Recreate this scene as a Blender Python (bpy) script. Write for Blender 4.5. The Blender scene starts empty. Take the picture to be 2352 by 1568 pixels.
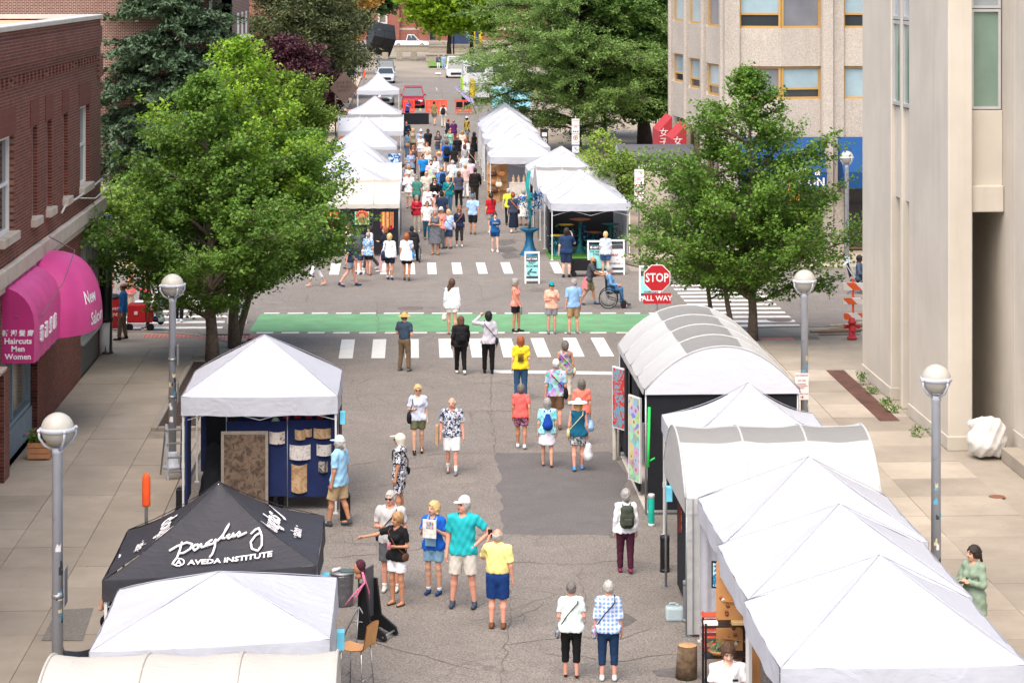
import bpy, bmesh, math, random
import numpy as np
from mathutils import Vector, Matrix, Euler
R = math.radians
random.seed(7)
rng = np.random.default_rng(11)
scene = bpy.context.scene
C = scene.collection

# ------------------------------------------------------------------ camera
CAMH = 10.7
FPX, CXP, YHP, VPX = 5370.0, 1176.0, -55.0, 933.0      # photograph measures on a 2352 px wide sheet
PSI = math.atan((CXP - VPX) / FPX)
cam_d = bpy.data.cameras.new('camera'); cam = bpy.data.objects.new('camera', cam_d); C.objects.link(cam)
cam.location = (0, 0, CAMH); cam.rotation_euler = (math.pi / 2, 0, -PSI)
cam_d.sensor_width = 36.0; cam_d.lens = 36.0 * FPX / 2352.0
cam_d.shift_y = -(784.0 - YHP) / 2352.0
cam_d.clip_start = 0.5; cam_d.clip_end = 3000
scene.camera = cam
# ------------------------------------------------------------------ world, sun, exposure
SUN_EL, SUN_AZ = R(60), R(-155)                          # azimuth measured from +Y towards +X
wd = bpy.data.worlds.new('World'); scene.world = wd; wd.use_nodes = True
wn = wd.node_tree
sky = wn.nodes.new('ShaderNodeTexSky'); sky.sky_type = 'NISHITA'; sky.sun_disc = False
sky.sun_elevation = SUN_EL; sky.sun_rotation = SUN_AZ
sky.air_density = 1.0; sky.dust_density = 5.0; sky.ozone_density = 1.0
wn.links.new(sky.outputs[0], wn.nodes['Background'].inputs[0])
wn.nodes['Background'].inputs[1].default_value = 0.15
sl = bpy.data.lights.new('sun', 'SUN'); sl.energy = 1.5; sl.angle = R(75); sl.color = (1.0, 0.965, 0.91)
so = bpy.data.objects.new('sun', sl); C.objects.link(so)
so.location = (0, 0, 60)
_sd = Vector((math.sin(SUN_AZ) * math.cos(SUN_EL), math.cos(SUN_AZ) * math.cos(SUN_EL), math.sin(SUN_EL)))
so.rotation_euler = _sd.to_track_quat('Z', 'Y').to_euler()
scene.view_settings.view_transform = 'Standard'; scene.view_settings.look = 'None'
scene.view_settings.gamma = 1.0; scene.view_settings.exposure = 1.0
scene.view_settings.use_curve_mapping = False
scene.render.resolution_x = 1024; scene.render.resolution_y = 682

_F = (math.sin(PSI), math.cos(PSI)); _Rt = (math.cos(PSI), -math.sin(PSI))
def P(px, py, h=0.0):
 "point at height h seen at sheet position px, py"
 Z = FPX * (CAMH - h) / (py - YHP); X = (px - CXP) / FPX * Z
 return Vector((_Rt[0] * X + _F[0] * Z, _Rt[1] * X + _F[1] * Z, h))
def AV(px, py, v):
 "point on the plane y = v"
 a = (px - CXP) / FPX; Z = v / (_F[1] + _Rt[1] * a)
 return Vector((Z * (_F[0] + _Rt[0] * a), v, CAMH - (py - YHP) / FPX * Z))
def AU(px, py, u):
 a = (px - CXP) / FPX; Z = u / (_F[0] + _Rt[0] * a)
 return Vector((u, Z * (_F[1] + _Rt[1] * a), CAMH - (py - YHP) / FPX * Z))

# ------------------------------------------------------------------ materials
_mats = {}
def _nn(nt, t, **kw):
 n = nt.nodes.new(t)
 for k, v in kw.items(): setattr(n, k, v)
 return n
def _mix(nt, fac, a, b, blend='MIX'):
 m = _nn(nt, 'ShaderNodeMix', data_type='RGBA', blend_type=blend)
 for sock, val in ((m.inputs[0], fac), (m.inputs[6], a), (m.inputs[7], b)):
  if isinstance(val, bpy.types.NodeSocket): nt.links.new(val, sock)
  elif isinstance(val, (tuple, list)): sock.default_value = (*val[:3], 1)
  else: sock.default_value = val
 return m.outputs[2]
def _ramp(nt, fac, p0, p1, c0=(0, 0, 0), c1=(1, 1, 1)):
 r = _nn(nt, 'ShaderNodeValToRGB'); nt.links.new(fac, r.inputs[0])
 r.color_ramp.elements[0].position = p0; r.color_ramp.elements[1].position = p1
 r.color_ramp.elements[0].color = (*c0, 1); r.color_ramp.elements[1].color = (*c1, 1)
 return r.outputs[0]
def _noise(nt, vec, scale, detail=3.0, rough=.55, dist=0.0):
 n = _nn(nt, 'ShaderNodeTexNoise'); n.inputs['Scale'].default_value = scale
 n.inputs['Detail'].default_value = detail; n.inputs['Roughness'].default_value = rough
 n.inputs['Distortion'].default_value = dist
 nt.links.new(vec, n.inputs['Vector']); return n.outputs[0]
def _math(nt, op, a, b=None):
 m = _nn(nt, 'ShaderNodeMath', operation=op)
 for s, v in ((m.inputs[0], a), (m.inputs[1], b)):
  if v is None: continue
  if isinstance(v, bpy.types.NodeSocket): nt.links.new(v, s)
  else: s.default_value = v
 return m.outputs[0]
def _map(nt, vec, scale=(1, 1, 1), rot=(0, 0, 0), loc=(0, 0, 0)):
 m = _nn(nt, 'ShaderNodeMapping'); nt.links.new(vec, m.inputs[0])
 m.inputs['Scale'].default_value = scale; m.inputs['Rotation'].default_value = rot; m.inputs['Location'].default_value = loc
 return m.outputs[0]
def newmat(name):
 m = bpy.data.materials.new(name); m.use_nodes = True
 nt = m.node_tree; b = nt.nodes['Principled BSDF']
 tc = _nn(nt, 'ShaderNodeTexCoord'); return m, nt, b, tc.outputs['Object']
def _bump(nt, b, h, strength, dist=.02):
 bp = _nn(nt, 'ShaderNodeBump'); bp.inputs['Strength'].default_value = strength; bp.inputs['Distance'].default_value = dist
 nt.links.new(h, bp.inputs['Height']); nt.links.new(bp.outputs[0], b.inputs['Normal'])
def mat(key, col, rough=.7, var=.12, ns=6., bump=0., bs=60., metal=0., spec=.4, trans=0., rnd=0., dirt=None, ds=2., dth=.55):
 "plain surface: two-tone noise, fine relief; rnd varies brightness per object; dirt = colour of blotches"
 k = (key, tuple(col), rough, var, ns, bump, bs, metal, trans, rnd, dirt, ds)
 if k in _mats: return _mats[k]
 m, nt, b, oc = newmat(key); _mats[k] = m
 n = _noise(nt, oc, ns, 4)
 c = _mix(nt, _ramp(nt, n, .3, .7), [min(1, x * (1 - var)) for x in col], [min(1, x * (1 + var)) for x in col])
 if rnd:
  oi = _nn(nt, 'ShaderNodeObjectInfo')
  f = _math(nt, 'ADD', _math(nt, 'MULTIPLY', oi.outputs['Random'], rnd * 2), 1 - rnd)
  cc = _nn(nt, 'ShaderNodeCombineColor')
  for i in range(3): nt.links.new(f, cc.inputs[i])
  c = _mix(nt, 1.0, c, cc.outputs[0], 'MULTIPLY')
 if dirt:
  d = _noise(nt, oc, ds, 6, .65)
  c = _mix(nt, _ramp(nt, d, dth, dth + .18), c, dirt)
 nt.links.new(c, b.inputs['Base Color'])
 b.inputs['Roughness'].default_value = rough; b.inputs['Metallic'].default_value = metal
 b.inputs['Specular IOR Level'].default_value = spec
 if bump: _bump(nt, b, _noise(nt, oc, bs, 4), bump)
 if trans:
  tr = _nn(nt, 'ShaderNodeBsdfTranslucent'); nt.links.new(c, tr.inputs[0])
  mx = _nn(nt, 'ShaderNodeMixShader'); mx.inputs[0].default_value = trans
  nt.links.new(b.outputs[0], mx.inputs[1]); nt.links.new(tr.outputs[0], mx.inputs[2])
  nt.links.new(mx.outputs[0], nt.nodes['Material Output'].inputs[0])
 return m
def S(r, g, b):
 "sRGB 0..255 to linear"
 return tuple(((x / 255) / 12.92 if x / 255 <= .04045 else ((x / 255 + .055) / 1.055) ** 2.4) for x in (r, g, b))
def glass(key, col, rough=.08):
 k = ('glass', key)
 if k in _mats: return _mats[k]
 m, nt, b, oc = newmat(key); _mats[k] = m
 n = _noise(nt, oc, 1.3, 3)
 nt.links.new(_mix(nt, n, [x * .7 for x in col], [min(1, x * 1.3) for x in col]), b.inputs['Base Color'])
 b.inputs['Roughness'].default_value = rough; b.inputs['Specular IOR Level'].default_value = .8
 return m

# ------------------------------------------------------------------ mesh building
class MB:
 def __init__(s): s.v = []; s.f = []; s.m = []; s.sm = []
 def add(s, vs, fs, mi=0, smooth=False):
  o = len(s.v); s.v += [tuple(v) for v in vs]
  for f in fs: s.f.append([i + o for i in f]); s.m.append(mi); s.sm.append(smooth)
  return s
 def box(s, a, b, mi=0, M=None):
  x0, y0, z0 = a; x1, y1, z1 = b
  vs = [Vector(p) for p in ((x0, y0, z0), (x1, y0, z0), (x1, y1, z0), (x0, y1, z0), (x0, y0, z1), (x1, y0, z1), (x1, y1, z1), (x0, y1, z1))]
  if M: vs = [M @ v for v in vs]
  return s.add(vs, [(3, 2, 1, 0), (4, 5, 6, 7), (0, 1, 5, 4), (1, 2, 6, 5), (2, 3, 7, 6), (3, 0, 4, 7)], mi)
 def cbox(s, c, d, mi=0, rz=0, M=None):
  T = Matrix.Translation(Vector(c)) @ Matrix.Rotation(rz, 4, 'Z')
  if M: T = M @ T
  return s.box((-d[0] / 2, -d[1] / 2, -d[2] / 2), (d[0] / 2, d[1] / 2, d[2] / 2), mi, T)
 def bbox(s, a, b, r=.02, mi=0, M=None):
  "box with its edges chamfered"
  x = (a[0], b[0]); y = (a[1], b[1]); z = (a[2], b[2]); c = [((x[0] + x[1]) / 2), ((y[0] + y[1]) / 2), ((z[0] + z[1]) / 2)]
  bm = bmesh.new(); bmesh.ops.create_cube(bm, size=1)
  for v in bm.verts: v.co = Vector((c[0] + v.co.x * (x[1] - x[0]), c[1] + v.co.y * (y[1] - y[0]), c[2] + v.co.z * (z[1] - z[0])))
  bmesh.ops.bevel(bm, geom=bm.edges[:], offset=r, segments=2, profile=.5, affect='EDGES')
  bm.verts.index_update()
  vs = [v.co.copy() for v in bm.verts]; fs = [[v.index for v in f.verts] for f in bm.faces]; bm.free()
  if M: vs = [M @ v for v in vs]
  return s.add(vs, fs, mi, False)
 def bar(s, p, q, w, h=None, mi=0):
  p = Vector(p); q = Vector(q); d = q - p; L = d.length; h = h or w
  M = Matrix.Translation(p) @ d.to_track_quat('Z', 'Y').to_matrix().to_4x4()
  return s.box((-w / 2, -h / 2, 0), (w / 2, h / 2, L), mi, M)
 def tube(s, pts, r, n=8, mi=0, cap=True, smooth=True):
  pts = [Vector(p) for p in pts]; rs = r if isinstance(r, (list, tuple)) else [r] * len(pts)
  vs = []; fs = []
  up = None
  for i, p in enumerate(pts):
   d = (pts[min(i + 1, len(pts) - 1)] - pts[max(i - 1, 0)])
   if d.length < 1e-9: d = Vector((0, 0, 1))
   d.normalize()
   if up is None: up = Vector((0, 0, 1)) if abs(d.z) < .9 else Vector((1, 0, 0))
   a = d.cross(up)
   if a.length < 1e-5: a = d.cross(Vector((0, 1, 0)))
   a.normalize(); b = d.cross(a); up = -b if up.dot(-b) > 0 else b
   a = d.cross(up).normalized(); b = d.cross(a)
   for k in range(n):
    t = 2 * math.pi * k / n; vs.append(p + (a * math.cos(t) + b * math.sin(t)) * rs[i])
  for i in range(len(pts) - 1):
   for k in range(n):
    fs.append((i * n + k, i * n + (k + 1) % n, (i + 1) * n + (k + 1) % n, (i + 1) * n + k))
  s.add(vs, fs, mi, smooth)
  if cap:
   o = len(s.v) - len(vs)
   s.f.append([o + k for k in range(n)][::-1]); s.m.append(mi); s.sm.append(False)
   s.f.append([o + (len(pts) - 1) * n + k for k in range(n)]); s.m.append(mi); s.sm.append(False)
  return s
 def lathe(s, prof, n=16, c=(0, 0, 0), mi=0, M=None, smooth=True, sx=1, sy=1):
  vs = []; fs = []
  for r, z in prof:
   for k in range(n):
    t = 2 * math.pi * k / n; v = Vector((c[0] + r * math.cos(t) * sx, c[1] + r * math.sin(t) * sy, c[2] + z))
    vs.append(M @ v if M else v)
  for i in range(len(prof) - 1):
   for k in range(n): fs.append((i * n + k, i * n + (k + 1) % n, (i + 1) * n + (k + 1) % n, (i + 1) * n + k))
  s.add(vs, fs, mi, smooth); o = len(s.v) - len(vs)
  if prof[0][0] > 1e-4: s.f.append([o + k for k in range(n)][::-1]); s.m.append(mi); s.sm.append(False)
  if prof[-1][0] > 1e-4: s.f.append([o + (len(prof) - 1) * n + k for k in range(n)]); s.m.append(mi); s.sm.append(False)
  return s
 def prism(s, poly, a, b, ax='y', mi=0, M=None):
  "polygon (2D) swept along an axis from a to b"
  n = len(poly); vs = []
  for t in (a, b):
   for (p, q) in poly:
    v = Vector({'y': (p, t, q), 'x': (t, p, q), 'z': (p, q, t)}[ax]); vs.append(M @ v if M else v)
  fs = [list(range(n))[::-1], list(range(n, 2 * n))] + [(i, (i + 1) % n, n + (i + 1) % n, n + i) for i in range(n)]
  return s.add(vs, fs, mi)
 def grid(s, fn, nu, nv, mi=0, smooth=True):
  vs = [fn(i / nu, j / nv) for j in range(nv + 1) for i in range(nu + 1)]
  fs = [(j * (nu + 1) + i, j * (nu + 1) + i + 1, (j + 1) * (nu + 1) + i + 1, (j + 1) * (nu + 1) + i) for j in range(nv) for i in range(nu)]
  return s.add(vs, fs, mi, smooth)
 def ball(s, c, r, n=10, mi=0, M=None):
  rx, ry, rz = r if isinstance(r, (tuple, list)) else (r, r, r)
  k = max(4, n // 2); prof = [(math.sin(math.pi * i / k), -math.cos(math.pi * i / k)) for i in range(k + 1)]
  T = Matrix.Translation(Vector(c)) @ Matrix.Diagonal((rx, ry, rz, 1))
  if M: T = M @ T
  return s.lathe(prof, n, (0, 0, 0), mi, T)
 def mesh(s, name, mats):
  me = bpy.data.meshes.new(name); me.from_pydata([tuple(v) for v in s.v], [], s.f)
  for m in (mats if isinstance(mats, (list, tuple)) else [mats]): me.materials.append(m)
  if any(s.m): me.polygons.foreach_set('material_index', s.m)
  if any(s.sm): me.polygons.foreach_set('use_smooth', s.sm)
  me.update(); return me
 def build(s, name, mats, parent=None, loc=None, rz=0):
  o = bpy.data.objects.new(name, s.mesh(name, mats)); C.objects.link(o)
  if parent: o.parent = parent
  if loc is not None: o.location = loc
  if rz: o.rotation_euler = (0, 0, rz)
  return o
def npmesh(name, V, Fq, mats, smooth=False, mi=None):
 "fast mesh from arrays (faces all with the same corner count)"
 me = bpy.data.meshes.new(name); V = np.asarray(V, np.float32); Fq = np.asarray(Fq, np.int32)
 k = Fq.shape[1]; me.vertices.add(len(V)); me.vertices.foreach_set('co', V.ravel())
 me.loops.add(Fq.size); me.loops.foreach_set('vertex_index', Fq.ravel())
 me.polygons.add(len(Fq)); me.polygons.foreach_set('loop_start', np.arange(0, Fq.size, k, dtype=np.int32))
 me.polygons.foreach_set('loop_total', np.full(len(Fq), k, np.int32))
 for m in (mats if isinstance(mats, (list, tuple)) else [mats]): me.materials.append(m)
 if mi is not None: me.polygons.foreach_set('material_index', np.asarray(mi, np.int32))
 if smooth: me.polygons.foreach_set('use_smooth', np.ones(len(Fq), bool))
 me.update(); me.validate(); return me
def link(name, me, parent=None, loc=None, rz=0):
 o = bpy.data.objects.new(name, me); C.objects.link(o)
 if parent: o.parent = parent
 if loc is not None: o.location = loc
 if rz: o.rotation_euler = (0, 0, rz)
 return o
def tag(o, label=None, cat=None, group=None, kind=None):
 if label: o['label'] = label
 if cat: o['category'] = cat
 if group: o['group'] = group
 if kind: o['kind'] = kind
 return o
def thing(name, label, cat, loc=(0, 0, 0), rz=0, group=None):
 o = bpy.data.objects.new(name, None); C.objects.link(o); o.empty_display_size = .2
 o.location = loc; o.rotation_euler = (0, 0, rz); return tag(o, label, cat, group)
def copy_tree(o, parent=None):
 c = o.copy(); C.objects.link(c); c.parent = parent
 for ch in o.children: copy_tree(ch, c)
 return c
_fonts = {}
def text_mb(mb, txt, size, M, mi=0, ext=.003, align='CENTER', sx=1.0, bold=0.0, shear=0.0):
 "lettering in the local xy plane of M"
 cu = bpy.data.curves.new('lettering', 'FONT'); cu.body = txt; cu.size = size; cu.align_x = align; cu.align_y = 'CENTER'
 cu.extrude = ext; cu.offset = bold; cu.shear = shear; cu.resolution_u = 2
 ob = bpy.data.objects.new('lettering', cu); me = bpy.data.meshes.new_from_object(ob)
 T = M @ Matrix.Diagonal((sx, 1, 1, 1))
 mb.add([T @ v.co for v in me.vertices], [list(p.vertices) for p in me.polygons], mi)
 bpy.data.objects.remove(ob); bpy.data.curves.remove(cu); bpy.data.meshes.remove(me)
 return mb
def facing(loc, nrm='-y', rz=0):
 "matrix for lettering at loc that faces a direction (text reads left to right seen from there)"
 B = {'-y': Matrix(((1, 0, 0), (0, 0, -1), (0, 1, 0))), '+x': Matrix(((0, 0, 1), (1, 0, 0), (0, 1, 0))), '-x': Matrix(((0, 0, -1), (-1, 0, 0), (0, 1, 0))), '+y': Matrix(((-1, 0, 0), (0, 0, 1), (0, 1, 0))), '+z': Matrix.Identity(3)}[nrm]
 return Matrix.Translation(Vector(loc)) @ Matrix.Rotation(rz, 4, 'Z') @ B.to_4x4()
# ------------------------------------------------------------------ ground materials
def asphalt_mat(key, col, speck=.35, crackw=.0):
 m, nt, b, oc = newmat(key)
 big = _noise(nt, oc, .22, 5, .6); mid = _noise(nt, oc, 1.7, 5, .65); fine = _noise(nt, oc, 26, 2, .7)
 c = _mix(nt, _ramp(nt, big, .35, .68), [x * .86 for x in col], [x * 1.1 for x in col])
 c = _mix(nt, _ramp(nt, mid, .40, .72), c, [x * .80 for x in col])
 vo = _nn(nt, 'ShaderNodeTexVoronoi'); vo.inputs['Scale'].default_value = 34; nt.links.new(oc, vo.inputs['Vector'])
 sp = _mix(nt, _ramp(nt, vo.outputs['Distance'], .1, .65), [min(1, x * (1 + speck)) for x in (1, .98, .95)], [1 - speck] * 3)
 c = _mix(nt, .85, c, sp, 'MULTIPLY')
 c = _mix(nt, _math(nt, 'MULTIPLY', _ramp(nt, fine, .45, .75), .35), c, [min(1, x * 1.7) for x in col])
 st = _noise(nt, _map(nt, oc, (.5, .12, 1)), 1.1, 5, .6)
 c = _mix(nt, _math(nt, 'MULTIPLY', _ramp(nt, st, .58, .75), .45), c, [x * .6 for x in col])
 if crackw:
  for sc, wd in ((.42, .012), (1.1, .02)):
   v2 = _nn(nt, 'ShaderNodeTexVoronoi', feature='DISTANCE_TO_EDGE'); v2.inputs['Scale'].default_value = sc; nt.links.new(_mix(nt, .12, oc, _noise(nt, oc, 2.5, 4, .6), 'ADD'), v2.inputs['Vector'])
   c = _mix(nt, _math(nt, 'MULTIPLY', _ramp(nt, v2.outputs[0], wd * .3, wd, (1, 1, 1), (0, 0, 0)), _math(nt, 'MULTIPLY', _ramp(nt, _noise(nt, oc, .35, 2), .5, .62), .55)), c, [x * .35 for x in col])
 nt.links.new(c, b.inputs['Base Color']); b.inputs['Roughness'].default_value = .93
 b.inputs['Specular IOR Level'].default_value = .25
 _bump(nt, b, vo.outputs['Distance'], .45, .012)
 return m
def concrete_mat(key, col, rnd=.12, gum=True, stain=.35):
 m, nt, b, oc = newmat(key)
 oi = _nn(nt, 'ShaderNodeObjectInfo')
 geo = _nn(nt, 'ShaderNodeNewGeometry')
 wp = geo.outputs['Position']
 n1 = _noise(nt, wp, .55, 6, .65); n2 = _noise(nt, wp, 9, 4, .6)
 c = _mix(nt, _ramp(nt, n1, .35, .7), [x * (1 - stain * .6) for x in col], [min(1, x * 1.1) for x in col])
 c = _mix(nt, _math(nt, 'MULTIPLY', _ramp(nt, n2, .45, .8), .3), c, [x * .75 for x in col])
 f = _math(nt, 'ADD', _math(nt, 'MULTIPLY', oi.outputs['Random'], rnd * 2), 1 - rnd)
 cc = _nn(nt, 'ShaderNodeCombineColor')
 for i in range(3): nt.links.new(f, cc.inputs[i])
 c = _mix(nt, 1.0, c, cc.outputs[0], 'MULTIPLY')
 if gum:
  vo = _nn(nt, 'ShaderNodeTexVoronoi'); vo.inputs['Scale'].default_value = 1.9; nt.links.new(_map(nt, wp, (1, 1, 0)), vo.inputs['Vector'])
  g = _ramp(nt, vo.outputs['Distance'], .035, .055, (1, 1, 1), (0, 0, 0))
  c = _mix(nt, _math(nt, 'MULTIPLY', g, .55), c, [x * .35 for x in col])
 nt.links.new(c, b.inputs['Base Color']); b.inputs['Roughness'].default_value = .88
 b.inputs['Specular IOR Level'].default_value = .25
 _bump(nt, b, _noise(nt, wp, 45, 4), .2, .01)
 return m
M_ASPH = asphalt_mat('asphalt', S(143, 135, 127), .55, 1)
M_PATCH = asphalt_mat('asphalt_patch', S(106, 102, 100), .2)
M_WALK = concrete_mat('sidewalk_concrete', S(152, 141, 126), .09)
M_WALKR = concrete_mat('sidewalk_concrete_pale', S(166, 155, 140), .2)
M_JOINT = mat('joint_dirt', S(124, 114, 101), .95, .2, 3)
M_KERB = concrete_mat('kerb_concrete', S(150, 142, 130), .1, False)
M_PLAZA = concrete_mat('plaza_paving', S(170, 156, 138), .05, False)
M_PAINT = mat('road_paint', S(206, 203, 196), .8, .08, 4, dirt=S(140, 134, 126), ds=4, dth=.56)
M_GREEN = mat('green_lane_paint', S(98, 146, 102), .85, .16, 1.2, bump=.15, bs=30, dirt=S(116, 130, 108), ds=2.6, dth=.52)
M_GROUND = mat('ground_soil', S(140, 130, 116), .95, .15, .2)
M_CRACK = mat('crack_fill', S(96, 90, 84), .95, .2, 5)
M_STEEL = mat('dark_steel', S(70, 66, 62), .6, .2, 8, metal=.4)

def struct(name, mb, mats, parent=None):
 o = mb.build(name, mats, parent)
 if not parent: tag(o, kind='structure')
 return o
g = MB(); g.add([(-900, -60, -.08), (900, -60, -.08), (900, 1500, -.08), (-900, 1500, -.08)], [(0, 1, 2, 3)])
ground = struct('ground', g, M_GROUND)
CL, CR, V0, V1, VE = -4.67, 8.15, 70.2, 84.5, 247.0
# cut so that no part lies under another
g = MB()
for (x0, x1, y0, y1) in ((CL, CR, 5, V0), (-160, 190, V0, V1), (CL, CR, V1, VE)):
 nx = max(1, int((x1 - x0) / 12)); g.grid(lambda i, j: (x0 + (x1 - x0) * i, y0 + (y1 - y0) * j, 0), nx, 8, 0, False)
road = struct('road', g, M_ASPH)

def arc(cx, cy, r, a0, a1, n=7): return [(cx + r * math.cos(R(a0 + (a1 - a0) * i / n)), cy + r * math.sin(R(a0 + (a1 - a0) * i / n))) for i in range(n + 1)]
def sidewalk(name, path, closing, m, kerb_from=30, kerb_to=140):
 poly = path + closing
 g = MB(); g.prism(poly, -.07, .10, 'z'); o = struct(name, g, m)
 # kerb stones along the path, each its own piece
 acc = []
 for a, b in zip(path[:-1], path[1:]):
  a = Vector((*a, 0)); b = Vector((*b, 0)); L = (b - a).length; n = max(1, round(L / 2.4))
  for i in range(n): acc.append((a.lerp(b, i / n), a.lerp(b, (i + 1) / n)))
 for p, q in acc:
  if not (kerb_from < p.y < kerb_to and abs(p.x) < 30): continue
  d = (q - p).normalized(); e = .006 if (q - p).length > 1.2 else 0
  k = MB(); nrm = Vector((d.y, -d.x, 0))
  L = (q - p).length
  k.bbox((e, -.085, -.05), (L - e, .085, .128), .015, 0)
  ob = k.build('kerb_stone', M_KERB, o); ob.location = (p.x, p.y, 0); ob.rotation_euler = (0, 0, math.atan2(d.y, d.x))
 return o
sw_left = sidewalk('sidewalk_left_near', [(CL, 5), (CL, 66.2)] + arc(-8.67, 66.2, 4.0, 0, 90) + [(-90, V0)], [(-90, 5)], M_WALK)
sw_right = sidewalk('sidewalk_right_near', [(CR, 5), (CR, 66.9)] + arc(11.45, 66.9, 3.3, 180, 90) + [(120, V0)], [(120, 5)], M_WALKR)
sw_lfar = sidewalk('sidewalk_left_far', [(-90, V1), (-8.2, V1)] + arc(-8.2, 88.0, 3.5, -90, 0) + [(CL, VE)], [(-90, VE)], M_PLAZA)
sw_rfar = sidewalk('sidewalk_right_far', [(120, V1), (11.6, V1)] + arc(11.6, 88.0, 3.45, -90, -180) + [(CR, VE)], [(120, VE)], M_PLAZA)
def slabs(par, cols, v0, v1, dv, m, skip=None, z0=.10, z1=.125, jit=.0):
 rr = random.Random(5); meshes = {}
 n = int((v1 - v0) / dv)
 for (a, b) in cols:
  mb = MB(); e = .005; mb.box((e, e, 0), (b - a - e, dv - e, z1 - z0)); me = mb.mesh('paving_slab', m)
  for i in range(n):
   v = v0 + i * dv
   if skip and skip(a, b, v, v + dv): continue
   o = link('paving_slab', me, par); o.location = (a, v, z0 + rr.uniform(-.004, .004))
slabs(sw_left, [(-8.52, -7.25), (-7.25, -5.94), (-5.94, -4.77)], 33.5, 67.0, 1.45, M_WALK,
      lambda a, b, v, w: (a > -6 and w > 54.8 and v < 64.3))
slabs(sw_right, [(8.24, 10.2), (10.2, 12.05)], 33.5, 68.3, 1.7, M_WALKR)
# joint-dark bed that shows between the slabs
for par, x0, x1, y0, y1 in ((sw_left, -8.53, -4.76, 33.4, 67.1), (sw_right, 8.235, 12.06, 33.4, 68.4)):
 g = MB(); g.add([(x0, y0, .104), (x1, y0, .104), (x1, y1, .104), (x0, y1, .104)], [(0, 1, 2, 3)]); g.build('joint_bed', M_JOINT, par)
# gap in the bed where the tree pit is: soil and a low kerb around it
M_SOIL = mat('mulch', S(62, 48, 38), .95, .45, 14, bump=.8, bs=40)
g = MB(); g.grid(lambda i, j: (-5.9 + 1.1 * i, 54.95 + 9.3 * j, .135 + .03 * math.sin(i * 9 + j * 31)), 6, 30); g.build('planting_bed', M_SOIL, sw_left)
g = MB()
for a, b in (((-5.94, 54.8, .1), (-5.8, 64.4, .19)), ((-4.92, 54.8, .1), (-4.78, 64.4, .19)), ((-5.795, 54.8, .1), (-4.925, 54.95, .19)), ((-5.795, 64.25, .1), (-4.925, 64.4, .19))): g.bbox(a, b, .015)
g.build('bed_kerb', M_KERB, sw_left)

# ------------------------------------------------------------------ road paint
def paint(name, pts, m=M_PAINT, z=.004, par=road):
 g = MB(); n = len(pts); g.prism([(p[0], p[1]) for p in pts], .001, z, 'z'); return g.build(name, m, par)
def jitq(x0, x1, y0, y1, sk=0, j=.015):
 r = random.uniform
 return [(x0 + r(-j, j), y0 + r(-j, j)), (x1 + r(-j, j), y0 + r(-j, j)), (x1 + sk + r(-j, j), y1 + r(-j, j)), (x0 + sk + r(-j, j), y1 + r(-j, j))]
for px in (797, 871, 946, 1024, 1096, 1167, 1243, 1319, 1386):
 c = P(px, 802); paint('crosswalk_stripe', jitq(c.x - .19, c.x + .19, 65.6, 69.0, .0))
for px in (770, 829, 885, 942, 992, 1049, 1107, 1165, 1222, 1279):
 c = P(px, 616); paint('crosswalk_stripe', jitq(c.x - .17, c.x + .17, 84.0, 87.3))
for py in (704, 715.5, 728, 740.5, 753.5, 692, 681, 671):
 a = P(300, py); b = P(528, py); v = a.y; paint('crosswalk_stripe', jitq(-8.9, -5.6, v - .2, v + .2))
for i in range(11):
 v = 71.15 + i * .93; paint('crosswalk_stripe', jitq(9.15, 12.05, v - .2, v + .2))
a, b = P(1130, 853), P(1406, 857); paint('stop_line', [(a.x, a.y - .22), (b.x, b.y - .22), (b.x, b.y + .24), (a.x, a.y + .24)])
a, b = P(690, 583), P(964, 586); paint('stop_line', [(a.x, a.y - .25), (b.x, b.y - .25), (b.x + .1, b.y + .1), (b.x - .2, b.y + .3), (a.x, a.y + .25)])
q = [P(572, 761), P(1500, 763), P(1560, 722), P(598, 722)]
paint('green_lane', [(p.x, p.y) for p in q], M_GREEN)
for i in range(17):
 px = 605 + i * 55.3; a = P(px, 719.5); paint('lane_dash', jitq(a.x, a.x + .5, a.y - .11, a.y + .13, .02))
for i in range(16):
 px = 588 + i * 59; a = P(px, 764); paint('lane_dash', jitq(a.x, a.x + .5, a.y - .12, a.y + .1, .02))
for i in range(14):
 a = P(1000 + i * 24.3, 169); paint('crosswalk_stripe', jitq(a.x, a.x + .62, a.y - 2.2, a.y + 2.2))
for (px, py) in ((965, 250), (985, 365), (1003, 205)): 
 a = P(px, py); paint('lane_mark', jitq(a.x - .06, a.x + .06, a.y - 3, a.y + 3), mat('old_paint', S(176, 158, 120), .9, .1))
# dark repaired rectangle and other patches
def patch(name, pix, m=M_PATCH, z=.0035, rough=.05):
 pts = []
 pp = [P(*p) for p in pix]
 for a, b in zip(pp, pp[1:] + pp[:1]):
  n = max(1, int((b - a).length / .35))
  for i in range(n):
   q = a.lerp(b, i / n); pts.append((q.x + random.uniform(-rough, rough), q.y + random.uniform(-rough, rough)))
 g = MB(); g.prism(pts, .0005, z, 'z'); return g.build(name, m, road)
patch('asphalt_patch', [(1136, 1040), (1402, 1036), (1437, 1080), (1436, 1228), (1155, 1226), (1150, 1140), (1138, 1115), (1150, 1098)])
M_STAIN = mat('oil_stain', S(92, 87, 83), .8, .3, 6)
for pix in ([(1138, 552), (1180, 549), (1186, 558), (1150, 566)], [(1134, 570), (1176, 566), (1190, 576), (1160, 583)], [(1150, 584), (1180, 580), (1196, 590), (1160, 596)],
   [(1500, 1540), (1560, 1530), (1600, 1540), (1560, 1556), (1510, 1552)], [(1395, 1410), (1440, 1408), (1462, 1422), (1440, 1440), (1400, 1432)], [(1395, 1222), (1440, 1218), (1450, 1232), (1400, 1236)]):
 patch('oil_stain', pix, M_STAIN, .0045, .03)
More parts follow.
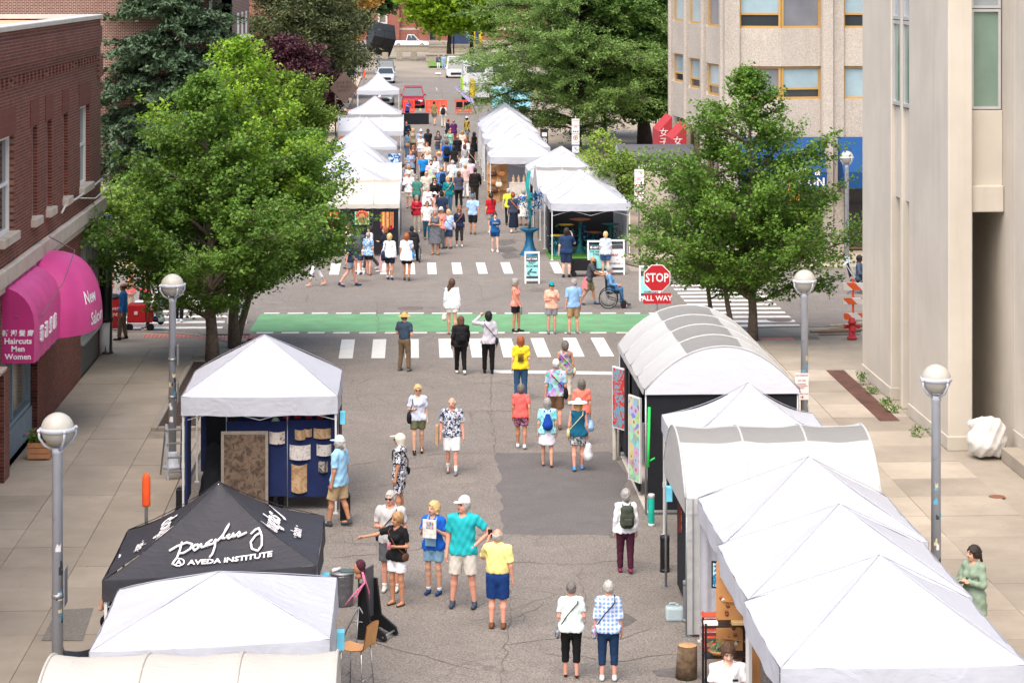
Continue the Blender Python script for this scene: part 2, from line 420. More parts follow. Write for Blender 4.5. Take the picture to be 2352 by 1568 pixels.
def crack(pix, w=.011, m=M_CRACK, z=.0055):
 pts = []
 pp = [P(*p) for p in pix]
 for a, b in zip(pp[:-1], pp[1:]):
  n = max(2, int((b - a).length / .22))
  for i in range(n):
   q = a.lerp(b, i / n); pts.append(Vector((q.x + random.gauss(0, .03), q.y + random.gauss(0, .05), 0)))
 pts.append(pp[-1]); g = MB(); L = []; Rr = []
 for i, p in enumerate(pts):
  d = (pts[min(i + 1, len(pts) - 1)] - pts[max(0, i - 1)]); d.z = 0
  if d.length < 1e-6: d = Vector((1, 0, 0))
  d.normalize(); nn = Vector((-d.y, d.x, 0)); ww = w * (.4 + .8 * random.random()) * (.3 if i in (0, len(pts) - 1) else 1)
  L.append(p + nn * ww); Rr.append(p - nn * ww)
 n = len(pts); vs = [(p.x, p.y, z) for p in L + Rr]
 g.add(vs, [(i, n + i, n + i + 1, i + 1) for i in range(n - 1)]); return g.build('crack', m, road)
for pix in ([(800, 1070), (1000, 1042), (1135, 1040)], [(815, 943), (1000, 940), (1130, 944), (1390, 930)], [(1128, 850), (1128, 945), (1140, 1040)],
   [(1140, 1230), (1175, 1400), (1150, 1568)], [(750, 1280), (900, 1270), (1010, 1252), (1140, 1235)], [(1160, 1290), (1300, 1296), (1420, 1290), (1500, 1295)],
   [(900, 1085), (1000, 1070)], [(600, 655), (700, 665), (820, 675), (1000, 670)], [(1015, 628), (1100, 650), (1110, 690), (1060, 705)], [(1110, 690), (1200, 668), (1290, 655)],
   [(866, 690), (868, 760)], [(868, 700), (1015, 708)], [(705, 760), (880, 745), (1010, 720)], [(620, 830), (800, 800)], [(1170, 1420), (1230, 1400), (1250, 1380)],
   [(1160, 1480), (1300, 1460), (1420, 1470), (1500, 1440)], [(1330, 1300), (1345, 1400), (1330, 1500)], [(1250, 1500), (1400, 1520), (1560, 1500)], [(1060, 200), (1070, 300)],
   [(1180, 590), (1300, 640), (1400, 645)], [(1000, 560), (1010, 590)], [(800, 1460), (950, 1500), (1100, 1540)], [(1008, 170), (1022, 250)], [(640, 690), (800, 700)], [(1330, 760), (1500, 745)]):
 crack(pix)
# lids, drain grate, tactile strips
def lid(px, py, r, m, par=road, z=.006, name='manhole_cover', zb=0):
 p = P(px, py, zb); g = MB(); g.lathe([(r, 0), (r, z * .6), (r * .86, z), (r * .8, z * .7), (0.0001, z * .7)], 24)
 o = g.build(name, m, par); o.location = (p.x, p.y, zb); return o
M_LID = mat('cast_iron', S(104, 90, 82), .7, .3, 10, bump=.5, bs=30)
lid(942, 708, .42, M_LID); lid(830, 645, .36, M_LID); lid(1240, 668, .3, M_LID); lid(1790, 735, .4, M_LID); lid(1650, 745, .4, mat('cast_iron_dark', S(90, 84, 74), .8, .2, 8)); lid(1110, 1138 + 90, .12, M_LID)
lid(2290, 1140, .17, mat('rusty_lid', S(128, 84, 62), .8, .25, 9), sw_right, .006, 'valve_lid', .13)
lid(508, 1240, .12, M_STEEL, sw_left, .006, 'valve_lid', .13)
p, q2 = P(1912, 850, .13), P(2050, 966, .13)
M_RUST = mat('rusty_plate', S(92, 62, 52), .8, .25, 3, bump=.4, bs=25, dirt=S(150, 92, 48), ds=2.2, dth=.6)
nseg = 6
for i in range(nseg):
 g = MB(); x = (p.x + q2.x) / 2; y0 = q2.y + (p.y - q2.y) * i / nseg; y1 = q2.y + (p.y - q2.y) * (i + 1) / nseg
 g.bbox((x - .24, y0 + .008, .127), (x + .24, y1 - .008, .137), .003); g.build('grate_plate', M_RUST, sw_right)
M_TACT = mat('tactile_red', S(196, 130, 118), .85, .15, 8)
for (a, b, par) in ((P(455, 771, .13), P(610, 777, .13), sw_left), (P(330, 768, .13), P(450, 772, .13), sw_left), (P(1745, 776, .13), P(1825, 778, .13), sw_right)):
 g = MB(); y = a.y - .1; n = int((b.x - a.x) / .12)
 g.bbox((a.x, y - .33, .098), (b.x, y + .33, .106), .002)
 for i in range(n):
  for j in range(5): g.box((a.x + i * .12 + .03, y - .28 + j * .12, .106), (a.x + i * .12 + .09, y - .22 + j * .12, .113))
 g.build('tactile_strip', M_TACT, par)
# rough repaired spot in the left walk
pp = [P(130, 1400, .13), P(215, 1395, .13), P(190, 1470, .13), P(95, 1470, .13)]
g = MB(); g.prism([(v.x, v.y) for v in pp], .127, .133, 'z'); g.build('asphalt_spot', asphalt_mat('asphalt_spot', S(126, 120, 112), .4), sw_left)
# ------------------------------------------------------------------ building helpers
def brick_mat(key, axis, c1, c2, mortar, bw=.215, bh=.075, var=.5, rot=False, msize=.012):
 m, nt, b, oc = newmat(key)
 geo = _nn(nt, 'ShaderNodeNewGeometry'); sp = _nn(nt, 'ShaderNodeSeparateXYZ'); nt.links.new(geo.outputs['Position'], sp.inputs[0])
 cb = _nn(nt, 'ShaderNodeCombineXYZ'); a, z = (sp.outputs[1 if axis == 'x' else 0], sp.outputs[2])
 nt.links.new(z if rot else a, cb.inputs[0]); nt.links.new(a if rot else z, cb.inputs[1])
 br = _nn(nt, 'ShaderNodeTexBrick'); nt.links.new(cb.outputs[0], br.inputs['Vector'])
 br.inputs['Scale'].default_value = 1; br.inputs['Brick Width'].default_value = bw; br.inputs['Row Height'].default_value = bh
 br.inputs['Mortar Size'].default_value = msize; br.inputs['Mortar Smooth'].default_value = .15; br.inputs['Bias'].default_value = -.1
 br.inputs['Color1'].default_value = (*c1, 1); br.inputs['Color2'].default_value = (*c2, 1); br.inputs['Mortar'].default_value = (*mortar, 1)
 n = _noise(nt, geo.outputs['Position'], 5.5, 4, .6); n2 = _noise(nt, geo.outputs['Position'], .6, 4, .6)
 c = _mix(nt, _math(nt, 'MULTIPLY', _ramp(nt, n, .4, .75), var), br.outputs[0], [x * .45 for x in c1])
 c = _mix(nt, _math(nt, 'MULTIPLY', _ramp(nt, n2, .45, .75), .35), c, [min(1, x * 1.35) for x in c2])
 nt.links.new(c, b.inputs['Base Color']); b.inputs['Roughness'].default_value = .85; b.inputs['Specular IOR Level'].default_value = .3
 inv = _math(nt, 'SUBTRACT', 1.0, br.outputs['Fac']); _bump(nt, b, inv, .6, .015)
 return m
def wall_cells(mb, ax, pos, th, a0, a1, z0, z1, ops, sgn, mi=0):
 "wall slab whose outer face is at pos and looks along sgn on axis ax, with openings (a0,a1,z0,z1)"
 A = sorted({a0, a1, *[o[0] for o in ops], *[o[1] for o in ops]}); Zs = sorted({z0, z1, *[o[2] for o in ops], *[o[3] for o in ops]})
 A = [a for a in A if a0 <= a <= a1]; Zs = [z for z in Zs if z0 <= z <= z1]
 def solid(i, j):
  if i < 0 or j < 0 or i >= len(A) - 1 or j >= len(Zs) - 1: return False
  ca = (A[i] + A[i + 1]) / 2; cz = (Zs[j] + Zs[j + 1]) / 2
  return not any(o[0] < ca < o[1] and o[2] < cz < o[3] for o in ops)
 pt = (lambda a, z, p: (p, a, z)) if ax == 'x' else (lambda a, z, p: (a, p, z))
 back = pos - sgn * th
 for i in range(len(A) - 1):
  for j in range(len(Zs) - 1):
   if not solid(i, j): continue
   x0, x1, y0, y1 = A[i], A[i + 1], Zs[j], Zs[j + 1]
   mb.add([pt(x0, y0, pos), pt(x1, y0, pos), pt(x1, y1, pos), pt(x0, y1, pos)], [(0, 1, 2, 3)], mi)
   mb.add([pt(x0, y0, back), pt(x1, y0, back), pt(x1, y1, back), pt(x0, y1, back)], [(3, 2, 1, 0)], mi)
   for (ii, jj, p, q) in ((i - 1, j, (x0, y0), (x0, y1)), (i + 1, j, (x1, y0), (x1, y1)), (i, j - 1, (x0, y0), (x1, y0)), (i, j + 1, (x0, y1), (x1, y1))):
    if not solid(ii, jj): mb.add([pt(*p, pos), pt(*q, pos), pt(*q, back), pt(*p, back)], [(0, 1, 2, 3)], mi)
 return mb
def window(par, ax, pos, sgn, a0, a1, z0, z1, fm, gm, fw=.06, fd=.08, bars=(), vbars=(), name='window'):
 "window set at pos: frame with a pane and glazing bars"
 pt = (lambda a, z, p: (p, a, z)) if ax == 'x' else (lambda a, z, p: (a, p, z))
 def bx(mb, aa, ab, za, zb, d0, d1, r=.006):
  p, q = pt(aa, za, pos + sgn * d0), pt(ab, zb, pos + sgn * d1)
  mb.box([min(x, y) for x, y in zip(p, q)], [max(x, y) for x, y in zip(p, q)])
 f = MB(); bx(f, a0, a0 + fw, z0, z1, 0, fd); bx(f, a1 - fw, a1, z0, z1, 0, fd); bx(f, a0 + fw, a1 - fw, z0, z0 + fw, 0, fd); bx(f, a0 + fw, a1 - fw, z1 - fw, z1, 0, fd)
 for z in bars: bx(f, a0 + fw, a1 - fw, z - fw * .4, z + fw * .4, .004, fd * .8)
 for a in vbars: bx(f, a - fw * .4, a + fw * .4, z0 + fw, z1 - fw, .006, fd * .82)
 o = f.build(name, fm, par)
 zs = [z0 + fw * .5] + [z for z in bars] + [z1 - fw * .5]; as_ = [a0 + fw * .5] + list(vbars) + [a1 - fw * .5]
 for za, zb in zip(zs[:-1], zs[1:]):
  for aa, ab in zip(as_[:-1], as_[1:]):
   g = MB(); bx(g, aa, ab, za, zb, .02, .03); g.build('pane', gm, o)
 return o

# ------------------------------------------------------------------ dark red brick corner building (left)
B_C1, B_C2, B_MO = S(126, 60, 44), S(82, 40, 32), S(138, 110, 96)
M_BRX = brick_mat('brick_street_side', 'x', B_C1, B_C2, B_MO)
M_BRY = brick_mat('brick_end_side', 'y', B_C1, B_C2, B_MO)
M_SOLD = brick_mat('brick_soldier', 'x', S(118, 54, 42), S(96, 44, 36), S(120, 84, 72), .5, .075, .3, True)
M_STONE = mat('limestone', S(186, 174, 158), .85, .12, 3, bump=.2, bs=30, dirt=S(150, 138, 122), ds=1.5)
M_WFRAME = mat('white_window_frame', S(222, 220, 214), .5, .05, 3)
M_GREYFR = mat('grey_shop_frame', S(150, 152, 150), .45, .06, 3, metal=.3)
M_DGLASS = glass('dark_glass', S(52, 58, 62)); M_SHOPGL = glass('shop_glass', S(120, 118, 108), .12)
M_BLUEFR = mat('blue_shop_frame', S(124, 146, 156), .5, .08, 4)
UB = -8.56
bb = thing('brick_building', 'two storey dark red brick corner building with pink awning', 'building', (UB, 60, 0))
_build = MB.build
def build_w(self, name, mats, parent=None, loc=None, rz=0):
 o = _build(self, name, mats, parent, loc, rz)
 if parent is not None and parent.get('_w') and parent.parent is None:
  o.matrix_parent_inverse = Matrix.Translation(-Vector(parent['_w']))
 return o
MB.build = build_w
def worldly(o): o['_w'] = tuple(o.location); return o
worldly(bb)
slit = [(53.95, 54.75), (56.15, 56.95), (58.85, 59.65)]; big = [(49.7, 51.5), (61.85, 63.7), (44.5, 46.3), (40, 41.8)]
WZ0, WZ1 = 5.12, 7.25
ops = [(a, b, WZ0, WZ1) for a, b in slit + big] + [(49.9, 54.8, .1, 3.7), (62.0, 65.75, .1, 3.75), (40, 47.5, .1, 3.6)]
g = MB(); wall_cells(g, 'x', UB, .32, 30, 66, .0, 9.5, ops, 1, 0)
g.box((UB - 20, 65.7, 0), (UB - .32, 66, 9.5), 1); g.box((UB - 20, 30, 0), (UB - .32, 30.3, 9.5), 1)
wall = g.build('wall', [M_BRX, M_BRY], bb)
M_ROOF = mat('roof_membrane', S(206, 164, 128), .9, .12, .7, dirt=S(176, 138, 106), ds=.6)
g = MB(); g.box((UB - 20, 30.3, 9.2), (UB - .33, 65.7, 9.46)); g.build('roof', M_ROOF, bb)
M_COP = mat('coping_metal', S(196, 190, 182), .5, .1, 2, metal=.3); M_COPD = mat('coping_flashing', S(104, 100, 96), .6, .15, 2)
g = MB(); g.bbox((UB - .42, 29.9, 9.505), (UB + .07, 66.08, 9.62), .015); g.box((UB - 20, 65.62, 9.505), (UB - .425, 66.08, 9.62)); g.build('coping', M_COP, bb)
g = MB(); g.box((UB - .7, 30.3, 9.465), (UB - .44, 65.6, 9.56)); g.build('roof_flashing', M_COPD, bb)
g = MB()
for k, (z, d) in enumerate(((8.52, .03), (8.6, .06), (8.68, .09), (8.76, .12))): g.box((UB + .002, 30, z), (UB + d, 65.2 - .002 * k, z + .078))
g.box((UB + .002, 30, 8.84), (UB + .05, 66, 9.3)); g.box((UB + .003, 65.25, 7.9), (UB + .07, 66.0, 8.5))
g.build('cornice', M_BRX, bb)
n = 0
for i in range(56):
 y = 35 + i * .55
 if y > 64.9: break
 g = MB(); g.box((UB + .001, y, 8.3), (UB + .06, y + .22, 8.515)); g.build('corbel_brick', M_BRX, bb)
g = MB(); g.bbox((UB + .001, 29.9, 4.16), (UB + .16, 66.1, 4.52), .03); g.bbox((UB + .001, 29.9, 4.0), (UB + .08, 66.06, 4.155), .02); g.build('belt_course', M_STONE, bb)
for a, b in slit + big:
 bigw = (a, b) in big
 g = MB(); g.box((UB - .02, a - .22, WZ1 + .002), (UB + .015, b + .22, WZ1 + .62)); g.build('soldier_course', M_SOLD, bb)
 if bigw: window(bb, 'x', UB - .2, 1, a, b, WZ0, WZ1, M_WFRAME, M_DGLASS, .08, .1, bars=[(WZ0 + WZ1) / 2])
 else: window(bb, 'x', UB - .2, 1, a, b, WZ0, WZ1, mat('worn_wood', S(132, 112, 102), .8, .2, 5), mat('brick_infill_board', S(100, 60, 50), .9, .2, 6), .09, .1)
 g = MB(); g.bbox((UB - .2, a - .12, WZ0 - .17), (UB + .13, b + .12, WZ0 + .02), .015); g.build('window_sill', M_STONE, bb)
# shop fronts
window(bb, 'x', UB - .28, 1, 49.95, 54.75, .75, 3.65, M_BLUEFR, M_SHOPGL, .09, .12, vbars=[52.4], name='shop_window')
g = MB(); g.box((UB - .3, 49.95, .1), (UB - .12, 54.75, .74)); g.build('stall_riser', mat('blue_grey_riser', S(124, 138, 146), .7, .1, 4), bb)
window(bb, 'x', UB - .15, 1, 62.03, 65.72, .98, 3.7, M_GREYFR, glass('pale_shop_glass', S(176, 172, 158), .15), .1, .13, vbars=[63.3, 64.5], name='shop_window')
g = MB(); g.box((UB - .2, 62.03, .1), (UB - .03, 65.72, .96)); g.build('stall_riser', mat('dark_grey_riser', S(92, 92, 90), .7, .1, 4), bb)
g = MB(); g.bbox((UB - .2, 62.0, .96), (UB + .1, 65.74, 1.04), .01); g.build('window_sill', M_GREYFR, bb)
g = MB(); g.lathe([(.2, .1), (.2, .16), (.17, .2), (.17, 4.0)], 16, (UB + .16, 66.0, 0)); g.build('corner_column', mat('black_column_paint', S(26, 26, 28), .4, .1, 3), bb)
# pilaster with bricks that can be told apart, on both sides of the recessed shop window
M_BRK = mat('single_brick', S(92, 46, 38), .85, .25, 14, bump=.5, bs=50, rnd=.45)
M_MORT = mat('mortar', S(142, 120, 108), .95, .15, 12)
def brick_face(y, x0, x1, z0, z1, bw=.2, bh=.064, gap=.011):
 full = MB(); full.bbox((0, -.018, 0), (bw, .03, bh), .004); mf = full.mesh('brick', M_BRK)
 half = MB(); half.bbox((0, -.018, 0), (bw / 2 - gap / 2, .03, bh), .004); mh = half.mesh('brick', M_BRK)
 g = MB(); g.box((x0, y + .001, z0), (x1, y + .05, z1)); back = g.build('brick_pier', M_MORT, bb)
 z = z0; r = 0
 while z + bh < z1:
  x = x1
  seq = ([mh] if r % 2 else []) + [mf] * 9
  for me in seq:
   w = bw if me is mf else bw / 2 - gap / 2
   if x - w < x0 - .02: 
    if x - (bw / 2 - gap / 2) > x0 - .03: me = mh; w = bw / 2 - gap / 2
    else: break
   link('brick', me, back, (x - w, y, z)); x -= w + gap
  z += bh + gap; r += 1
brick_face(54.79, UB - .3, UB - .004, .12, 3.0)
brick_face(49.2, UB - .7, UB + .18, .12, 2.4)
g = MB(); g.box((UB - .8, 49.26, .1), (UB + .175, 49.9, 2.42)); g.build('brick_pier_core', M_BRX, bb)
g = MB(); g.prism([(UB - .8, 2.42), (UB + .2, 2.45), (UB + .22, 2.52), (UB - .8, 2.55)], 48.6, 49.4); g.build('stone_ledge', M_STONE, bb)
# conduit on the wall
g = MB(); g.tube([(UB + .06, 58.2, 4.85), (UB + .08, 58.8, 5.0), (UB + .1, 60.5, 4.98), (UB + .1, 62.8, 5.0), (UB + .1, 65.6, 5.05)], .03, 6)
g.tube([(UB + .08, 61.0, 4.95), (UB + .25, 63.0, 4.75), (UB + .3, 65.5, 4.85), (UB + .3, 66.3, 4.4)], .02, 6); g.build('conduit', mat('conduit_grey', S(196, 192, 184), .5, .1, 3), bb)

# pink awning: quarter barrel along the wall, then a bulging dome at the door
M_PINK = mat('pink_vinyl', S(200, 60, 130), .5, .1, 1.2, bump=.12, bs=3, spec=.5)
M_PINKD = mat('pink_vinyl_end_shaded', S(170, 36, 106), .5, .06, 1.2, spec=.5)  # same vinyl; shade on the end cap put into a darker pink
M_LET = mat('white_lettering', S(232, 226, 226), .6, .02)
ZB = 2.5; u_o = -7.85; v_a, v_b = 49.95, 53.5
prof = [(UB + .005, 4.1)] + [(UB + .005 + (u_o - UB) * math.sin(R(t)), 3.32 + .78 * math.cos(R(t))) for t in range(15, 91, 15)] + [(u_o, ZB)]
g = MB(); nb = 5
def awn(i, j):
 k = i * (len(prof) - 1); a = int(min(k, len(prof) - 2)); f = k - a
 x = prof[a][0] * (1 - f) + prof[a + 1][0] * f; z = prof[a][1] * (1 - f) + prof[a + 1][1] * f
 bul = .035 * abs(math.sin(j * nb * math.pi)); nx = (x - UB) / (u_o - UB)
 return (x + bul * nx - .03, v_a + (v_b + .3 - v_a) * j, z + bul * .6 * (1 - abs(nx - .5)))
g.grid(awn, len(prof) - 1, 20)
capv = [(UB + .005, v_a + .002, ZB)] + [(p[0] - .03 if i else p[0], v_a + .002, p[1]) for i, p in enumerate(prof)]
g.add(capv, [list(range(len(capv)))], 1)
# dome
dc = (UB, 55.25, ZB); rx, ry, rz_ = 1.38, 1.98, 1.72
def dome_pt(th, ph, off=0.0):
 "th = plan angle from -y towards +x, 0..pi ; ph = elevation 0..pi/2"
 ex = .72; s = lambda q, e: math.copysign(abs(q) ** e, q)
 cp = math.cos(ph) ** .62 if ph < math.pi / 2 - 1e-6 else 0.0
 x = dc[0] + (rx + off) * s(math.sin(th), ex) * cp; y = dc[1] - (ry + off) * s(math.cos(th), ex) * cp; z = dc[2] + (rz_ + off) * math.sin(ph) ** .95
 gore = .03 * abs(math.sin(th * 7)) * math.cos(ph) * math.sin(min(1, ph * 2) * math.pi / 2)
 return Vector((x + gore * math.sin(th), y - gore * math.cos(th), z))
g.grid(lambda i, j: dome_pt(.02 + i * (math.pi - .04), j * math.pi / 2), 42, 12)
aw = g.build('awning', [M_PINK, M_PINKD], bb)
g = MB()
for i, (t, sz) in enumerate((('新 潮 髮 廊', .125), ('Haircuts', .155), ('Men', .15), ('Women', .15))):
 g = MB(); text_mb(g, t, sz * 1.1, facing(((UB + u_o) / 2 - .01, v_a - .004, 3.13 - i * .165), '-y'), 0, .002, bold=.004); g.build('lettering', M_LET, aw)
for i, ch in enumerate('新潮髮廊'): g = MB(); text_mb(g, ch, .36, facing((u_o + .012, 50.75 + i * .62, 2.98), '+x'), 0, .02, bold=.006); g.build('lettering', M_LET, aw)
def on_dome(txt, size, th0, z0):
 t = MB(); text_mb(t, txt, size, Matrix.Identity(4), 0, 0, align='LEFT', bold=.008)
 vs = []; g = MB()
 for v in t.v:
  ph = math.asin(max(0, min(1, (z0 + v[1] - ZB) / rz_)) ** (1 / .95)); th = th0 + v[0] / 1.75
  vs.append(dome_pt(th, ph, .012))
 g.add(vs, t.f); g.build('lettering', M_LET, aw)
on_dome('New', .40, 1.02, 3.28); on_dome('Salon', .40, 1.16, 2.78)
g = MB(); g.tube([(UB + .3, 49.9, 3.5), (UB + .75, 50.6, 3.42), (UB + .95, 52.4, 3.9), (UB + .9, 54.5, 4.35), (UB + .2, 55.2, 4.6)], .012, 5); g.build('cable', mat('cable_grey', S(120, 92, 104), .6), bb)

# ------------------------------------------------------------------ smooth beige concrete building (right)
def streak_mat(key, col, streak, agg=False):
 m, nt, b, oc = newmat(key); geo = _nn(nt, 'ShaderNodeNewGeometry'); wp = geo.outputs['Position']
 n1 = _noise(nt, wp, .45, 5, .6); n2 = _noise(nt, _map(nt, wp, (1.6, 1.6, .12)), 1.5, 5, .65)
 c = _mix(nt, _ramp(nt, n1, .35, .7), [x * .9 for x in col], [min(1, x * 1.06) for x in col])
 c = _mix(nt, _math(nt, 'MULTIPLY', _ramp(nt, n2, .52, .78), .38), c, streak)
 if agg:
  vo = _nn(nt, 'ShaderNodeTexVoronoi'); vo.inputs['Scale'].default_value = 34; nt.links.new(wp, vo.inputs['Vector'])
  c = _mix(nt, .75, c, _mix(nt, _ramp(nt, vo.outputs['Color'], .2, .8), (.74, .73, .72), (1.16, 1.15, 1.14)), 'MULTIPLY')
  _bump(nt, b, vo.outputs['Distance'], .5, .02)
 else: _bump(nt, b, _noise(nt, wp, 12, 5), .12, .02)
 nt.links.new(c, b.inputs['Base Color']); b.inputs['Roughness'].default_value = .85; b.inputs['Specular IOR Level'].default_value = .3
 return m
M_BEIGE = streak_mat('beige_concrete', S(200, 192, 179), S(172, 162, 147))
M_BEIGEL = streak_mat('beige_plinth', S(192, 184, 171), S(168, 158, 143))
M_ALU = mat('aluminium_frame', S(200, 200, 200), .4, .05, 3, metal=.4)
M_GLG = glass('green_blind_glass', S(118, 142, 128), .1); M_GLB = glass('grey_glass', S(150, 160, 166), .1)
UR = 12.1
cb_ = worldly(thing('concrete_building', 'smooth beige concrete building with fins, slit windows and recessed corner', 'building', (UR, 55, 0)))
def wpart(name, a, b, m, par=cb_, r=.03):
 g = MB(); g.bbox(a, b, r) if r else g.box(a, b); return g.build(name, m, par)
TOP = 17
wpart('pier', (UR, 57.95, .1), (UR + .9, 61.6, TOP), M_BEIGE)
wpart('pier', (UR, 51.75, .1), (UR + .55, 55.85, TOP), M_BEIGE)
wpart('fin', (UR + .02, 56.76, .1), (UR + .6, 56.99, TOP), M_BEIGE)
wpart('inner_wall', (UR + .95, 56.65, .1), (UR + 1.3, 61.6, TOP), M_BEIGE, r=0)
for (a, b) in ((57.0, 57.94), (55.86, 56.75)):
 wpart('recess_panel', (UR + .12, a, 5.2), (UR + .5, b, 7.45), M_BEIGE, r=0)
 window(cb_, 'x', UR + .12, -1, a, b, 7.5, 9.6, M_ALU, M_GLG, .09, .08); window(cb_, 'x', UR + .12, -1, a, b, 9.62, 12.2, M_ALU, M_GLB, .09, .08)
wpart('plinth', (UR - .03, 51.7, .1), (UR + .5, 55.87, .42), M_BEIGEL, r=.02); wpart('plinth', (UR - .03, 57.93, .1), (UR + .5, 61.62, .42), M_BEIGEL, r=.02)
# notch wall looking up the street
wpart('beam', (UR + .56, 51.9, 5.4), (UR + 1.3, 52.5, 6.0), M_BEIGE); wpart('spandrel', (UR + .56, 52.05, 6.0), (UR + 1.3, 52.5, 7.68), M_BEIGE, r=0)
window(cb_, 'y', 52.2, -1, UR + .6, UR + 1.28, 7.7, 9.95, M_ALU, M_GLG, .06, .1); window(cb_, 'y', 52.2, -1, UR + .6, UR + 1.28, 9.97, 12.4, M_ALU, M_GLB, .06, .1)
wpart('recess_wall', (UR + .56, 56.4, .1), (UR + 1.3, 56.6, 5.5), M_BEIGE, r=0)
wpart('wing', (UR + 1.3, 30, .1), (UR + 9, 51.0, TOP), M_BEIGE); wpart('wing', (UR + 1.31, 51.01, .1), (UR + 9, 61.6, TOP), M_BEIGE)
wpart('plinth', (UR + 1.27, 30, .1), (UR + 1.32, 51.05, .7), M_BEIGEL, r=.01)
wpart('step', (UR + .9, 46, .1), (UR + 1.29, 50.6, .4), M_WALKR, r=.02)

# ------------------------------------------------------------------ exposed aggregate office building beyond the crossing
M_AGG = streak_mat('aggregate_concrete', S(186, 177, 166), S(156, 147, 137), True)
M_OCH = mat('ochre_frame', S(182, 144, 84), .5, .08, 3); M_BLIND = glass('blind_glass', S(150, 172, 180), .12); M_SHADE = glass('shade_glass', S(120, 122, 128), .15)
UO, VO = 12.25, 89.5
ob = worldly(thing('office_building', 'exposed aggregate concrete office block with folded bays and ochre window frames', 'building', (UO, VO, 0)))
levels = [(5.95, 7.22), (8.68, 10.4), (11.6, 13.3)]; ZT = 16
rows = [(4.4, 5.95), (7.22, 8.68), (10.4, 11.6), (13.3, ZT)]
def folded(mb, p, q, out, z0, z1, th=.5):
 "spandrel with a fold in the middle that comes out by out; p, q plan points"
 p = Vector(p); q = Vector(q); m = (p + q) / 2 + Vector(out); inn = Vector(out).normalized() * -th
 poly = [tuple(x) for x in (p, m, q, q + inn, p + inn)]
 mb.prism(poly, z0, z1, 'z')
def bay(p, q, out):
 p2, q2 = Vector(p), Vector(q); o2 = Vector(out)
 for (z0, z1) in rows:
  g = MB(); folded(g, p2, q2, o2, z0, z1); g.build('spandrel', M_AGG, ob)
 for (z0, z1) in levels:
  m = (p2 + q2) / 2 + o2 * .55
  for k, (a, b) in enumerate(((p2 + o2 * -.5, m), (m, q2 + o2 * -.5))):
   d = (b - a); L = d.length; n = Vector((d.y, -d.x)).normalized()
   if n.dot(o2) < 0: n = -n
   T = Matrix(((d.x / L, n.x, 0, a.x), (d.y / L, n.y, 0, a.y), (0, 0, 1, 0), (0, 0, 0, 1)))
   f = MB(); w = .09
   low = (z0 + .32 * (z1 - z0)) if (k + levels.index((z0, z1))) % 2 else None
   f.box((0, -.06, z0), (w, .06, z1), 0, T); f.box((L - w, -.06, z0), (L, .06, z1), 0, T); f.box((w, -.06, z0), (L - w, .06, z0 + w), 0, T); f.box((w, -.06, z1 - w), (L - w, .06, z1), 0, T)
   if low: f.box((w, -.05, low - .04), (L - w, .05, low + .04), 0, T)
   fo = f.build('window', M_OCH, ob)
   pn = MB(); pn.box((w * .5, -.02, (low or z0) + .02), (L - w * .5, .0, z1 - .04), 0, T); pn.build('pane', M_BLIND if random.random() < .6 else M_SHADE, fo)
   if low: pn = MB(); pn.box((w * .5, -.02, z0 + .04), (L - w * .5, .0, low - .01), 0, T); pn.build('pane', M_DGLASS, fo)
fr = [UO, UO + .6]
for i in range(4):
 a = UO + i * 4.04
 g = MB()
 if i == 0: g.box((a, VO - .02, .1), (a + .57, VO + .6, ZT))
 else: g.prism([(a - .3, VO), (a - .25, VO - .12), (a + .12, VO - .2), (a + .2, VO - .02), (a + .57, VO - .02), (a + .57, VO + .6), (a - .3, VO + .6)], .1, ZT, 'z')
 for z in (8.05, 4.9, 11.0): pass
 g.build('pier', M_AGG, ob)
 bay((a + .575, VO + .1), (a + 3.735, VO + .1), (0, -.32))
for i in range(4):
 v = VO + .605 + i * 5.9
 g = MB(); g.prism([(UO, v), (UO - .1, v + .1), (UO - .1, v + .42), (UO, v + .5), (UO + .5, v + .5), (UO + .5, v)], .1, ZT, 'z'); g.build('pier', M_AGG, ob)
 if i < 3: bay((UO + .1, v + 5.895), (UO + .1, v + .505), (-.34, 0))
g = MB(); g.box((UO + .62, VO + .63, .1), (UO + 16, VO + 22, ZT)); g.build('core', mat('core_dark', S(60, 58, 56), .9), ob)
g = MB(); g.box((UO + .3, VO + .3, 0), (UO + .61, VO + 18.5, 4.39)); g.build('ground_wall', mat('shop_dark', S(48, 46, 44), .6, .2, 2), ob)
for i in range(3):
 a = UO + .6 + i * 4.04; window(ob, 'y', VO + .25, -1, a, a + 3.1, .15, 4.35, mat('bronze_frame', S(110, 92, 60), .5), glass('shop_interior_glass', S(44, 42, 42), .06), .08, .1, bars=[2.75], vbars=[a + 1.5], name='shop_window')
for i in range(2): 
 v = VO + 1.3 + i * 5.9; window(ob, 'x', UO + .25, -1, v, v + 4.9, .15, 4.35, mat('bronze_frame', S(110, 92, 60), .5), glass('shop_interior_glass', S(44, 42, 42), .06), .08, .1, bars=[2.75], vbars=[v + 2.4], name='shop_window')
def wedge(par, x0, x1, y0, depth, z0, z1, m, name='awning', drop=.28, side='-y'):
 g = MB()
 if side == '-y': g.prism([(y0, z1), (y0 - depth, z0 + drop + .35), (y0 - depth, z0), (y0 - depth + .03, z0), (y0, z0)], x0, x1, 'x')
 else: g.prism([(y0, z1), (y0 - depth, z0 + .75), (y0 - depth, z0), (y0 - depth + .03, z0), (y0, z0)], x0, x1, 'y')
 return g.build(name, m, par)
M_BLUEAW = mat('blue_canvas', S(4, 64, 116), .8, .06, 3); M_REDAW = mat('red_canvas', S(176, 52, 58), .8, .06, 3)
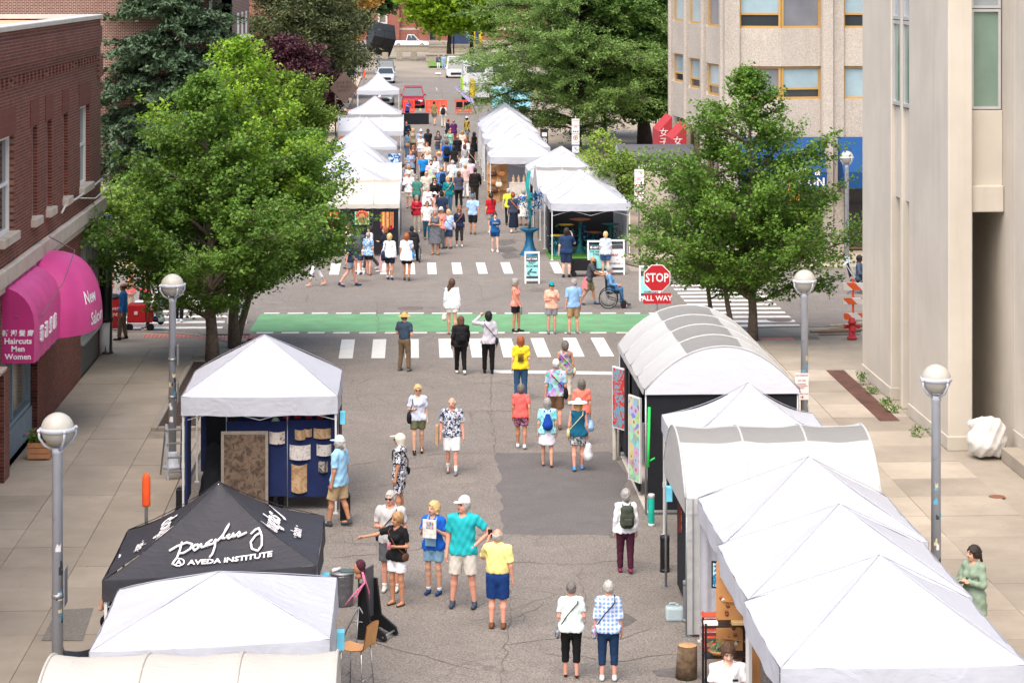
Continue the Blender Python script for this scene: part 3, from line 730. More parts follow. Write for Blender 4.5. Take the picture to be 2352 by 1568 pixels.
for i, (a, b) in enumerate(((UO + .5, UO + 3.72), (UO + 4.35, UO + 7.6))):
 w = wedge(ob, a, b, VO - .14, 1.15, 2.62, 4.5, M_BLUEAW)
 if i == 0:
  g = MB(); text_mb(g, 'BARBER &', .34, facing((b - 1.0, VO - 1.295, 2.62 + .62), '-y'), 0, .004, bold=.008); text_mb(g, 'SALON', .42, facing((b - .75, VO - 1.295, 2.62 + .24), '-y'), 0, .004, bold=.012); g.build('lettering', M_LET, w)
for i, v in enumerate((100.2, 105.6)):
 w = wedge(ob, v - 1.3, v + 1.3, UO - .35, .6, 3.0, 4.4, M_REDAW, side='-x')
 g = MB(); text_mb(g, '女\n子', .42, facing((UO - .72, v - 1.304, 3.45), '-y'), 0, .003); g.build('lettering', M_LET, w)
# dark barrel canopy over the entrance
M_CANV = mat('charcoal_canopy', S(84, 84, 86), .6, .06, 4); M_CANVD = mat('charcoal_valance', S(58, 58, 60), .65, .06, 4)
can = worldly(thing('entrance_canopy', 'long charcoal barrel canopy lettered in white beside the office block', 'canopy', (10.4, 98.0, 0)))
g = MB(); x0, x1, vc = 8.85, 12.05, 98.0
g.grid(lambda i, j: (x0 + (x1 - x0) * i, vc - .75 * math.cos(math.pi * j), 3.0 + .62 * math.sin(math.pi * j)), 12, 12)
sh = g.build('barrel_roof', M_CANV, can)
g = MB(); g.box((x0, vc - .76, 2.55), (x1, vc - .735, 3.0)); g.box((x0, vc + .735, 2.55), (x1, vc + .76, 3.0)); va = g.build('valance', M_CANVD, can)
g = MB(); text_mb(g, 'MAYNARD HOUSE', .36, facing((10.55, vc - .766, 2.76), '-y'), 0, .003); g.build('lettering', M_LET, va)
g = MB(); end = [(x0 - .004, vc - .75 * math.cos(math.pi * k / 12), 3.0 + .62 * math.sin(math.pi * k / 12)) for k in range(13)]
g.add(end + [(x0 - .004, vc + .75, 2.55), (x0 - .004, vc - .75, 2.55)], [list(range(15))]); g.build('end_panel', mat('grey_canvas', S(160, 160, 168), .7, .05), can)
for y in (vc - .7, vc + .7): g = MB(); g.tube([(x0 + .1, y, .1), (x0 + .1, y, 3.0)], .03, 8); g.build('post', M_STEEL, can)

# ------------------------------------------------------------------ second brick building behind the conifers
M_BR2Y = brick_mat('brick_far_front', 'y', S(112, 54, 46), S(90, 44, 38), S(172, 156, 142), .22, .08, .3, msize=.016)
M_BR2X = brick_mat('brick_far_side', 'x', S(112, 54, 46), S(90, 44, 38), S(172, 156, 142), .22, .08, .3, msize=.016)
V2 = 122.0; U2 = AV(531, 60, V2).x; U2E = U2
b2 = worldly(thing('brick_hall', 'tall red brick hall with white trim rising behind the dark spruce', 'building', (U2 - 8, V2, 0)))
g = MB(); wall_cells(g, 'y', V2, .5, U2 - 40, U2, 0, 14.5, [(U2 - 2.5 - 3.2 * k, U2 - 1.0 - 3.2 * k, z, z + 2.3) for k in range(1, 11) for z in (1.2, 4.6)] + [(U2 - 2.5 - 3.2 * k, U2 - 1.0 - 3.2 * k, 10.2, 12.6) for k in range(1, 11)], -1, 0)
wall_cells(g, 'x', U2, .5, V2, V2 + 14, 0, 14.5, [(V2 + 4.2 + k * 3.2, V2 + 5.8 + k * 3.2, 4.5, 8.7) for k in range(3)], 1, 1)
g.build('wall', [M_BR2Y, M_BR2X], b2)
for k in range(1, 11):
 for z in (1.2, 4.6, 10.2): window(b2, 'y', V2 + .3, -1, U2 - 2.5 - 3.2 * k, U2 - 1.0 - 3.2 * k, z, z + (2.4 if z > 9 else 2.3), M_WFRAME, M_DGLASS, .1, .15, bars=[z + 1.15])
for k in range(3): window(b2, 'x', U2 - .2, 1, V2 + 4.2 + k * 3.2, V2 + 5.8 + k * 3.2, 4.5, 8.7, M_WFRAME, M_WFRAME, .12, .2, vbars=[V2 + 5 + k * 3.2])
for x in (U2 - 1.05,): g = MB(); g.box((x - .08, V2 - .1, 0), (x + .08, V2 - .005, 14.4)); g.build('downpipe', M_WFRAME, b2)
g = MB(); g.bbox((U2 - 40, V2 - .06, 9.62), (U2 + .06, V2 - .004, 9.85), .01); g.build('soldier_band', brick_mat('brick_far_band', 'y', S(120, 58, 50), S(98, 48, 42), S(170, 150, 138), .6, .09, .3, True), b2)
g = MB(); g.bbox((U2 - 40, V2 - .12, 14.5), (U2 + .12, V2 + 14, 14.8), .03); g.build('coping', M_STONE, b2)
g = MB(); g.bbox((U2 + .0, V2 + 5.0, 5.9), (U2 + .55, V2 + 7.2, 7.5), .05); g.bbox((U2, V2 + 5.2, .1), (U2 + .45, V2 + 7.0, 5.88), .05); g.build('oriel', M_WFRAME, b2)

# ------------------------------------------------------------------ campus building closing the view
V3 = 392.0
M_BR3 = brick_mat('brick_campus', 'y', S(150, 92, 82), S(136, 80, 72), S(172, 138, 126), .5, .2, .2)
b3 = worldly(thing('campus_building', 'long red brick campus building with pale stone bands closing the street', 'building', (0, V3, 0)))
xa, xb = AV(560, 90, V3).x, AV(1420, 90, V3).x; xp = AV(1172 * .784, 60, V3).x
doors = [(AV(980, 90, V3).x, AV(1000, 90, V3).x, 0, 6.2), (AV(1045, 90, V3).x, AV(1085, 90, V3).x, 1.5, 6)]
g = MB(); wall_cells(g, 'y', V3, .8, xa, xb, -.5, 26, doors + [(AV(832, 75, V3).x + k * 2.6, AV(832, 75, V3).x + 1.6 + k * 2.6, 2.6, 7.5) for k in range(2)], -1); g.build('wall', M_BR3, b3)
for k in range(2): window(b3, 'y', V3 + .4, -1, AV(832, 75, V3).x + k * 2.6, AV(832, 75, V3).x + 1.6 + k * 2.6, 2.6, 7.5, M_WFRAME, M_SHOPGL, .3, .3)
for (z, h) in ((8.9, .55), (10.9, .5), (11.9, .4), (1.6, .4), (16, .5)): g = MB(); g.box((xa, V3 - .25, z), (xb, V3 - .01, z + h)); g.build('stone_band', M_STONE, b3)
for px in (905, 975): x = AV(px, 60, V3).x; g = MB(); g.box((x - .9, V3 - 1.2, -.5), (x + .9, V3 - .26, 26)); g.build('buttress', M_BR3, b3)
M_NAVY = mat('navy_door', S(40, 56, 84), .5, .1, 1)
for d in doors: g = MB(); g.box((d[0], V3 + .2, d[2]), (d[1], V3 + .4, d[3])); g.build('loading_door', M_NAVY if d[2] == 0 else mat('grey_shutter', S(104, 108, 114), .5, .1, 1), b3)
g = MB(); g.box((xa, V3 - .9, -.5), (AV(980, 90, V3).x, V3 - .3, 1.55)); g.build('plinth', brick_mat('brick_campus_low', 'y', S(140, 84, 74), S(128, 76, 68), S(172, 138, 126), .5, .2, .2), b3)
# ------------------------------------------------------------------ pop-up tents
def canvas_mat(key, col, trans=.22, var=.03, wr=.42):
 m, nt, b, oc = newmat(key)
 n = _noise(nt, oc, 1.2, 4, .55); c = _mix(nt, n, [x * (1 - var * 2) for x in col], [min(1, x * (1 + var)) for x in col])
 nt.links.new(c, b.inputs['Base Color']); b.inputs['Roughness'].default_value = .62; b.inputs['Specular IOR Level'].default_value = .3
 w = _noise(nt, _map(nt, oc, (1, 1, 1.0)), 2.3, 3, .5, 1.2); w2 = _noise(nt, _map(nt, oc, (.8, 5, 2)), 3.0, 3, .5, .6)
 _bump(nt, b, _math(nt, 'ADD', w, _math(nt, 'MULTIPLY', w2, .5)), wr, .06)
 tr = _nn(nt, 'ShaderNodeBsdfTranslucent'); nt.links.new(c, tr.inputs[0]); mx = _nn(nt, 'ShaderNodeMixShader'); mx.inputs[0].default_value = trans
 nt.links.new(b.outputs[0], mx.inputs[1]); nt.links.new(tr.outputs[0], mx.inputs[2]); nt.links.new(mx.outputs[0], nt.nodes['Material Output'].inputs[0])
 return m
M_WCAN = canvas_mat('white_canvas', S(194, 196, 204)); M_CREAM = canvas_mat('cream_canvas', S(196, 191, 181)); M_OFFW = canvas_mat('offwhite_vinyl', S(198, 198, 196), .25)
M_CLEAR = canvas_mat('skylight_vinyl', S(166, 165, 162), .45); M_BLKCAN = canvas_mat('black_canvas', S(52, 51, 56), .02, .06); M_TAN = canvas_mat('tan_mesh', S(196, 182, 162), .3)
M_LEG = mat('white_leg', S(214, 214, 214), .4, .05, 3, metal=.2); M_GALV = mat('galvanised', S(150, 154, 156), .45, .1, 4, metal=.6)
M_BLKP = mat('black_panel', S(26, 28, 34), .95, .15, 5, bump=.2, bs=80); M_NAVYP = mat('navy_panel', S(22, 36, 78), .95, .18, 4, bump=.3, bs=70); M_BLACK = mat('black_plastic', S(22, 22, 24), .45, .1, 5)
def ring(mb, z, hw, hd, r, mi=0):
 for a, b in (((-hw, -hd), (hw, -hd)), ((hw, -hd), (hw, hd)), ((hw, hd), (-hw, hd)), ((-hw, hd), (-hw, -hd))): mb.bar((*a, z), (*b, z), r * 2, mi=mi)
def popup(label, cx, cy, w=3.05, d=3.05, rz=0, eave=2.32, apex=3.35, val=.30, m=M_WCAN, peak=.0, group=None, sides=(), legs=True, sag=.06, zb=0.0, name='canopy_tent', truss=True, skip=(), seed=0, roll=0.0):
 t = thing(name, label, 'tent', (cx, cy, zb), rz, group); hw, hd = w / 2, d / 2; rr = random.Random(seed + int(cx * 10 + cy * 7))
 cor = [(-hw, -hd), (hw, -hd), (hw, hd), (-hw, hd)]; cano = MB()
 def prof(t_): return (1 - peak) * t_ + peak * t_ ** 2.2
 for k in range(4):
  a, b = cor[k], cor[(k + 1) % 4]; ph = rr.uniform(0, 6)
  def fn(i, j, a=a, b=b, ph=ph):
   x = a[0] + (b[0] - a[0]) * i; y = a[1] + (b[1] - a[1]) * i; s = 1 - (2 * i - 1) ** 2
   f = j ** .9; z = eave + (apex - eave) * prof(f) - sag * s * math.sin(math.pi * (f * .85 + .08)) - .025 * s * (1 - f)
   z += (.010 * math.sin(i * 17 + ph + f * 5) + .008 * math.sin(i * 29 - f * 9 + ph * 2)) * (1 - f)
   return (x * (1 - f), y * (1 - f), z + roll * x * (1 - f))
  cano.grid(fn, 14, 12)
 co = cano.build('canopy', m, t)
 g = MB()
 for c in cor: g.tube([(c[0] * (1 - f), c[1] * (1 - f), eave + (apex - eave) * prof(f ** .9) + .0 + roll * c[0] * (1 - f)) for f in (0, .15, .3, .45, .6, .75, .9, 1)], .006, 4)
 g.build('seam', m, co)
 for k in range(4):
  if k in skip: continue
  a, b = cor[k], cor[(k + 1) % 4]; nx, ny = ((b[1] - a[1]), -(b[0] - a[0])); L = math.hypot(nx, ny); nx /= L; ny /= L; ph = rr.uniform(0, 6)
  v = MB()
  def fv(i, j, a=a, b=b):
   x = a[0] + (b[0] - a[0]) * i; y = a[1] + (b[1] - a[1]) * i; o = .012 + .03 * j * (.6 + .4 * math.sin(i * 13 + ph)) * min(1, 8 * min(i, 1 - i))
   return (x + nx * o, y + ny * o, eave + .0 - val * j - .02 * math.sin(math.pi * i) * (1 + j * .6) - .008 * j * math.sin(i * 22 + ph) + roll * x)
  v.grid(fv, 20, 4); v.build('valance', m, t)
 if legs:
  for c in cor:
   g = MB(); x, y = c[0] * .975, c[1] * .975; e2 = eave + roll * x; g.cbox((x, y, e2 / 2), (.04, .04, e2)); g.cbox((x, y, .01), (.1, .1, .02)); g.cbox((x, y, eave * .42), (.055, .055, .1)); g.build('leg', M_LEG, t)
 if truss:
  g = MB(); e = eave - .1
  for k in range(4):
   a, b = cor[k], cor[(k + 1) % 4]; pa = Vector((a[0] * .96, a[1] * .96, 0)); pb = Vector((b[0] * .96, b[1] * .96, 0))
   for q in range(2):
    p, r_ = pa.lerp(pb, q / 2), pa.lerp(pb, (q + 1) / 2)
    g.bar((p.x, p.y, e), (r_.x, r_.y, e - .38), .025, .012); g.bar((p.x, p.y, e - .38), (r_.x, r_.y, e), .025, .012)
  g.tube([(0, 0, eave - .35), (0, 0, apex - .03)], .02, 6); g.build('truss', M_LEG, t)
 for (k, mm, z0, z1) in sides:                                   # cloth walls: 0 front(-y) 1 right 2 back 3 left
  a, b = cor[k], cor[(k + 1) % 4]; v = MB(); ph = rr.uniform(0, 6)
  v.grid(lambda i, j: (.985 * (a[0] + (b[0] - a[0]) * i) + .012 * math.sin(i * 25 + ph) * (b[1] - a[1]) / w, .985 * (a[1] + (b[1] - a[1]) * i) + .012 * math.sin(i * 25 + ph) * (b[0] - a[0]) / w, z0 + (z1 - z0) * j), 24, 6)
  v.build('side_wall', mm, t)
 return t
def barrel(label, cx, cy, w, d, axis, eave=2.2, rise=.75, m=M_OFFW, mtop=M_CLEAR, ribs=3, group=None, endm=None, skirt=.25, overhang=.06, tops=(.3, .62), gable=True, name='barrel_tent'):
 "arched roof; axis 'x' or 'y' is the way the vault runs; w, d in x and y"
 t = thing(name, label, 'tent', (cx, cy, 0), 0, group); hw, hd = w / 2, d / 2
 L, A = (hw, hd) if axis == 'x' else (hd, hw)
 pt = (lambda l, a, z: (l, a, z)) if axis == 'x' else (lambda l, a, z: (a, l, z))
 def arch(s): return (-A + 2 * A * s, eave + rise * (1 - abs(2 * s - 1) ** 2.1))
 def srf(i, s, out=0.0):
  l = -L + 2 * L * i; a, z = arch(s); sc = abs(math.sin(i * ribs * math.pi)); sagv = .035 * sc
  return pt(l, a * (1 - .0 * sc), z - sagv + out + .006 * math.sin(i * 31 + s * 12))
 n0 = int(tops[0] * 20); n1 = int(tops[1] * 20)
 for (s0, s1, mm, nm) in ((0, tops[0], m, 'roof_panel'), (tops[0], tops[1], mtop, 'skylight_panel'), (tops[1], 1, m, 'roof_panel')):
  if s1 - s0 < .01: continue
  g = MB(); g.grid(lambda i, j: srf(i, s0 + (s1 - s0) * j), ribs * 8, 10); g.build(nm, mm, t)
 for k in range(ribs + 1):
  g = MB(); g.tube([srf(k / ribs, s / 16, .0) for s in range(17)], .02, 8); g.build('rib', m, t)
 for s in (0, 1):
  g = MB(); g.grid(lambda i, j: pt(-L + 2 * L * i, (A + .015 + .02 * j) * (1 if s else -1), eave - skirt * j - .012 * abs(math.sin(i * ribs * math.pi * 2)) * j), ribs * 8, 3); g.build('valance', m, t)
 for e in (-1, 1):
  g = MB(); vs = [pt(e * (L + .01), *arch(s / 18)) for s in range(19)] + [pt(e * (L + .01), A, eave - skirt), pt(e * (L + .01), -A, eave - skirt)]
  if gable: g.add(vs, [list(range(len(vs)))]); g.build('gable', endm or m, t)
 for sx in (-1, 1):
  for sy in (-1, 1): g = MB(); g.tube([(sx * hw * .985, sy * hd * .985, 0), (sx * hw * .985, sy * hd * .985, eave)], .022, 8); g.cbox((sx * hw * .985, sy * hd * .985, .006), (.12, .12, .012)); g.build('leg', M_GALV, t)
 return t
def mid(a, b): return ((a.x + b.x) / 2, (a.y + b.y) / 2)
def from_eave(pl, pr, h):
 "front eave corners in the photograph -> (cx, front y)"
 a = P(*pl, h); b = P(*pr, h); return (a.x + b.x) / 2, (a.y + b.y) / 2, (b.x - a.x)
TW = {}
# left row, near
def corner_pop(label, fl, fr, apx, h, half=1.5, **k):
 "front eave corners and apex as seen; h = eave height"
 a = P(*fl, h); b = P(*fr, h); v = (a.y + b.y) / 2 + half; p = AV(*apx, v)
 return popup(label, p.x, v, w=k.pop('w', 3.0), d=2 * half, eave=h, apex=p.z, **k)
def apex_pop(label, px, py, v, eave=2.2, **k):
 p = AV(px, py, v); return popup(label, p.x, v, eave=eave, apex=p.z, **k)
TW['L2'] = corner_pop('white pop-up tent between the black lettered tent and the cream barrel tent', (216, 1493), (763, 1470), (504, 1311), 2.3, sag=.05, roll=.04)
TW['L3'] = corner_pop('black pop-up tent printed with white script lettering', (273, 1330), (750, 1299), (502, 1105), 2.3, m=M_BLKCAN, peak=.35, sag=.1, roll=.06)
TW['L4'] = corner_pop('white pop-up tent hung with navy display panels and pelts', (422, 912), (790, 908), (607, 768), 2.35, 1.55, w=3.1, val=.36)
TW['L1'] = barrel('cream barrel-roofed tent next to the wooden cafe chair', -2.45, 26.9, 3.3, 3.1, 'x', eave=2.25, rise=.62, m=M_CREAM, mtop=M_CREAM, ribs=3)
# right row, near
TW['R1'] = apex_pop('white pop-up tent over the seated man in white shirt', 2020, 1272, 29.75, 2.3, peak=.12, sag=.05)
TW['R2'] = apex_pop('white pop-up tent over the perforated wooden jewellery board', 1928, 1155, 32.85, 2.3, peak=.12, sag=.05)
TW['R3'] = apex_pop('white pop-up tent with bunched white curtain beside the barrel tent', 1857, 1047, 35.95, 2.3, peak=.12, sag=.05, val=.28)
TW['R4'] = barrel('white barrel-roofed tent running across the row with grey skylight band', 6.12, 39.25, 3.2, 3.1, 'x', eave=2.25, rise=.85, ribs=3, tops=(.3, .52))
TW['R5'] = apex_pop('small peaked white tent squeezed between two barrel roofs', 1718, 877, 43.2, 2.3, peak=.5, sag=.1, w=2.9, d=2.8)
TW['R6'] = barrel('long white barrel-roofed tent with black walls hung with paintings', 6.27, 49.1, 3.08, 5.8, 'y', eave=2.5, rise=.85, ribs=4, tops=(.28, .66), skirt=.1, endm=canvas_mat('gable_white_brightened', S(224, 226, 234), .22, .02, .2))  # gable canvas painted lighter to offset the weaker light on its upright face
# left row beyond the crossing
TW['LF1'] = barrel('cream barrel-roofed tent with tan skylight and black walls of woven art', -1.75, 91.1, 3.0, 3.1, 'x', eave=1.98, rise=.8, m=M_CREAM, mtop=M_TAN, ribs=3, tops=(.36, .52), skirt=.16)
TW['LF2'] = apex_pop('white peaked tent just behind the cream barrel tent', 825, 382, 94.6)
TW['LF3'] = barrel('white barrel-roofed tent second behind the woven art tent', -1.75, 98.0, 3.1, 3.2, 'x', eave=2.15, rise=.75, m=M_WCAN, mtop=M_WCAN)
TW['LF4'] = apex_pop('white peaked tent in front of the blue framed picture', 825, 340, 101.6)
TW['LF5'] = apex_pop('white peaked tent nearest the blue framed picture', 822, 318, 105.2)
TW['LF6'] = apex_pop('white peaked tent with vented top and grey valance', 842, 268, 117.6, 2.25, peak=.2)
TW['LF7'] = barrel('white barrel-roofed tent with pale grey skylight beside the parking kiosk', -1.95, 130.0, 3.6, 3.4, 'x', eave=2.2, rise=.8, m=M_WCAN, mtop=M_CLEAR, tops=(.32, .52))
TW['LF8'] = apex_pop('white peaked tent beside the brown barrier posts', 861, 220, 145.0, 2.25, peak=.3, w=3.3)
TW['LF9'] = apex_pop('tall sharp-peaked white frame tent near the red car', 869, 165, 169.5, 2.5, peak=.6, val=.3, truss=False)
# right row beyond the crossing
TW['RF1'] = corner_pop('white pop-up tent on the crossing corner sheltering copper fountains', (1263, 464), (1448, 469), (1350, 400), 2.15, w=3.0, peak=.35, val=.28)
TW['RF2'] = apex_pop('white pop-up tent directly behind the copper fountain tent', 1331, 388, 93.0, 2.15, peak=.35)
TW['RF3'] = barrel('white barrel-roofed tent behind the copper fountain tents', 6.95, 96.6, 3.2, 3.1, 'x', eave=2.05, rise=.75, m=M_OFFW, mtop=M_CLEAR, tops=(.32, .54))
TW['RF4'] = apex_pop('white peaked tent just behind the barrel tent of the far right row', 1300, 348.6, 100.4, 2.15)
TW['RF5'] = apex_pop('white peaked tent near the accessible parking sign', 1289, 335, 104.0, 2.15)
TW['RF6'] = apex_pop('white pop-up tent open towards the leather bag stall', 1196, 306, 112.0, 2.15, val=.32, w=3.1)
TW['RF7'] = apex_pop('cream-white peaked tent behind the leather bag stall', 1190, 281, 117.4, 2.2)
TW['RF8'] = apex_pop('white peaked tent beside the right parking kiosk', 1175, 264.5, 123.6, 2.2)
TW['RF9'] = apex_pop('white peaked tent with grey shaded roof', 1170, 252, 129.0, 2.2)
TW['RF10'] = apex_pop('white peaked tent second from the blue trailer', 1160, 247, 133.4, 2.2)
TW['RF11'] = apex_pop('white peaked tent standing against the blue trailer', 1159, 237, 138.4, 2.2)
# ------------------------------------------------------------------ trees
def leaf_mat(key, col, col2, trans=.3, rough=.55):
 m, nt, b, oc = newmat(key); geo = _nn(nt, 'ShaderNodeNewGeometry')
 c = _mix(nt, geo.outputs['Random Per Island'], col, col2)
 n = _noise(nt, oc, .9, 3); c = _mix(nt, _math(nt, 'MULTIPLY', _ramp(nt, n, .4, .7), .45), c, [min(1, x * 1.35) for x in col2])
 nt.links.new(c, b.inputs['Base Color']); b.inputs['Roughness'].default_value = rough; b.inputs['Specular IOR Level'].default_value = .35
 tr = _nn(nt, 'ShaderNodeBsdfTranslucent'); nt.links.new(c, tr.inputs[0]); mx = _nn(nt, 'ShaderNodeMixShader'); mx.inputs[0].default_value = trans
 nt.links.new(b.outputs[0], mx.inputs[1]); nt.links.new(tr.outputs[0], mx.inputs[2]); nt.links.new(mx.outputs[0], nt.nodes['Material Output'].inputs[0])
 return m
M_BARK = mat('bark', S(104, 92, 80), .95, .35, 9, bump=1.0, bs=18); M_BARKD = mat('bark_dark', S(66, 56, 50), .95, .3, 9, bump=.8, bs=14)
def leaves(centers, per, spread, size, aspect, up, R_, dirs=None, flat=1.0):
 "quads scattered round clump centres; returns verts, faces"
 Cn = np.repeat(np.asarray(centers), per, axis=0); N = len(Cn)
 off = R_.normal(0, 1, (N, 3)) * spread; off[:, 2] *= flat
 if dirs is not None:
  D = np.repeat(np.asarray(dirs), per, axis=0); off = off * .45 + D * R_.uniform(-1, 1, (N, 1)) * spread * 2.2
 c = Cn + off
 nrm = R_.normal(0, 1, (N, 3)); nrm[:, 2] = np.abs(nrm[:, 2]) + up; nrm /= np.linalg.norm(nrm, axis=1, keepdims=True)
 t = R_.normal(0, 1, (N, 3)); t -= nrm * (t * nrm).sum(1, keepdims=True); t /= np.linalg.norm(t, axis=1, keepdims=True)
 if dirs is not None:
  t = D + R_.normal(0, .5, (N, 3)); t -= nrm * (t * nrm).sum(1, keepdims=True); t /= np.linalg.norm(t, axis=1, keepdims=True) + 1e-6
 b = np.cross(nrm, t); s = size * R_.uniform(.6, 1.3, (N, 1)); w = s * aspect
 V = np.stack([c - t * s * .5, c + b * w * .5 + t * s * .12 + nrm * s * .08, c + t * s * .5, c - b * w * .5 + t * s * .12 + nrm * s * .08], 1).reshape(-1, 3)
 return V, np.arange(N * 4).reshape(-1, 4)
def env(tab, h):
 for (h0, r0), (h1, r1) in zip(tab[:-1], tab[1:]):
  if h0 <= h <= h1: return r0 + (r1 - r0) * (h - h0) / max(1e-6, h1 - h0)
 return 0.0
def tree(name, label, pos, H, tab, lm, seed=0, limbs=40, rise=.55, trunk=.14, per=24, spread=.16, size=.085, aspect=.95, up=.6, sub=6, droop=0., bark=M_BARK, first=.2, clump_step=.28, group=None, cat='tree', lean=(0, 0), zb=.1, sprays=False, flat=.7, jit=.35, trunkless=False, squash=(1, 1), fork=None):
 r = np.random.default_rng(seed); rd = random.Random(seed)
 t = thing(name, label, cat, (pos[0], pos[1], zb), 0, group); tb = MB()
 path = [Vector((0, 0, 0))]; n = 9
 for i in range(1, n + 1):
  f = i / n; path.append(Vector((lean[0] * f + rd.gauss(0, .035) * H / 8 * (f < 1), lean[1] * f + rd.gauss(0, .035) * H / 8, H * .96 * f)))
 tb.tube(path, [trunk * (1.25 if i == 0 else 1) * (1 - .93 * (i / n) ** .9) + .012 for i in range(n + 1)], 9)
 def on_trunk(h): k = h / (H * .96) * n; i = min(n - 1, int(k)); return path[i].lerp(path[i + 1], k - i)
 cen = []; dirs = []; ga = rd.uniform(0, 6.28)
 for k in range(limbs):
  hf = first + (1 - first) * (k + .5) / limbs; hf = min(.985, hf + rd.gauss(0, .03)); ga += 2.39996 + rd.gauss(0, .25)
  rad = env(tab, hf) * rd.uniform(1 - jit, 1.08)
  if rad < .05: continue
  h0 = H * max(first * .75, hf - .10 * rise * rad / max(1, H * .12)); p0 = on_trunk(min(h0, H * .95)); L = rad
  dx, dy = math.cos(ga) * squash[0], math.sin(ga) * squash[1]; pts = [p0]; m = 5
  for j in range(1, m + 1):
   f = j / m; z = p0.z + (H * hf - p0.z) * f ** .8 + rise * L * (f * .5 - .25 * f * f * 2 * droop) - droop * L * f * f * .6
   pts.append(Vector((p0.x + dx * L * f + rd.gauss(0, .03) * L, p0.y + dy * L * f + rd.gauss(0, .03) * L, z + rd.gauss(0, .02) * L)))
  r0 = min(trunk * .5, .018 + .016 * L); tb.tube(pts, [r0 * (1 - .85 * j / m) + .006 for j in range(m + 1)], 5, cap=False)
  ns = max(2, int(sub * (.5 + L / max(1., H * .3))))
  for q in range(ns + 1):
   f = .22 + .78 * (q + rd.random() * .5) / (ns + .5); f = min(1, f); j = min(m - 1, int(f * m)); b0 = pts[j].lerp(pts[j + 1], f * m - j)
   ang = ga + rd.choice((-1, 1)) * rd.uniform(.35, 1.15) * (0 if q == ns else 1); l2 = L * rd.uniform(.22, .5) * (1.15 - .5 * f) + .12
   e = b0 + Vector((math.cos(ang) * l2, math.sin(ang) * l2, l2 * (rd.uniform(-.35, 1.1) * (.35 + rise) - droop * rd.uniform(.3, .9))))
   tb.tube([b0, (b0 + e) / 2 + Vector((0, 0, .04 * l2)), e], [.012 + .006 * L, .008, .004], 4, cap=False)
   nc = max(1, int(l2 / clump_step)); d = (e - b0).normalized()
   for c in range(nc + 1):
    pnt = b0.lerp(e, (c + .6) / (nc + .6)); cen.append(tuple(pnt)); dirs.append(tuple(d))
 if not trunkless: tb.build('trunk', bark, t)
 V, F = leaves(np.array(cen), per, spread, size, aspect, up, r, np.array(dirs) if sprays else None, flat)
 link('crown', npmesh('crown', V, F, lm), t); return t
L_GK1 = leaf_mat('ginkgo_leaf', S(70, 106, 36), S(118, 152, 62), .4); L_GK2 = leaf_mat('ginkgo_leaf_yellow', S(104, 144, 30), S(148, 180, 58), .42); L_GK3 = leaf_mat('ginkgo_leaf_dark', S(66, 104, 32), S(116, 150, 58), .36)
L_SPR = leaf_mat('spruce_needles', S(42, 64, 44), S(86, 108, 78), .1, .7); L_PINE = leaf_mat('pine_needles', S(48, 62, 40), S(98, 106, 64), .15, .7)
L_PLUM = leaf_mat('plum_leaf', S(48, 22, 30), S(88, 48, 56), .2); L_BUSH = leaf_mat('shrub_leaf', S(84, 116, 34), S(128, 154, 60), .3); L_LOC = leaf_mat('locust_leaf', S(92, 128, 60), S(142, 170, 94), .4)
L_MAP = leaf_mat('maple_leaf', S(48, 82, 34), S(96, 130, 56), .3); L_BRT = leaf_mat('bright_leaf', S(104, 142, 26), S(148, 178, 50), .4); L_ORG = leaf_mat('orange_leaf', S(150, 120, 50), S(196, 150, 76), .3); L_YOUNG = leaf_mat('young_leaf', S(124, 156, 52), S(160, 184, 84), .4); L_OAK = leaf_mat('oak_leaf', S(46, 80, 44), S(86, 118, 62), .25)
p = P(488, 842)
tree('ginkgo_tree', 'bushy green ginkgo on the left walk, front of the two trunks', (p.x, p.y), 7.9, [(0, .2), (.16, 1.0), (.24, 2.8), (.38, 3.5), (.52, 2.7), (.7, 1.7), (.86, .9), (1, .15)], L_GK1, 3, 60, .5, .17, 24, .12, .098, sub=9, first=.2, droop=.08, lean=(-.25, .1), jit=.5, clump_step=.3)
p = P(522, 826)
tree('ginkgo_tree', 'taller yellow-green ginkgo rising behind the bushy one on the left walk', (p.x + .1, p.y + 1.3), 8.75, [(0, .2), (.3, 1.5), (.42, 2.8), (.58, 2.6), (.7, 2.0), (.82, 1.4), (.92, .7), (1, .1)], L_GK2, 5, 52, .75, .15, 24, .12, .098, sub=8, first=.34, lean=(.15, .2), jit=.45, clump_step=.3)
p = P(560, 800)
tree('ginkgo_tree', 'dark leaning ginkgo spreading over the corner of the left crossing', (-4.9, 67.2), 5.9, [(0, .2), (.3, 2.0), (.45, 2.9), (.65, 2.5), (.85, 1.4), (1, .2)], L_GK3, 8, 36, .4, .11, 24, .12, .098, sub=8, first=.3, lean=(1.5, .3), jit=.45, clump_step=.3)
p = P(1729, 792)
tree('ginkgo_tree', 'tall spiky green ginkgo by the stop sign', (p.x, p.y), 7.85, [(0, .2), (.2, 3.0), (.34, 3.5), (.53, 2.9), (.72, 2.1), (.85, 1.5), (.93, .5), (1, .14)], L_GK3, 21, 56, .5, .13, 24, .12, .098, sub=9, first=.2, droop=.08, lean=(-.1, 0), jit=.55, clump_step=.3)
p = P(1692, 800)
tree('ginkgo_tree', 'short thin-trunked ginkgo next to the spiky one by the stop sign', (p.x - .1, p.y + .5), 5.6, [(0, .2), (.3, 1.6), (.42, 2.6), (.6, 2.2), (.8, 1.3), (1, .15)], L_GK3, 23, 24, .35, .08, 22, .125, .085, sub=6, first=.3, lean=(-.5, .3))
p = P(1660, 795)
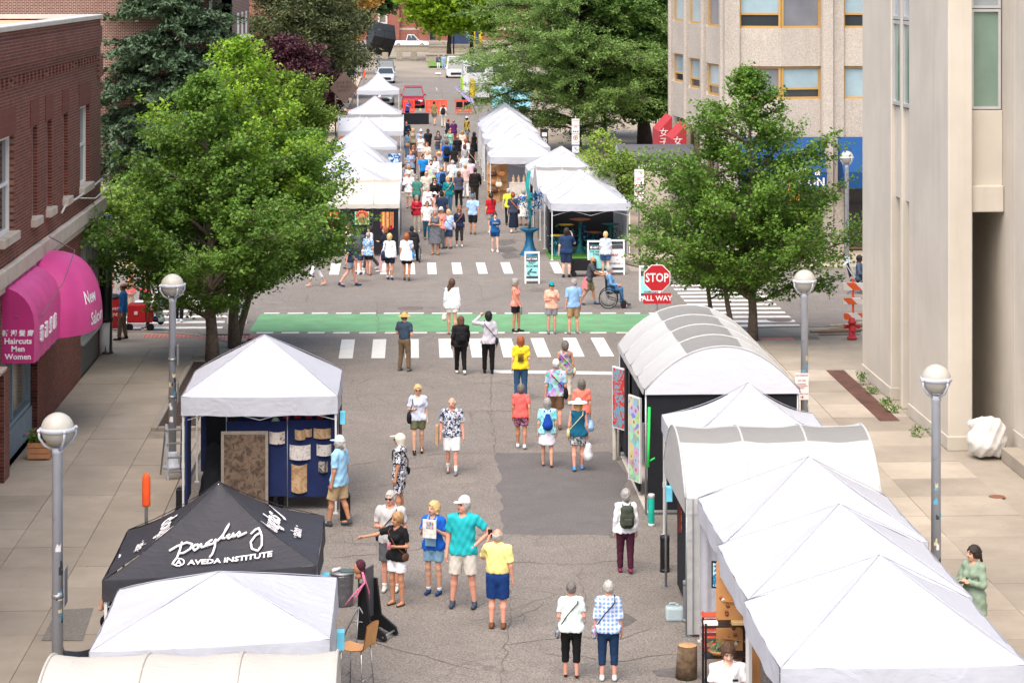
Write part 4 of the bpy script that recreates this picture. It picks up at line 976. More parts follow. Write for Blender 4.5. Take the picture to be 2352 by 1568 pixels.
tree('ginkgo_tree', 'slender ginkgo leaning over the stop sign', (p.x - .1, p.y + .9), 4.6, [(0, .2), (.3, 1.0), (.45, 1.7), (.7, 1.3), (1, .15)], L_GK3, 27, 18, .35, .07, 22, .125, .085, sub=5, first=.3, lean=(-.7, .4))
# left background
def far_tree(name, label, px, py, H, tab, lm, seed, **k):
 p = P(px, py); return tree(name, label, (p.x, p.y), H, tab, lm, seed, **k)
CON = [(0, .5), (.08, 1.0), (.14, .98), (.5, .62), (.8, .27), (1, .02)]
far_tree('spruce_tree', 'huge dark blue-green spruce behind the red brick corner building', 395, 420, 19, [(h, r * 4.1) for h, r in CON], L_SPR, 31, limbs=170, rise=.1, droop=.55, trunk=.3, per=30, spread=.28, size=.3, aspect=.42, up=.5, sub=9, first=.06, clump_step=.42, sprays=True, bark=M_BARKD, jit=.3)
far_tree('spruce_tree', 'second dark spruce half hidden behind the brick corner building', 275, 392, 15, [(h, r * 3.4) for h, r in CON], L_SPR, 33, limbs=130, rise=.1, droop=.55, trunk=.25, per=30, spread=.28, size=.3, aspect=.42, up=.5, sub=8, first=.06, clump_step=.42, sprays=True, bark=M_BARKD)
far_tree('plum_tree', 'dark purple-leaved plum tree beside the tall pine', 655, 318, 6.3, [(0, .5), (.2, 1.9), (.45, 2.9), (.7, 2.5), (.9, 1.3), (1, .3)], L_PLUM, 35, limbs=46, trunk=.12, per=26, spread=.24, size=.17, sub=7, first=.15, clump_step=.35, bark=M_BARKD)
far_tree('plum_tree', 'smaller purple-leaved plum tree by the brown posts', 728, 312, 4.4, [(0, .4), (.2, 1.2), (.5, 1.7), (.8, 1.1), (1, .2)], L_PLUM, 36, limbs=30, trunk=.08, per=24, spread=.24, size=.17, sub=6, first=.15, clump_step=.35, bark=M_BARKD)
far_tree('shrub_tree', 'rounded yellow-green small tree in front of the purple plum', 668, 395, 5.1, [(0, .6), (.2, 1.7), (.5, 2.05), (.75, 1.8), (.92, 1.0), (1, .3)], L_BUSH, 37, limbs=44, trunk=.09, per=28, spread=.2, size=.13, sub=7, first=.1, clump_step=.3)
far_tree('shrub_tree', 'lower yellow-green shrub beside the first far tents', 706, 470, 3.2, [(0, .5), (.3, 1.3), (.6, 1.5), (.85, .9), (1, .2)], L_GK1, 38, limbs=30, trunk=.06, per=26, spread=.18, size=.12, sub=6, first=.1, clump_step=.3)
PIN = [(0, .4), (.25, .9), (.45, 1.0), (.7, .85), (.88, .5), (1, .1)]
far_tree('pine_tree', 'tall shaggy dark pine beyond the purple plum', 690, 250, 15, [(h, r * 5.0) for h, r in PIN], L_PINE, 41, limbs=80, rise=.3, droop=.15, trunk=.28, per=26, spread=.4, size=.36, aspect=.35, sub=8, first=.14, clump_step=.7, bark=M_BARKD)
far_tree('pine_tree', 'second shaggy pine overhanging the left walk of the far block', 752, 225, 11, [(h, r * 3.6) for h, r in PIN], L_PINE, 43, limbs=60, rise=.3, droop=.2, trunk=.2, per=26, spread=.4, size=.36, aspect=.35, sub=7, first=.12, clump_step=.7, bark=M_BARKD)
far_tree('maple_tree', 'tree with orange tinged crown above the shaggy pine', 775, 170, 13, [(0, .5), (.4, 3.2), (.7, 3.9), (.9, 2.4), (1, .4)], L_ORG, 45, limbs=40, trunk=.2, per=24, spread=.45, size=.4, sub=6, first=.3, clump_step=.8)
far_tree('oak_tree', 'dark green tree standing before the brick campus building', 850, 105, 22, [(0, .5), (.25, 5), (.5, 8), (.8, 6), (1, 1)], L_OAK, 47, limbs=50, trunk=.4, per=24, spread=.8, size=.75, sub=6, first=.28, clump_step=1.6, bark=M_BARKD)
# right background
far_tree('locust_tree', 'feathery pale green honey locust arching over the right tents', 1325, 352, 14.5, [(0, .5), (.2, 4.0), (.34, 6.4), (.55, 6.7), (.8, 5.2), (1, 1.2)], L_LOC, 51, limbs=105, rise=.3, droop=.4, trunk=.25, per=32, spread=.3, size=.17, aspect=.4, up=.8, sub=10, first=.12, clump_step=.5, sprays=True, bark=M_BARKD, jit=.5)
far_tree('maple_tree', 'dense dark green maple standing next to the office block', 1482, 342, 15.5, [(0, .5), (.14, 3.0), (.3, 4.9), (.6, 5.3), (.85, 3.6), (1, .8)], L_MAP, 53, limbs=95, rise=.35, droop=.15, trunk=.42, per=30, spread=.34, size=.23, sub=9, first=.13, clump_step=.5, bark=M_BARKD)
far_tree('maple_tree', 'lighter green maple just left of the dense dark one', 1385, 318, 9.5, [(0, .5), (.25, 2.6), (.5, 3.8), (.8, 2.8), (1, .6)], L_MAP, 55, limbs=60, rise=.35, trunk=.2, per=28, spread=.32, size=.22, sub=8, first=.22, clump_step=.5, bark=M_BARKD)
far_tree('locust_tree', 'background tree filling the gap above the right row of far tents', 1465, 262, 19, [(0, .5), (.2, 5), (.5, 8.0), (.8, 6.5), (1, 1.2)], L_LOC, 57, limbs=70, rise=.3, droop=.2, trunk=.3, per=26, spread=.5, size=.3, aspect=.5, up=.8, sub=8, first=.15, clump_step=.8, bark=M_BARKD)
far_tree('young_tree', 'slim young tree with pale leaves beside the entrance canopy', 1385, 500, 3.6, [(0, .3), (.35, .7), (.55, 1.15), (.8, .8), (1, .2)], L_YOUNG, 59, limbs=18, trunk=.05, per=11, spread=.17, size=.11, sub=5, first=.3, clump_step=.3)
far_tree('young_tree', 'bushier young tree by the no parking post', 1425, 545, 3.3, [(0, .3), (.3, .6), (.55, 1.2), (.8, .9), (1, .2)], L_BUSH, 61, limbs=20, trunk=.1, per=13, spread=.17, size=.11, sub=5, first=.35, clump_step=.3, bark=M_BARKD)
far_tree('maple_tree', 'bright yellow-green tree left of the black street lantern', 1032, 138, 15, [(0, .5), (.25, 4), (.5, 7.0), (.8, 5.5), (1, 1)], L_BRT, 63, limbs=56, trunk=.3, per=26, spread=.6, size=.5, sub=7, first=.27, clump_step=1.1, bark=M_BARKD)
far_tree('maple_tree', 'bright yellow-green tree right of the black street lantern', 1084, 134, 15, [(0, .5), (.25, 4), (.5, 6.6), (.8, 5.5), (1, 1)], L_BRT, 65, limbs=50, trunk=.28, per=26, spread=.6, size=.5, sub=7, first=.3, clump_step=1.1, bark=M_BARKD)
# hedge mass behind the left building corner and low planting
far_tree('garden_shrub', 'loose green garden shrub by the building corner', 262, 600, 2.4, [(0, .8), (.3, 1.3), (.6, 1.3), (.85, .8), (1, .2)], L_BUSH, 67, limbs=30, trunk=.04, per=18, spread=.18, size=.12, sub=6, first=.05, clump_step=.3, cat='shrub')
far_tree('garden_shrub', 'broad garden shrub beyond the crossing behind the ginkgo', 380, 560, 2.8, [(0, 1.4), (.3, 2.2), (.6, 2.0), (.85, 1.2), (1, .2)], L_GK3, 69, limbs=34, trunk=.05, per=22, spread=.2, size=.13, sub=7, first=.05, clump_step=.35, cat='shrub')
far_tree('garden_shrub', 'large garden shrub between the spruce and the yellow-green tree', 520, 470, 3.6, [(0, 1.6), (.3, 2.6), (.6, 2.4), (.85, 1.4), (1, .2)], L_BUSH, 71, limbs=40, trunk=.06, per=22, spread=.22, size=.15, sub=7, first=.05, clump_step=.4, cat='shrub')
# ------------------------------------------------------------------ people: one continuous skinned surface each, clothes and hair as children
def surfnet(d, o, h):
 s = d < 0
 def c8(a, i, j, k): return a[i:a.shape[0] - 1 + i, j:a.shape[1] - 1 + j, k:a.shape[2] - 1 + k]
 cor = [(i, j, k) for i in (0, 1) for j in (0, 1) for k in (0, 1)]
 cnt = np.zeros(tuple(np.array(d.shape) - 1), np.int8)
 for c in cor: cnt += c8(s, *c)
 mask = (cnt > 0) & (cnt < 8)
 if not mask.any(): return np.zeros((0, 3), np.float32), np.zeros((0, 4), np.int32)
 ii = np.argwhere(mask); idx = np.full(mask.shape, -1, np.int32); idx[mask] = np.arange(len(ii))
 val = {c: c8(d, *c)[mask] for c in cor}; acc = np.zeros((len(ii), 3), np.float32); n = np.zeros(len(ii), np.float32)
 for a in cor:
  for ax in range(3):
   if a[ax]: continue
   b = list(a); b[ax] = 1; b = tuple(b); da, db = val[a], val[b]; cr = (da < 0) != (db < 0)
   t = np.where(cr, da / np.where(cr, da - db, 1), 0); w = cr.astype(np.float32)
   for q in range(3): acc[:, q] += w * (a[q] + (t if q == ax else 0))
   n += w
 V = (ii + acc / n[:, None]) * h + np.asarray(o, np.float32)
 Fs = []
 for ax in range(3):
  sl = lambda e: tuple(slice(e, s.shape[q] - 1 + e) if q == ax else slice(1, s.shape[q] - 1) for q in range(3))
  A, B = s[sl(0)], s[sl(1)]; E = np.argwhere(A != B)
  if not len(E): continue
  fl = A[A != B]; u, v = [(1, 2), (2, 0), (0, 1)][ax]
  g = E.copy(); g[:, u] += 1; g[:, v] += 1
  def at(du, dv): q = g.copy(); q[:, u] += du; q[:, v] += dv; return idx[q[:, 0], q[:, 1], q[:, 2]]
  Q = np.stack([at(-1, -1), at(0, -1), at(0, 0), at(-1, 0)], 1); Q[~fl] = Q[~fl][:, ::-1]; Fs.append(Q)
 F = np.concatenate(Fs); return V, F[(F >= 0).all(1)]
class SDF:
 "list of tapered capsules in a box; each entry (a, b, ra, rb, scale, blend, cut)"
 def __init__(s): s.c = []; s.mods = []
 def cap(s, a, b, ra, rb=None, sc=(1, 1, 1), k=.03, cut=False): s.c.append((np.array(a, float), np.array(b, float), ra, ra if rb is None else rb, np.array(sc, float), k, cut)); return s
 def mesh(s, h, noise=None):
  if not s.c: return None
  lo = np.min([np.minimum(a, b) - max(ra, rb) / sc.clip(.3, 1) for a, b, ra, rb, sc, k, c in s.c], 0) - 3 * h
  hi = np.max([np.maximum(a, b) + max(ra, rb) / sc.clip(.3, 1) for a, b, ra, rb, sc, k, c in s.c], 0) + 3 * h
  n = np.ceil((hi - lo) / h).astype(int) + 1; ax = [np.float32(lo[q] + h * np.arange(n[q])) for q in range(3)]
  d = np.full(tuple(n), .12, np.float32)
  for a, b, ra, rb, sc, k, cut in s.c:
   m = max(ra, rb) / sc.clip(.3, 1) + k + 2.5 * h; l = np.minimum(a, b) - m; u = np.maximum(a, b) + m
   sl = tuple(slice(max(0, int((l[q] - lo[q]) / h)), min(n[q], int((u[q] - lo[q]) / h) + 2)) for q in range(3))
   p = [(ax[q][sl[q]].reshape([-1 if q == w else 1 for w in range(3)]) - np.float32(a[q])) * np.float32(sc[q]) for q in range(3)]
   ba = ((b - a) * sc).astype(np.float32); bb_ = float(ba @ ba)
   if bb_ > 1e-9:
    t = (p[0] * ba[0] + p[1] * ba[1] + p[2] * ba[2]) / bb_; tc = np.clip(t, 0, 1)
    dist = np.sqrt((p[0] - tc * ba[0]) ** 2 + (p[1] - tc * ba[1]) ** 2 + (p[2] - tc * ba[2]) ** 2) - (ra + (rb - ra) * tc)
    if cut: dist = np.maximum(dist, (t - 1) * math.sqrt(bb_))
   else: dist = np.sqrt(p[0] ** 2 + p[1] ** 2 + p[2] ** 2) - ra
   e = d[sl]; hh = np.maximum(k - np.abs(e - dist), 0) / max(k, 1e-6); d[sl] = np.minimum(e, dist) - hh * hh * k * .25
  X, Y, Z = np.meshgrid(*ax, indexing='ij', sparse=True)
  for f in s.mods: d = f(d, X, Y, Z)
  if noise:
   amp, fr, ph = noise
   d = d + amp * (np.sin(fr * (Z * 1.0 + X * .7) + ph) * np.cos(fr * .6 * (Y - X * .5) + ph * 2) + .6 * np.sin(fr * 1.9 * (Z * .5 - X) + ph * 3))
  return surfnet(d.astype(np.float32), lo, h)
ARM = dict(down=((.045, .02, -.29), (.065, -.03, -.54)), fwd=((.05, -.10, -.27), (.05, -.25, -.47)), back=((.06, .12, -.26), (.07, .16, -.50)), bent=((.06, .01, -.28), (-.06, -.22, -.25)),
           hold=((.07, -.03, -.27), (-.05, -.24, -.12)), hip=((.21, .06, -.21), (.0, -.04, -.41)), face=((.09, -.13, -.21), (.0, -.17, .09)), head=((.24, -.04, .02), (.04, -.05, .21)),
           point=((.20, -.18, -.10), (.36, -.36, -.13)), push=((.06, -.14, -.24), (.03, -.38, -.31)), fold=((.08, -.07, -.27), (-.14, -.21, -.22)), lap=((.06, -.06, -.27), (-.03, -.29, -.33)),
           side=((.14, .0, -.26), (.20, -.05, -.50)), reach=((.10, -.22, -.14), (.06, -.46, -.18)))
SKIN = dict(p=S(222, 178, 156), m=S(208, 160, 134), t=S(184, 130, 100), b=S(142, 98, 74), d=S(92, 62, 48), r=S(214, 152, 130))
HAIRC = dict(g=S(150, 146, 142), w=S(172, 168, 161), b=S(40, 30, 26), br=S(84, 58, 42), bl=S(206, 170, 116), r=S(150, 84, 48), k=S(22, 20, 22), db=S(160, 124, 84), gd=S(104, 98, 92))
def cloth(col, kind='plain', c2=None, sc=9.):
 k = ('cloth', tuple(col), kind, c2, sc)
 if k in _mats: return _mats[k]
 m, nt, b, oc = newmat('cloth_' + kind); _mats[k] = m
 n = _noise(nt, oc, 7, 3); base = _mix(nt, n, [x * .84 for x in col], [min(1, x * 1.1) for x in col])
 if kind == 'floral':
  vo = _nn(nt, 'ShaderNodeTexVoronoi'); vo.inputs['Scale'].default_value = sc; nt.links.new(_map(nt, oc, (1, 1, 1)), vo.inputs['Vector'])
  nz = _noise(nt, oc, sc * 1.4, 2, .5, 1.5); base = _mix(nt, _ramp(nt, nz, .49, .53), base, c2)
  if len(c2) == 3: base = _mix(nt, _ramp(nt, vo.outputs['Distance'], .18, .22, (1, 1, 1), (0, 0, 0)), base, [min(1, x * .7 + y * .4) for x, y in zip(c2, col)])
 elif kind == 'multi':
  vo = _nn(nt, 'ShaderNodeTexVoronoi'); vo.inputs['Scale'].default_value = sc; nt.links.new(oc, vo.inputs['Vector'])
  base = _mix(nt, .5, base, vo.outputs['Color'])
  base = _mix(nt, _ramp(nt, vo.outputs['Distance'], .2, .24, (1, 1, 1), (0, 0, 0)), base, c2)
 elif kind == 'stripe':
  w = _nn(nt, 'ShaderNodeTexWave'); w.inputs['Scale'].default_value = sc; w.bands_direction = 'X'; nt.links.new(oc, w.inputs['Vector']); base = _mix(nt, _ramp(nt, w.outputs[1], .55, .65), base, c2)
 elif kind == 'plaid':
  for dr in ('X', 'Z'):
   w = _nn(nt, 'ShaderNodeTexWave'); w.inputs['Scale'].default_value = sc; w.bands_direction = dr; nt.links.new(oc, w.inputs['Vector']); base = _mix(nt, _math(nt, 'MULTIPLY', _ramp(nt, w.outputs[1], .5, .7), .55), base, c2)
 nt.links.new(base, b.inputs['Base Color']); b.inputs['Roughness'].default_value = .85; b.inputs['Specular IOR Level'].default_value = .2
 _bump(nt, b, _noise(nt, oc, 90, 2), .15, .005); return m
M_EYE = mat('eye_dark', S(48, 36, 32), .4); M_LIP = mat('lips', S(168, 96, 90), .5); M_SHADES = mat('sunglass', S(18, 18, 20), .15)
def skin_mat(c): return mat('skin', c, .55, .06, 5, spec=.35)
def hair_mat(c): return mat('hair', c, .6, .28, 30, bump=.6, bs=60)
PEOPLE = {}
def hands(V, F, wr, d, fwd, side, n=5, curl=.55, k=1.0):
 "five fingers on a palm: unequal, bent"
 mb = MB(); d = Vector(d).normalized(); f = Vector(fwd); f = (f - d * f.dot(d)).normalized(); pn = d.cross(f) * side
 if pn.dot(Vector((-side, 0, 0))) < 0: pn = -pn
 wr = Vector(wr)
 for i, (o, L) in enumerate(((.026, .070), (.009, .080), (-.009, .074), (-.025, .058))):
  b = wr + d * .075 * k + f * o * k; p1 = b + (d + pn * curl * .4).normalized() * L * .45 * k; p2 = p1 + (d + pn * curl * 1.4).normalized() * L * .32 * k; p3 = p2 + (d + pn * curl * 2.4).normalized() * L * .25 * k
  mb.tube([b, p1, p2, p3], [.0095 * k, .009 * k, .008 * k, .006 * k], n)
 b = wr + d * .028 * k + f * .03 * k; mb.tube([b, b + (d * .6 + f * .7).normalized() * .034 * k, b + (d * .6 + f * .7).normalized() * .034 * k + (d + f * .1 + pn * .3).normalized() * .03 * k], [.012 * k, .0105 * k, .007 * k], n)
 return mb
def person(label, x, top, H=None, fy=None, face=0, walk=0., armR='down', armL='down', hair=('short', 'g'), topw=('tee', (.5, .5, .5)), bot=('shorts', (.2, .2, .2)), shoe=S(60, 60, 62), skin='m', fat=1.0, fem=False, yaw=0, tilt=0, hat=None, shades=False, res=None, zb=0.0, lean=0., sit=None, wide=0., socks=None, beard=None, sandal=False, group=None, loc=None, sway=0., fx=None):
 if loc is None:
  if fy is None: fy = (top + 55 * H / CAMH) / (1 - H / CAMH)
  if H is None: H = (fy - top) * CAMH / (fy + 55)
  p = P(fx or x, fy, zb)
 else: p = Vector((*loc, zb))
 k = H / 1.75; near = p.y < 60; res = res or (.0135 if p.y < 48 else .017 if p.y < 75 else .024)
 rs = random.Random(int(p.x * 991 + p.y * 37)); t = thing('person', label, 'person', (p.x, p.y, zb), R(face), group)
 sw = .165 if fem else .19; hw = .092 if fem else .088
 hipz = .92; off = Vector((0, 0, 0)); J = {}
 if sit: hipz = sit / k
 lv = Vector((sway, -lean, 0))
 for s, nm in ((-1, 'R'), (1, 'L')):
  hip = Vector((s * hw, 0, hipz - .02)); ph = walk * s
  if sit: kn = hip + Vector((s * .05, -.40, .02)); an = Vector((s * .15, -.44 + .04 * s * walk, .09 if sit > .3 else .09))
  elif abs(walk) > .01:
   kn = hip + Vector((s * .005, -.13 * ph - .05, -.41)); an = kn + Vector((0, (-.10 if ph > 0 else .30) * abs(ph), -.40 + (.06 * abs(ph) if ph < 0 else 0)))
   if ph < 0: kn.y += .02
  else: kn = hip + Vector((s * (.01 + wide * .5), -.02, -.41)); an = Vector((s * (hw + .015 + wide), .02, .085))
  if an.z < .085 and not sit: an.z = .085
  J['hip' + nm], J['kn' + nm], J['an' + nm] = hip, kn, an
  sh = Vector((s * sw, .01, hipz + .462)) + lv * .9; J['sh' + nm] = sh
  e, w = ARM[armR if s < 0 else armL]; J['el' + nm] = sh + Vector((e[0] * s, e[1], e[2])); J['wr' + nm] = sh + Vector((w[0] * s, w[1], w[2]))
 def K(v): return tuple(c * k for c in v)
 T0 = Vector((0, 0, hipz)); ty = 1.42
 def torso(S_, off, z0=-.06, fl=0.0):
  f = fat; sc = (1, ty, 1); wst = .118 if fem else .135; hp = .158 if fem else .145; ch = .142 if fem else .16
  c = lambda z, lf: K((lv.x * lf, lv.y * lf, hipz + z))
  S_.cap(c(z0, 0), c(.16, .35), (hp * f + off) * k, (wst * f + off + fl) * k, sc, .05 * k); S_.cap(c(.16, .35), c(.37, .75), (wst * f + off + fl) * k, (ch * (.5 + .5 * f) + off) * k, sc, .05 * k)
  for s in (-1, 1): S_.cap(K(Vector((s * .03, .012, hipz + .472)) + lv * .9), K(Vector((s * sw * .82, .008, hipz + .448)) + lv * .88), (.062 + off * .7) * k, (.054 + off * .7) * k, sc=(1, 1.1, 1), k=.06 * k)
  if f > 1.08: S_.cap(K((lv.x * .4, lv.y * .4 - .05 * f, hipz + .08)), K((lv.x * .5, lv.y * .5 - .05 * f, hipz + .18)), (.12 * f + off) * k, sc=(.9, 1, 1), k=.06 * k)
  if fem:
   for s in (-1, 1): S_.cap(K((s * .062 + lv.x * .7, lv.y * .7 - .075 - off, hipz + .335)), K((s * .062 + lv.x * .7, lv.y * .7 - .075 - off, hipz + .33)), (.055 + off * .4) * k, k=.04 * k)
 # body
 B = SDF(); torso(B, -.018, -.03)
 nb = Vector((0, .012, hipz + .50)) + lv; hc = nb + Vector((0, -.02 - lean * .15, .155)); B.cap(K(nb - Vector((0, 0, .04))), K(hc - Vector((0, -.01, .05))), .056 * k, .05 * k, k=.04 * k)
 lf = .5 + .5 * fat; cov = bot[0] in ('pants', 'capri', 'long'); lc = .82 if cov else 1.0
 for nm in 'RL':
  h_, kn, an = J['hip' + nm], J['kn' + nm], J['an' + nm]; B.cap(K(h_), K(kn), .080 * lf * k * (.9 if bot[0] else 1), .052 * lf * k * lc, k=.03 * k)
  cm = kn.lerp(an, .3) + Vector((0, .012, 0)); B.cap(K(kn), K(cm), .05 * lf * k * lc, .053 * lf * k * lc, k=.02 * k); B.cap(K(cm), K(an), .053 * lf * k * lc, .034 * k, k=.02 * k)
  ft = an + Vector((0, -.13, -.05)); B.cap(K(an - Vector((0, .0, .04))), K(ft), .036 * k, .026 * k, k=.02 * k)
  s_, el, wr = J['sh' + nm], J['el' + nm], J['wr' + nm]; am = .86 if fem else 1.0; am *= (.6 + .4 * fat)
  B.cap(K(s_), K(el), .046 * am * k, .037 * am * k, k=.03 * k); B.cap(K(el), K(wr), .038 * am * k, .026 * am * k, k=.02 * k)
  d = (wr - el).normalized(); B.cap(K(wr), K(wr + d * .06), .028 * k, .033 * k, sc=(1.25, 1, 1), k=.015 * k)
 V, F = B.mesh(res * 1.05); Vs, Fs, Ms = [V], [F], [np.zeros(len(F), int)]
 nv = len(V)
 extra = MB()
 for nm, s in (('R', -1), ('L', 1)):
  wr = J['wr' + nm]; d = wr - J['el' + nm]; hb = hands(None, None, K(wr), d, (0, -1, .25), s, 5 if near else 4, k=k); extra.add(hb.v, hb.f)
 # head in its own finer grid, turned on the neck
 hr = min(res, .0115 if p.y < 48 else .014 if p.y < 75 else .02); Hd = SDF()
 Hd.cap((0, .012 * k, .02 * k), (0, .012 * k, .02 * k), .1 * k, sc=(1.30, 1.04, .94), k=.02); Hd.cap((0, -.035 * k, -.055 * k), (0, -.045 * k, -.075 * k), .052 * k, .036 * k, sc=(.95, 1, 1), k=.05 * k)
 Hd.cap((0, -.088 * k, .012 * k), (0, -.106 * k, -.022 * k), .010 * k, .015 * k, k=.015 * k); Hd.cap((0, .02 * k, -.06 * k), (0, .03 * k, -.13 * k), .05 * k, .05 * k, k=.04 * k)
 for s in (-1, 1):
  Hd.cap((s * .078 * k, .012 * k, .012 * k), (s * .082 * k, .016 * k, -.025 * k), .016 * k, .012 * k, sc=(1.6, 1, 1), k=.008); Hd.cap((s * .03 * k, -.073 * k, .036 * k), (s * .045 * k, -.066 * k, .034 * k), .014 * k, k=.012)
 hv, hf = Hd.mesh(hr); RT = Matrix.Rotation(R(yaw), 3, 'Z') @ Matrix.Rotation(R(tilt), 3, 'X'); rot = np.array(RT, np.float32); hcv = np.array(K(hc), np.float32)
 cen = hv[hf].mean(1) / k; hm = np.zeros(len(hf), int)
 front = cen[:, 1] < -.05
 for s in (-1, 1):
  hm[front & (np.abs(cen[:, 0] - s * .034) < .015) & (np.abs(cen[:, 2] - .014) < .0085)] = 1
  hm[front & (np.abs(cen[:, 0] - s * .036) < .022) & (np.abs(cen[:, 2] - .040) < .0065)] = 3
 hm[front & (np.abs(cen[:, 0]) < .024) & (np.abs(cen[:, 2] + .058) < .0085)] = 2
 if beard: hm[(cen[:, 1] < .01) & (cen[:, 2] < -.028 - .25 * np.abs(cen[:, 0]) * 0) & (cen[:, 2] > -.14) & (hm != 2) & ~((np.abs(cen[:, 0]) < .018) & (cen[:, 2] > -.04))] = 3
 hv2 = hv @ rot.T + hcv; Vs.append(hv2); Fs.append(hf + nv); Ms.append(hm); nv += len(hv)
 V = np.concatenate(Vs); F = np.concatenate(Fs); Mi = np.concatenate(Ms)
 ex = np.array([[tuple(v)] for v in extra.v], np.float32).reshape(-1, 3); exf = [f for f in extra.f if len(f) == 4]; V = np.concatenate([V, ex]); F = np.concatenate([F, np.array(exf) + nv]); Mi = np.concatenate([Mi, np.zeros(len(exf), int)])
 sk = skin_mat(SKIN[skin]); hcol = HAIRC[hair[1]] if isinstance(hair[1], str) else hair[1]
 link('body', npmesh('body', V, F, [sk, M_EYE, M_LIP, hair_mat(HAIRC[beard] if beard else hcol)], True, Mi), t)
 def put(nm, S_, m, noise=None, hd=False, h=None):
  r = S_.mesh(h or res, noise)
  if r is None or len(r[1]) == 0: return None
  v, f = r
  if hd: v = v @ rot.T + hcv
  return link(nm, npmesh(nm, v, f, m, True), t)
 # top
 kind, col = topw[0], topw[1]; tm = col if isinstance(col, bpy.types.Material) else cloth(col)
 ph = rs.uniform(0, 6)
 if kind:
  A = SDF(); lo = topw[2] if len(topw) > 2 else .0
  loose = .026 if kind in ('tee', 'shirt', 'jacket') else .016
  torso(A, loose, -.05 if True else 0, .012 if kind != 'tank' else 0); tuck = lo < 0; lo = max(lo, 0); hem = hipz + .035 if tuck else hipz - .085 - lo
  if not tuck: A.cap(K((-hw - .012, 0, hipz - .02)), K((hw + .012, 0, hipz - .02)), (.088 * (.5 + .5 * fat) + .036) * k, sc=(1, .98 if fat <= 1.1 else .9, 1), k=.05 * k); A.cap(K((-hw - .012, 0, hipz - .13)), K((hw + .012, 0, hipz - .13)), (.088 * (.5 + .5 * fat) + .038) * k, k=.04 * k)
  if kind == 'dress' or lo > .05: A.cap(K((0, 0, hipz + .02)), K((0, 0, hem)), (.165 * fat + .015) * k, ((.165 + .10 * min(1.0, (.10 + lo) / .5)) * fat + .02) * k, (1, 1.3, 1), .05 * k, True)
  fr = {'tee': .72, 'shirt': .80, 'tank': 0, 'long': 2, 'jacket': 2, 'dress': .0, 'elbow': 1.05}.get(kind, .7)
  for nm in 'RL':
   s_, el, wr = J['sh' + nm], J['el' + nm], J['wr' + nm]
   if fr: 
    e = s_.lerp(el, min(1, fr)); A.cap(K(s_), K(e), (.058 + loose * .5) * k * (.92 if fem else 1), (.05 + loose * .55) * k * (.92 if fem else 1), k=.035 * k, cut=fr < 1)
   if fr > 1: e2 = el.lerp(wr, min(.97, fr - 1 if fr < 2 else .97)); A.cap(K(el), K(e2), (.046 + loose * .4) * k, (.036 + loose * .3) * k, k=.025 * k, cut=True)
  A.mods.append(lambda d, X, Y, Z: np.maximum(d, hem * k - Z))
  nk = np.array(K(nb + Vector((0, -.035 if kind != 'tank' else -.06, .03)))); nr = (.070 if kind != 'tank' else .098) * k
  A.mods.append(lambda d, X, Y, Z: np.maximum(d, nr - np.sqrt((X - nk[0]) ** 2 + ((Y - nk[1]) * .8) ** 2 + (Z - nk[2]) ** 2)))
  put({'dress': 'dress', 'jacket': 'jacket', 'tank': 'tank_top', 'long': 'sweater', 'tee': 'tee_shirt', 'shirt': 'shirt'}.get(kind, 'shirt'), A, tm, (.007 * k, 33 / k, ph))
 # bottoms
 bk, bc = bot[0], bot[1]
 if bk:
  bm_ = bc if isinstance(bc, bpy.types.Material) else cloth(bc); Lw = SDF(); wtop = hipz + .06
  Lw.cap(K((0, 0, hipz - .03)), K((0, 0, hipz + .08)), ((.152 if not fem else .162) * fat + .008) * k, ((.14 if not fem else .128) * fat + .008) * k, (1, 1.38, 1), .04 * k)
  end = dict(mini=.52, shorts=.68, bermuda=.92, capri=1.55, pants=1.97, skirt=.8, long=1.6)[bk]; lz = .012 if bk in ('capri',) else .02 if bk != 'bermuda' else .026
  if bk in ('skirt', 'long') and not sit:
   ez = hipz - end * .43; my = (J['knR'].y + J['knL'].y) / 2 * .6; Lw.cap(K((0, 0, hipz)), K((0, my, ez)), (.165 * fat) * k, (.215 * fat) * k, (1, 1.25, 1), .04 * k, True)
  else:
   for nm in 'RL':
    h_, kn, an = J['hip' + nm], J['kn' + nm], J['an' + nm]; e = h_.lerp(kn, min(1, end)); q = min(1, end)
    Lw.cap(K(h_), K(e), (.088 * lf + lz) * k, ((.088 + (.058 - .088) * q) * lf + lz * (1.5 if end < 1 else .8)) * k, k=.025 * k, cut=end < 1)
    if end > 1: Lw.cap(K(kn), K(kn.lerp(an, end - 1)), (.06 * lf + lz * .6) * k, (.05 if bk == 'pants' else .054) * lf * k + lz * .5 * k, k=.02 * k, cut=True)
  Lw.mods.append(lambda d, X, Y, Z: np.maximum(d, Z - wtop * k))
  put({'skirt': 'skirt', 'long': 'skirt', 'pants': 'trousers', 'capri': 'trousers'}.get(bk, 'shorts'), Lw, bm_, (.003 * k, 40 / k, ph + 1))
 # shoes
 sm = shoe if isinstance(shoe, bpy.types.Material) else cloth(shoe)
 for nm in 'RL':
  an = J['an' + nm]; X_ = SDF(); up = max(0, an.z - .085); tz = .026 if up < .03 else max(.026, an.z - .085 - .05)
  X_.cap(K(an + Vector((0, .035, -.045))), K(Vector((an.x, an.y - .15, tz + .012))), .040 * k, .034 * k, sc=(1, 1, 1.1), k=.02)
  if not sandal: X_.cap(K(an + Vector((0, .01, -.03))), K(an + Vector((0, .005, -.0))), .044 * k, .043 * k, k=.02)
  if not sandal and tz < .04:
   X_.mods.append(lambda d, X, Y, Z: np.maximum(d, .004 - Z))
  else:
   zt = (an.z - .045) * k; X_.mods.append(lambda d, X, Y, Z: np.maximum(d, Z - zt) if sandal else d)
  put('shoe', X_, sm, None, False, min(res, .015))
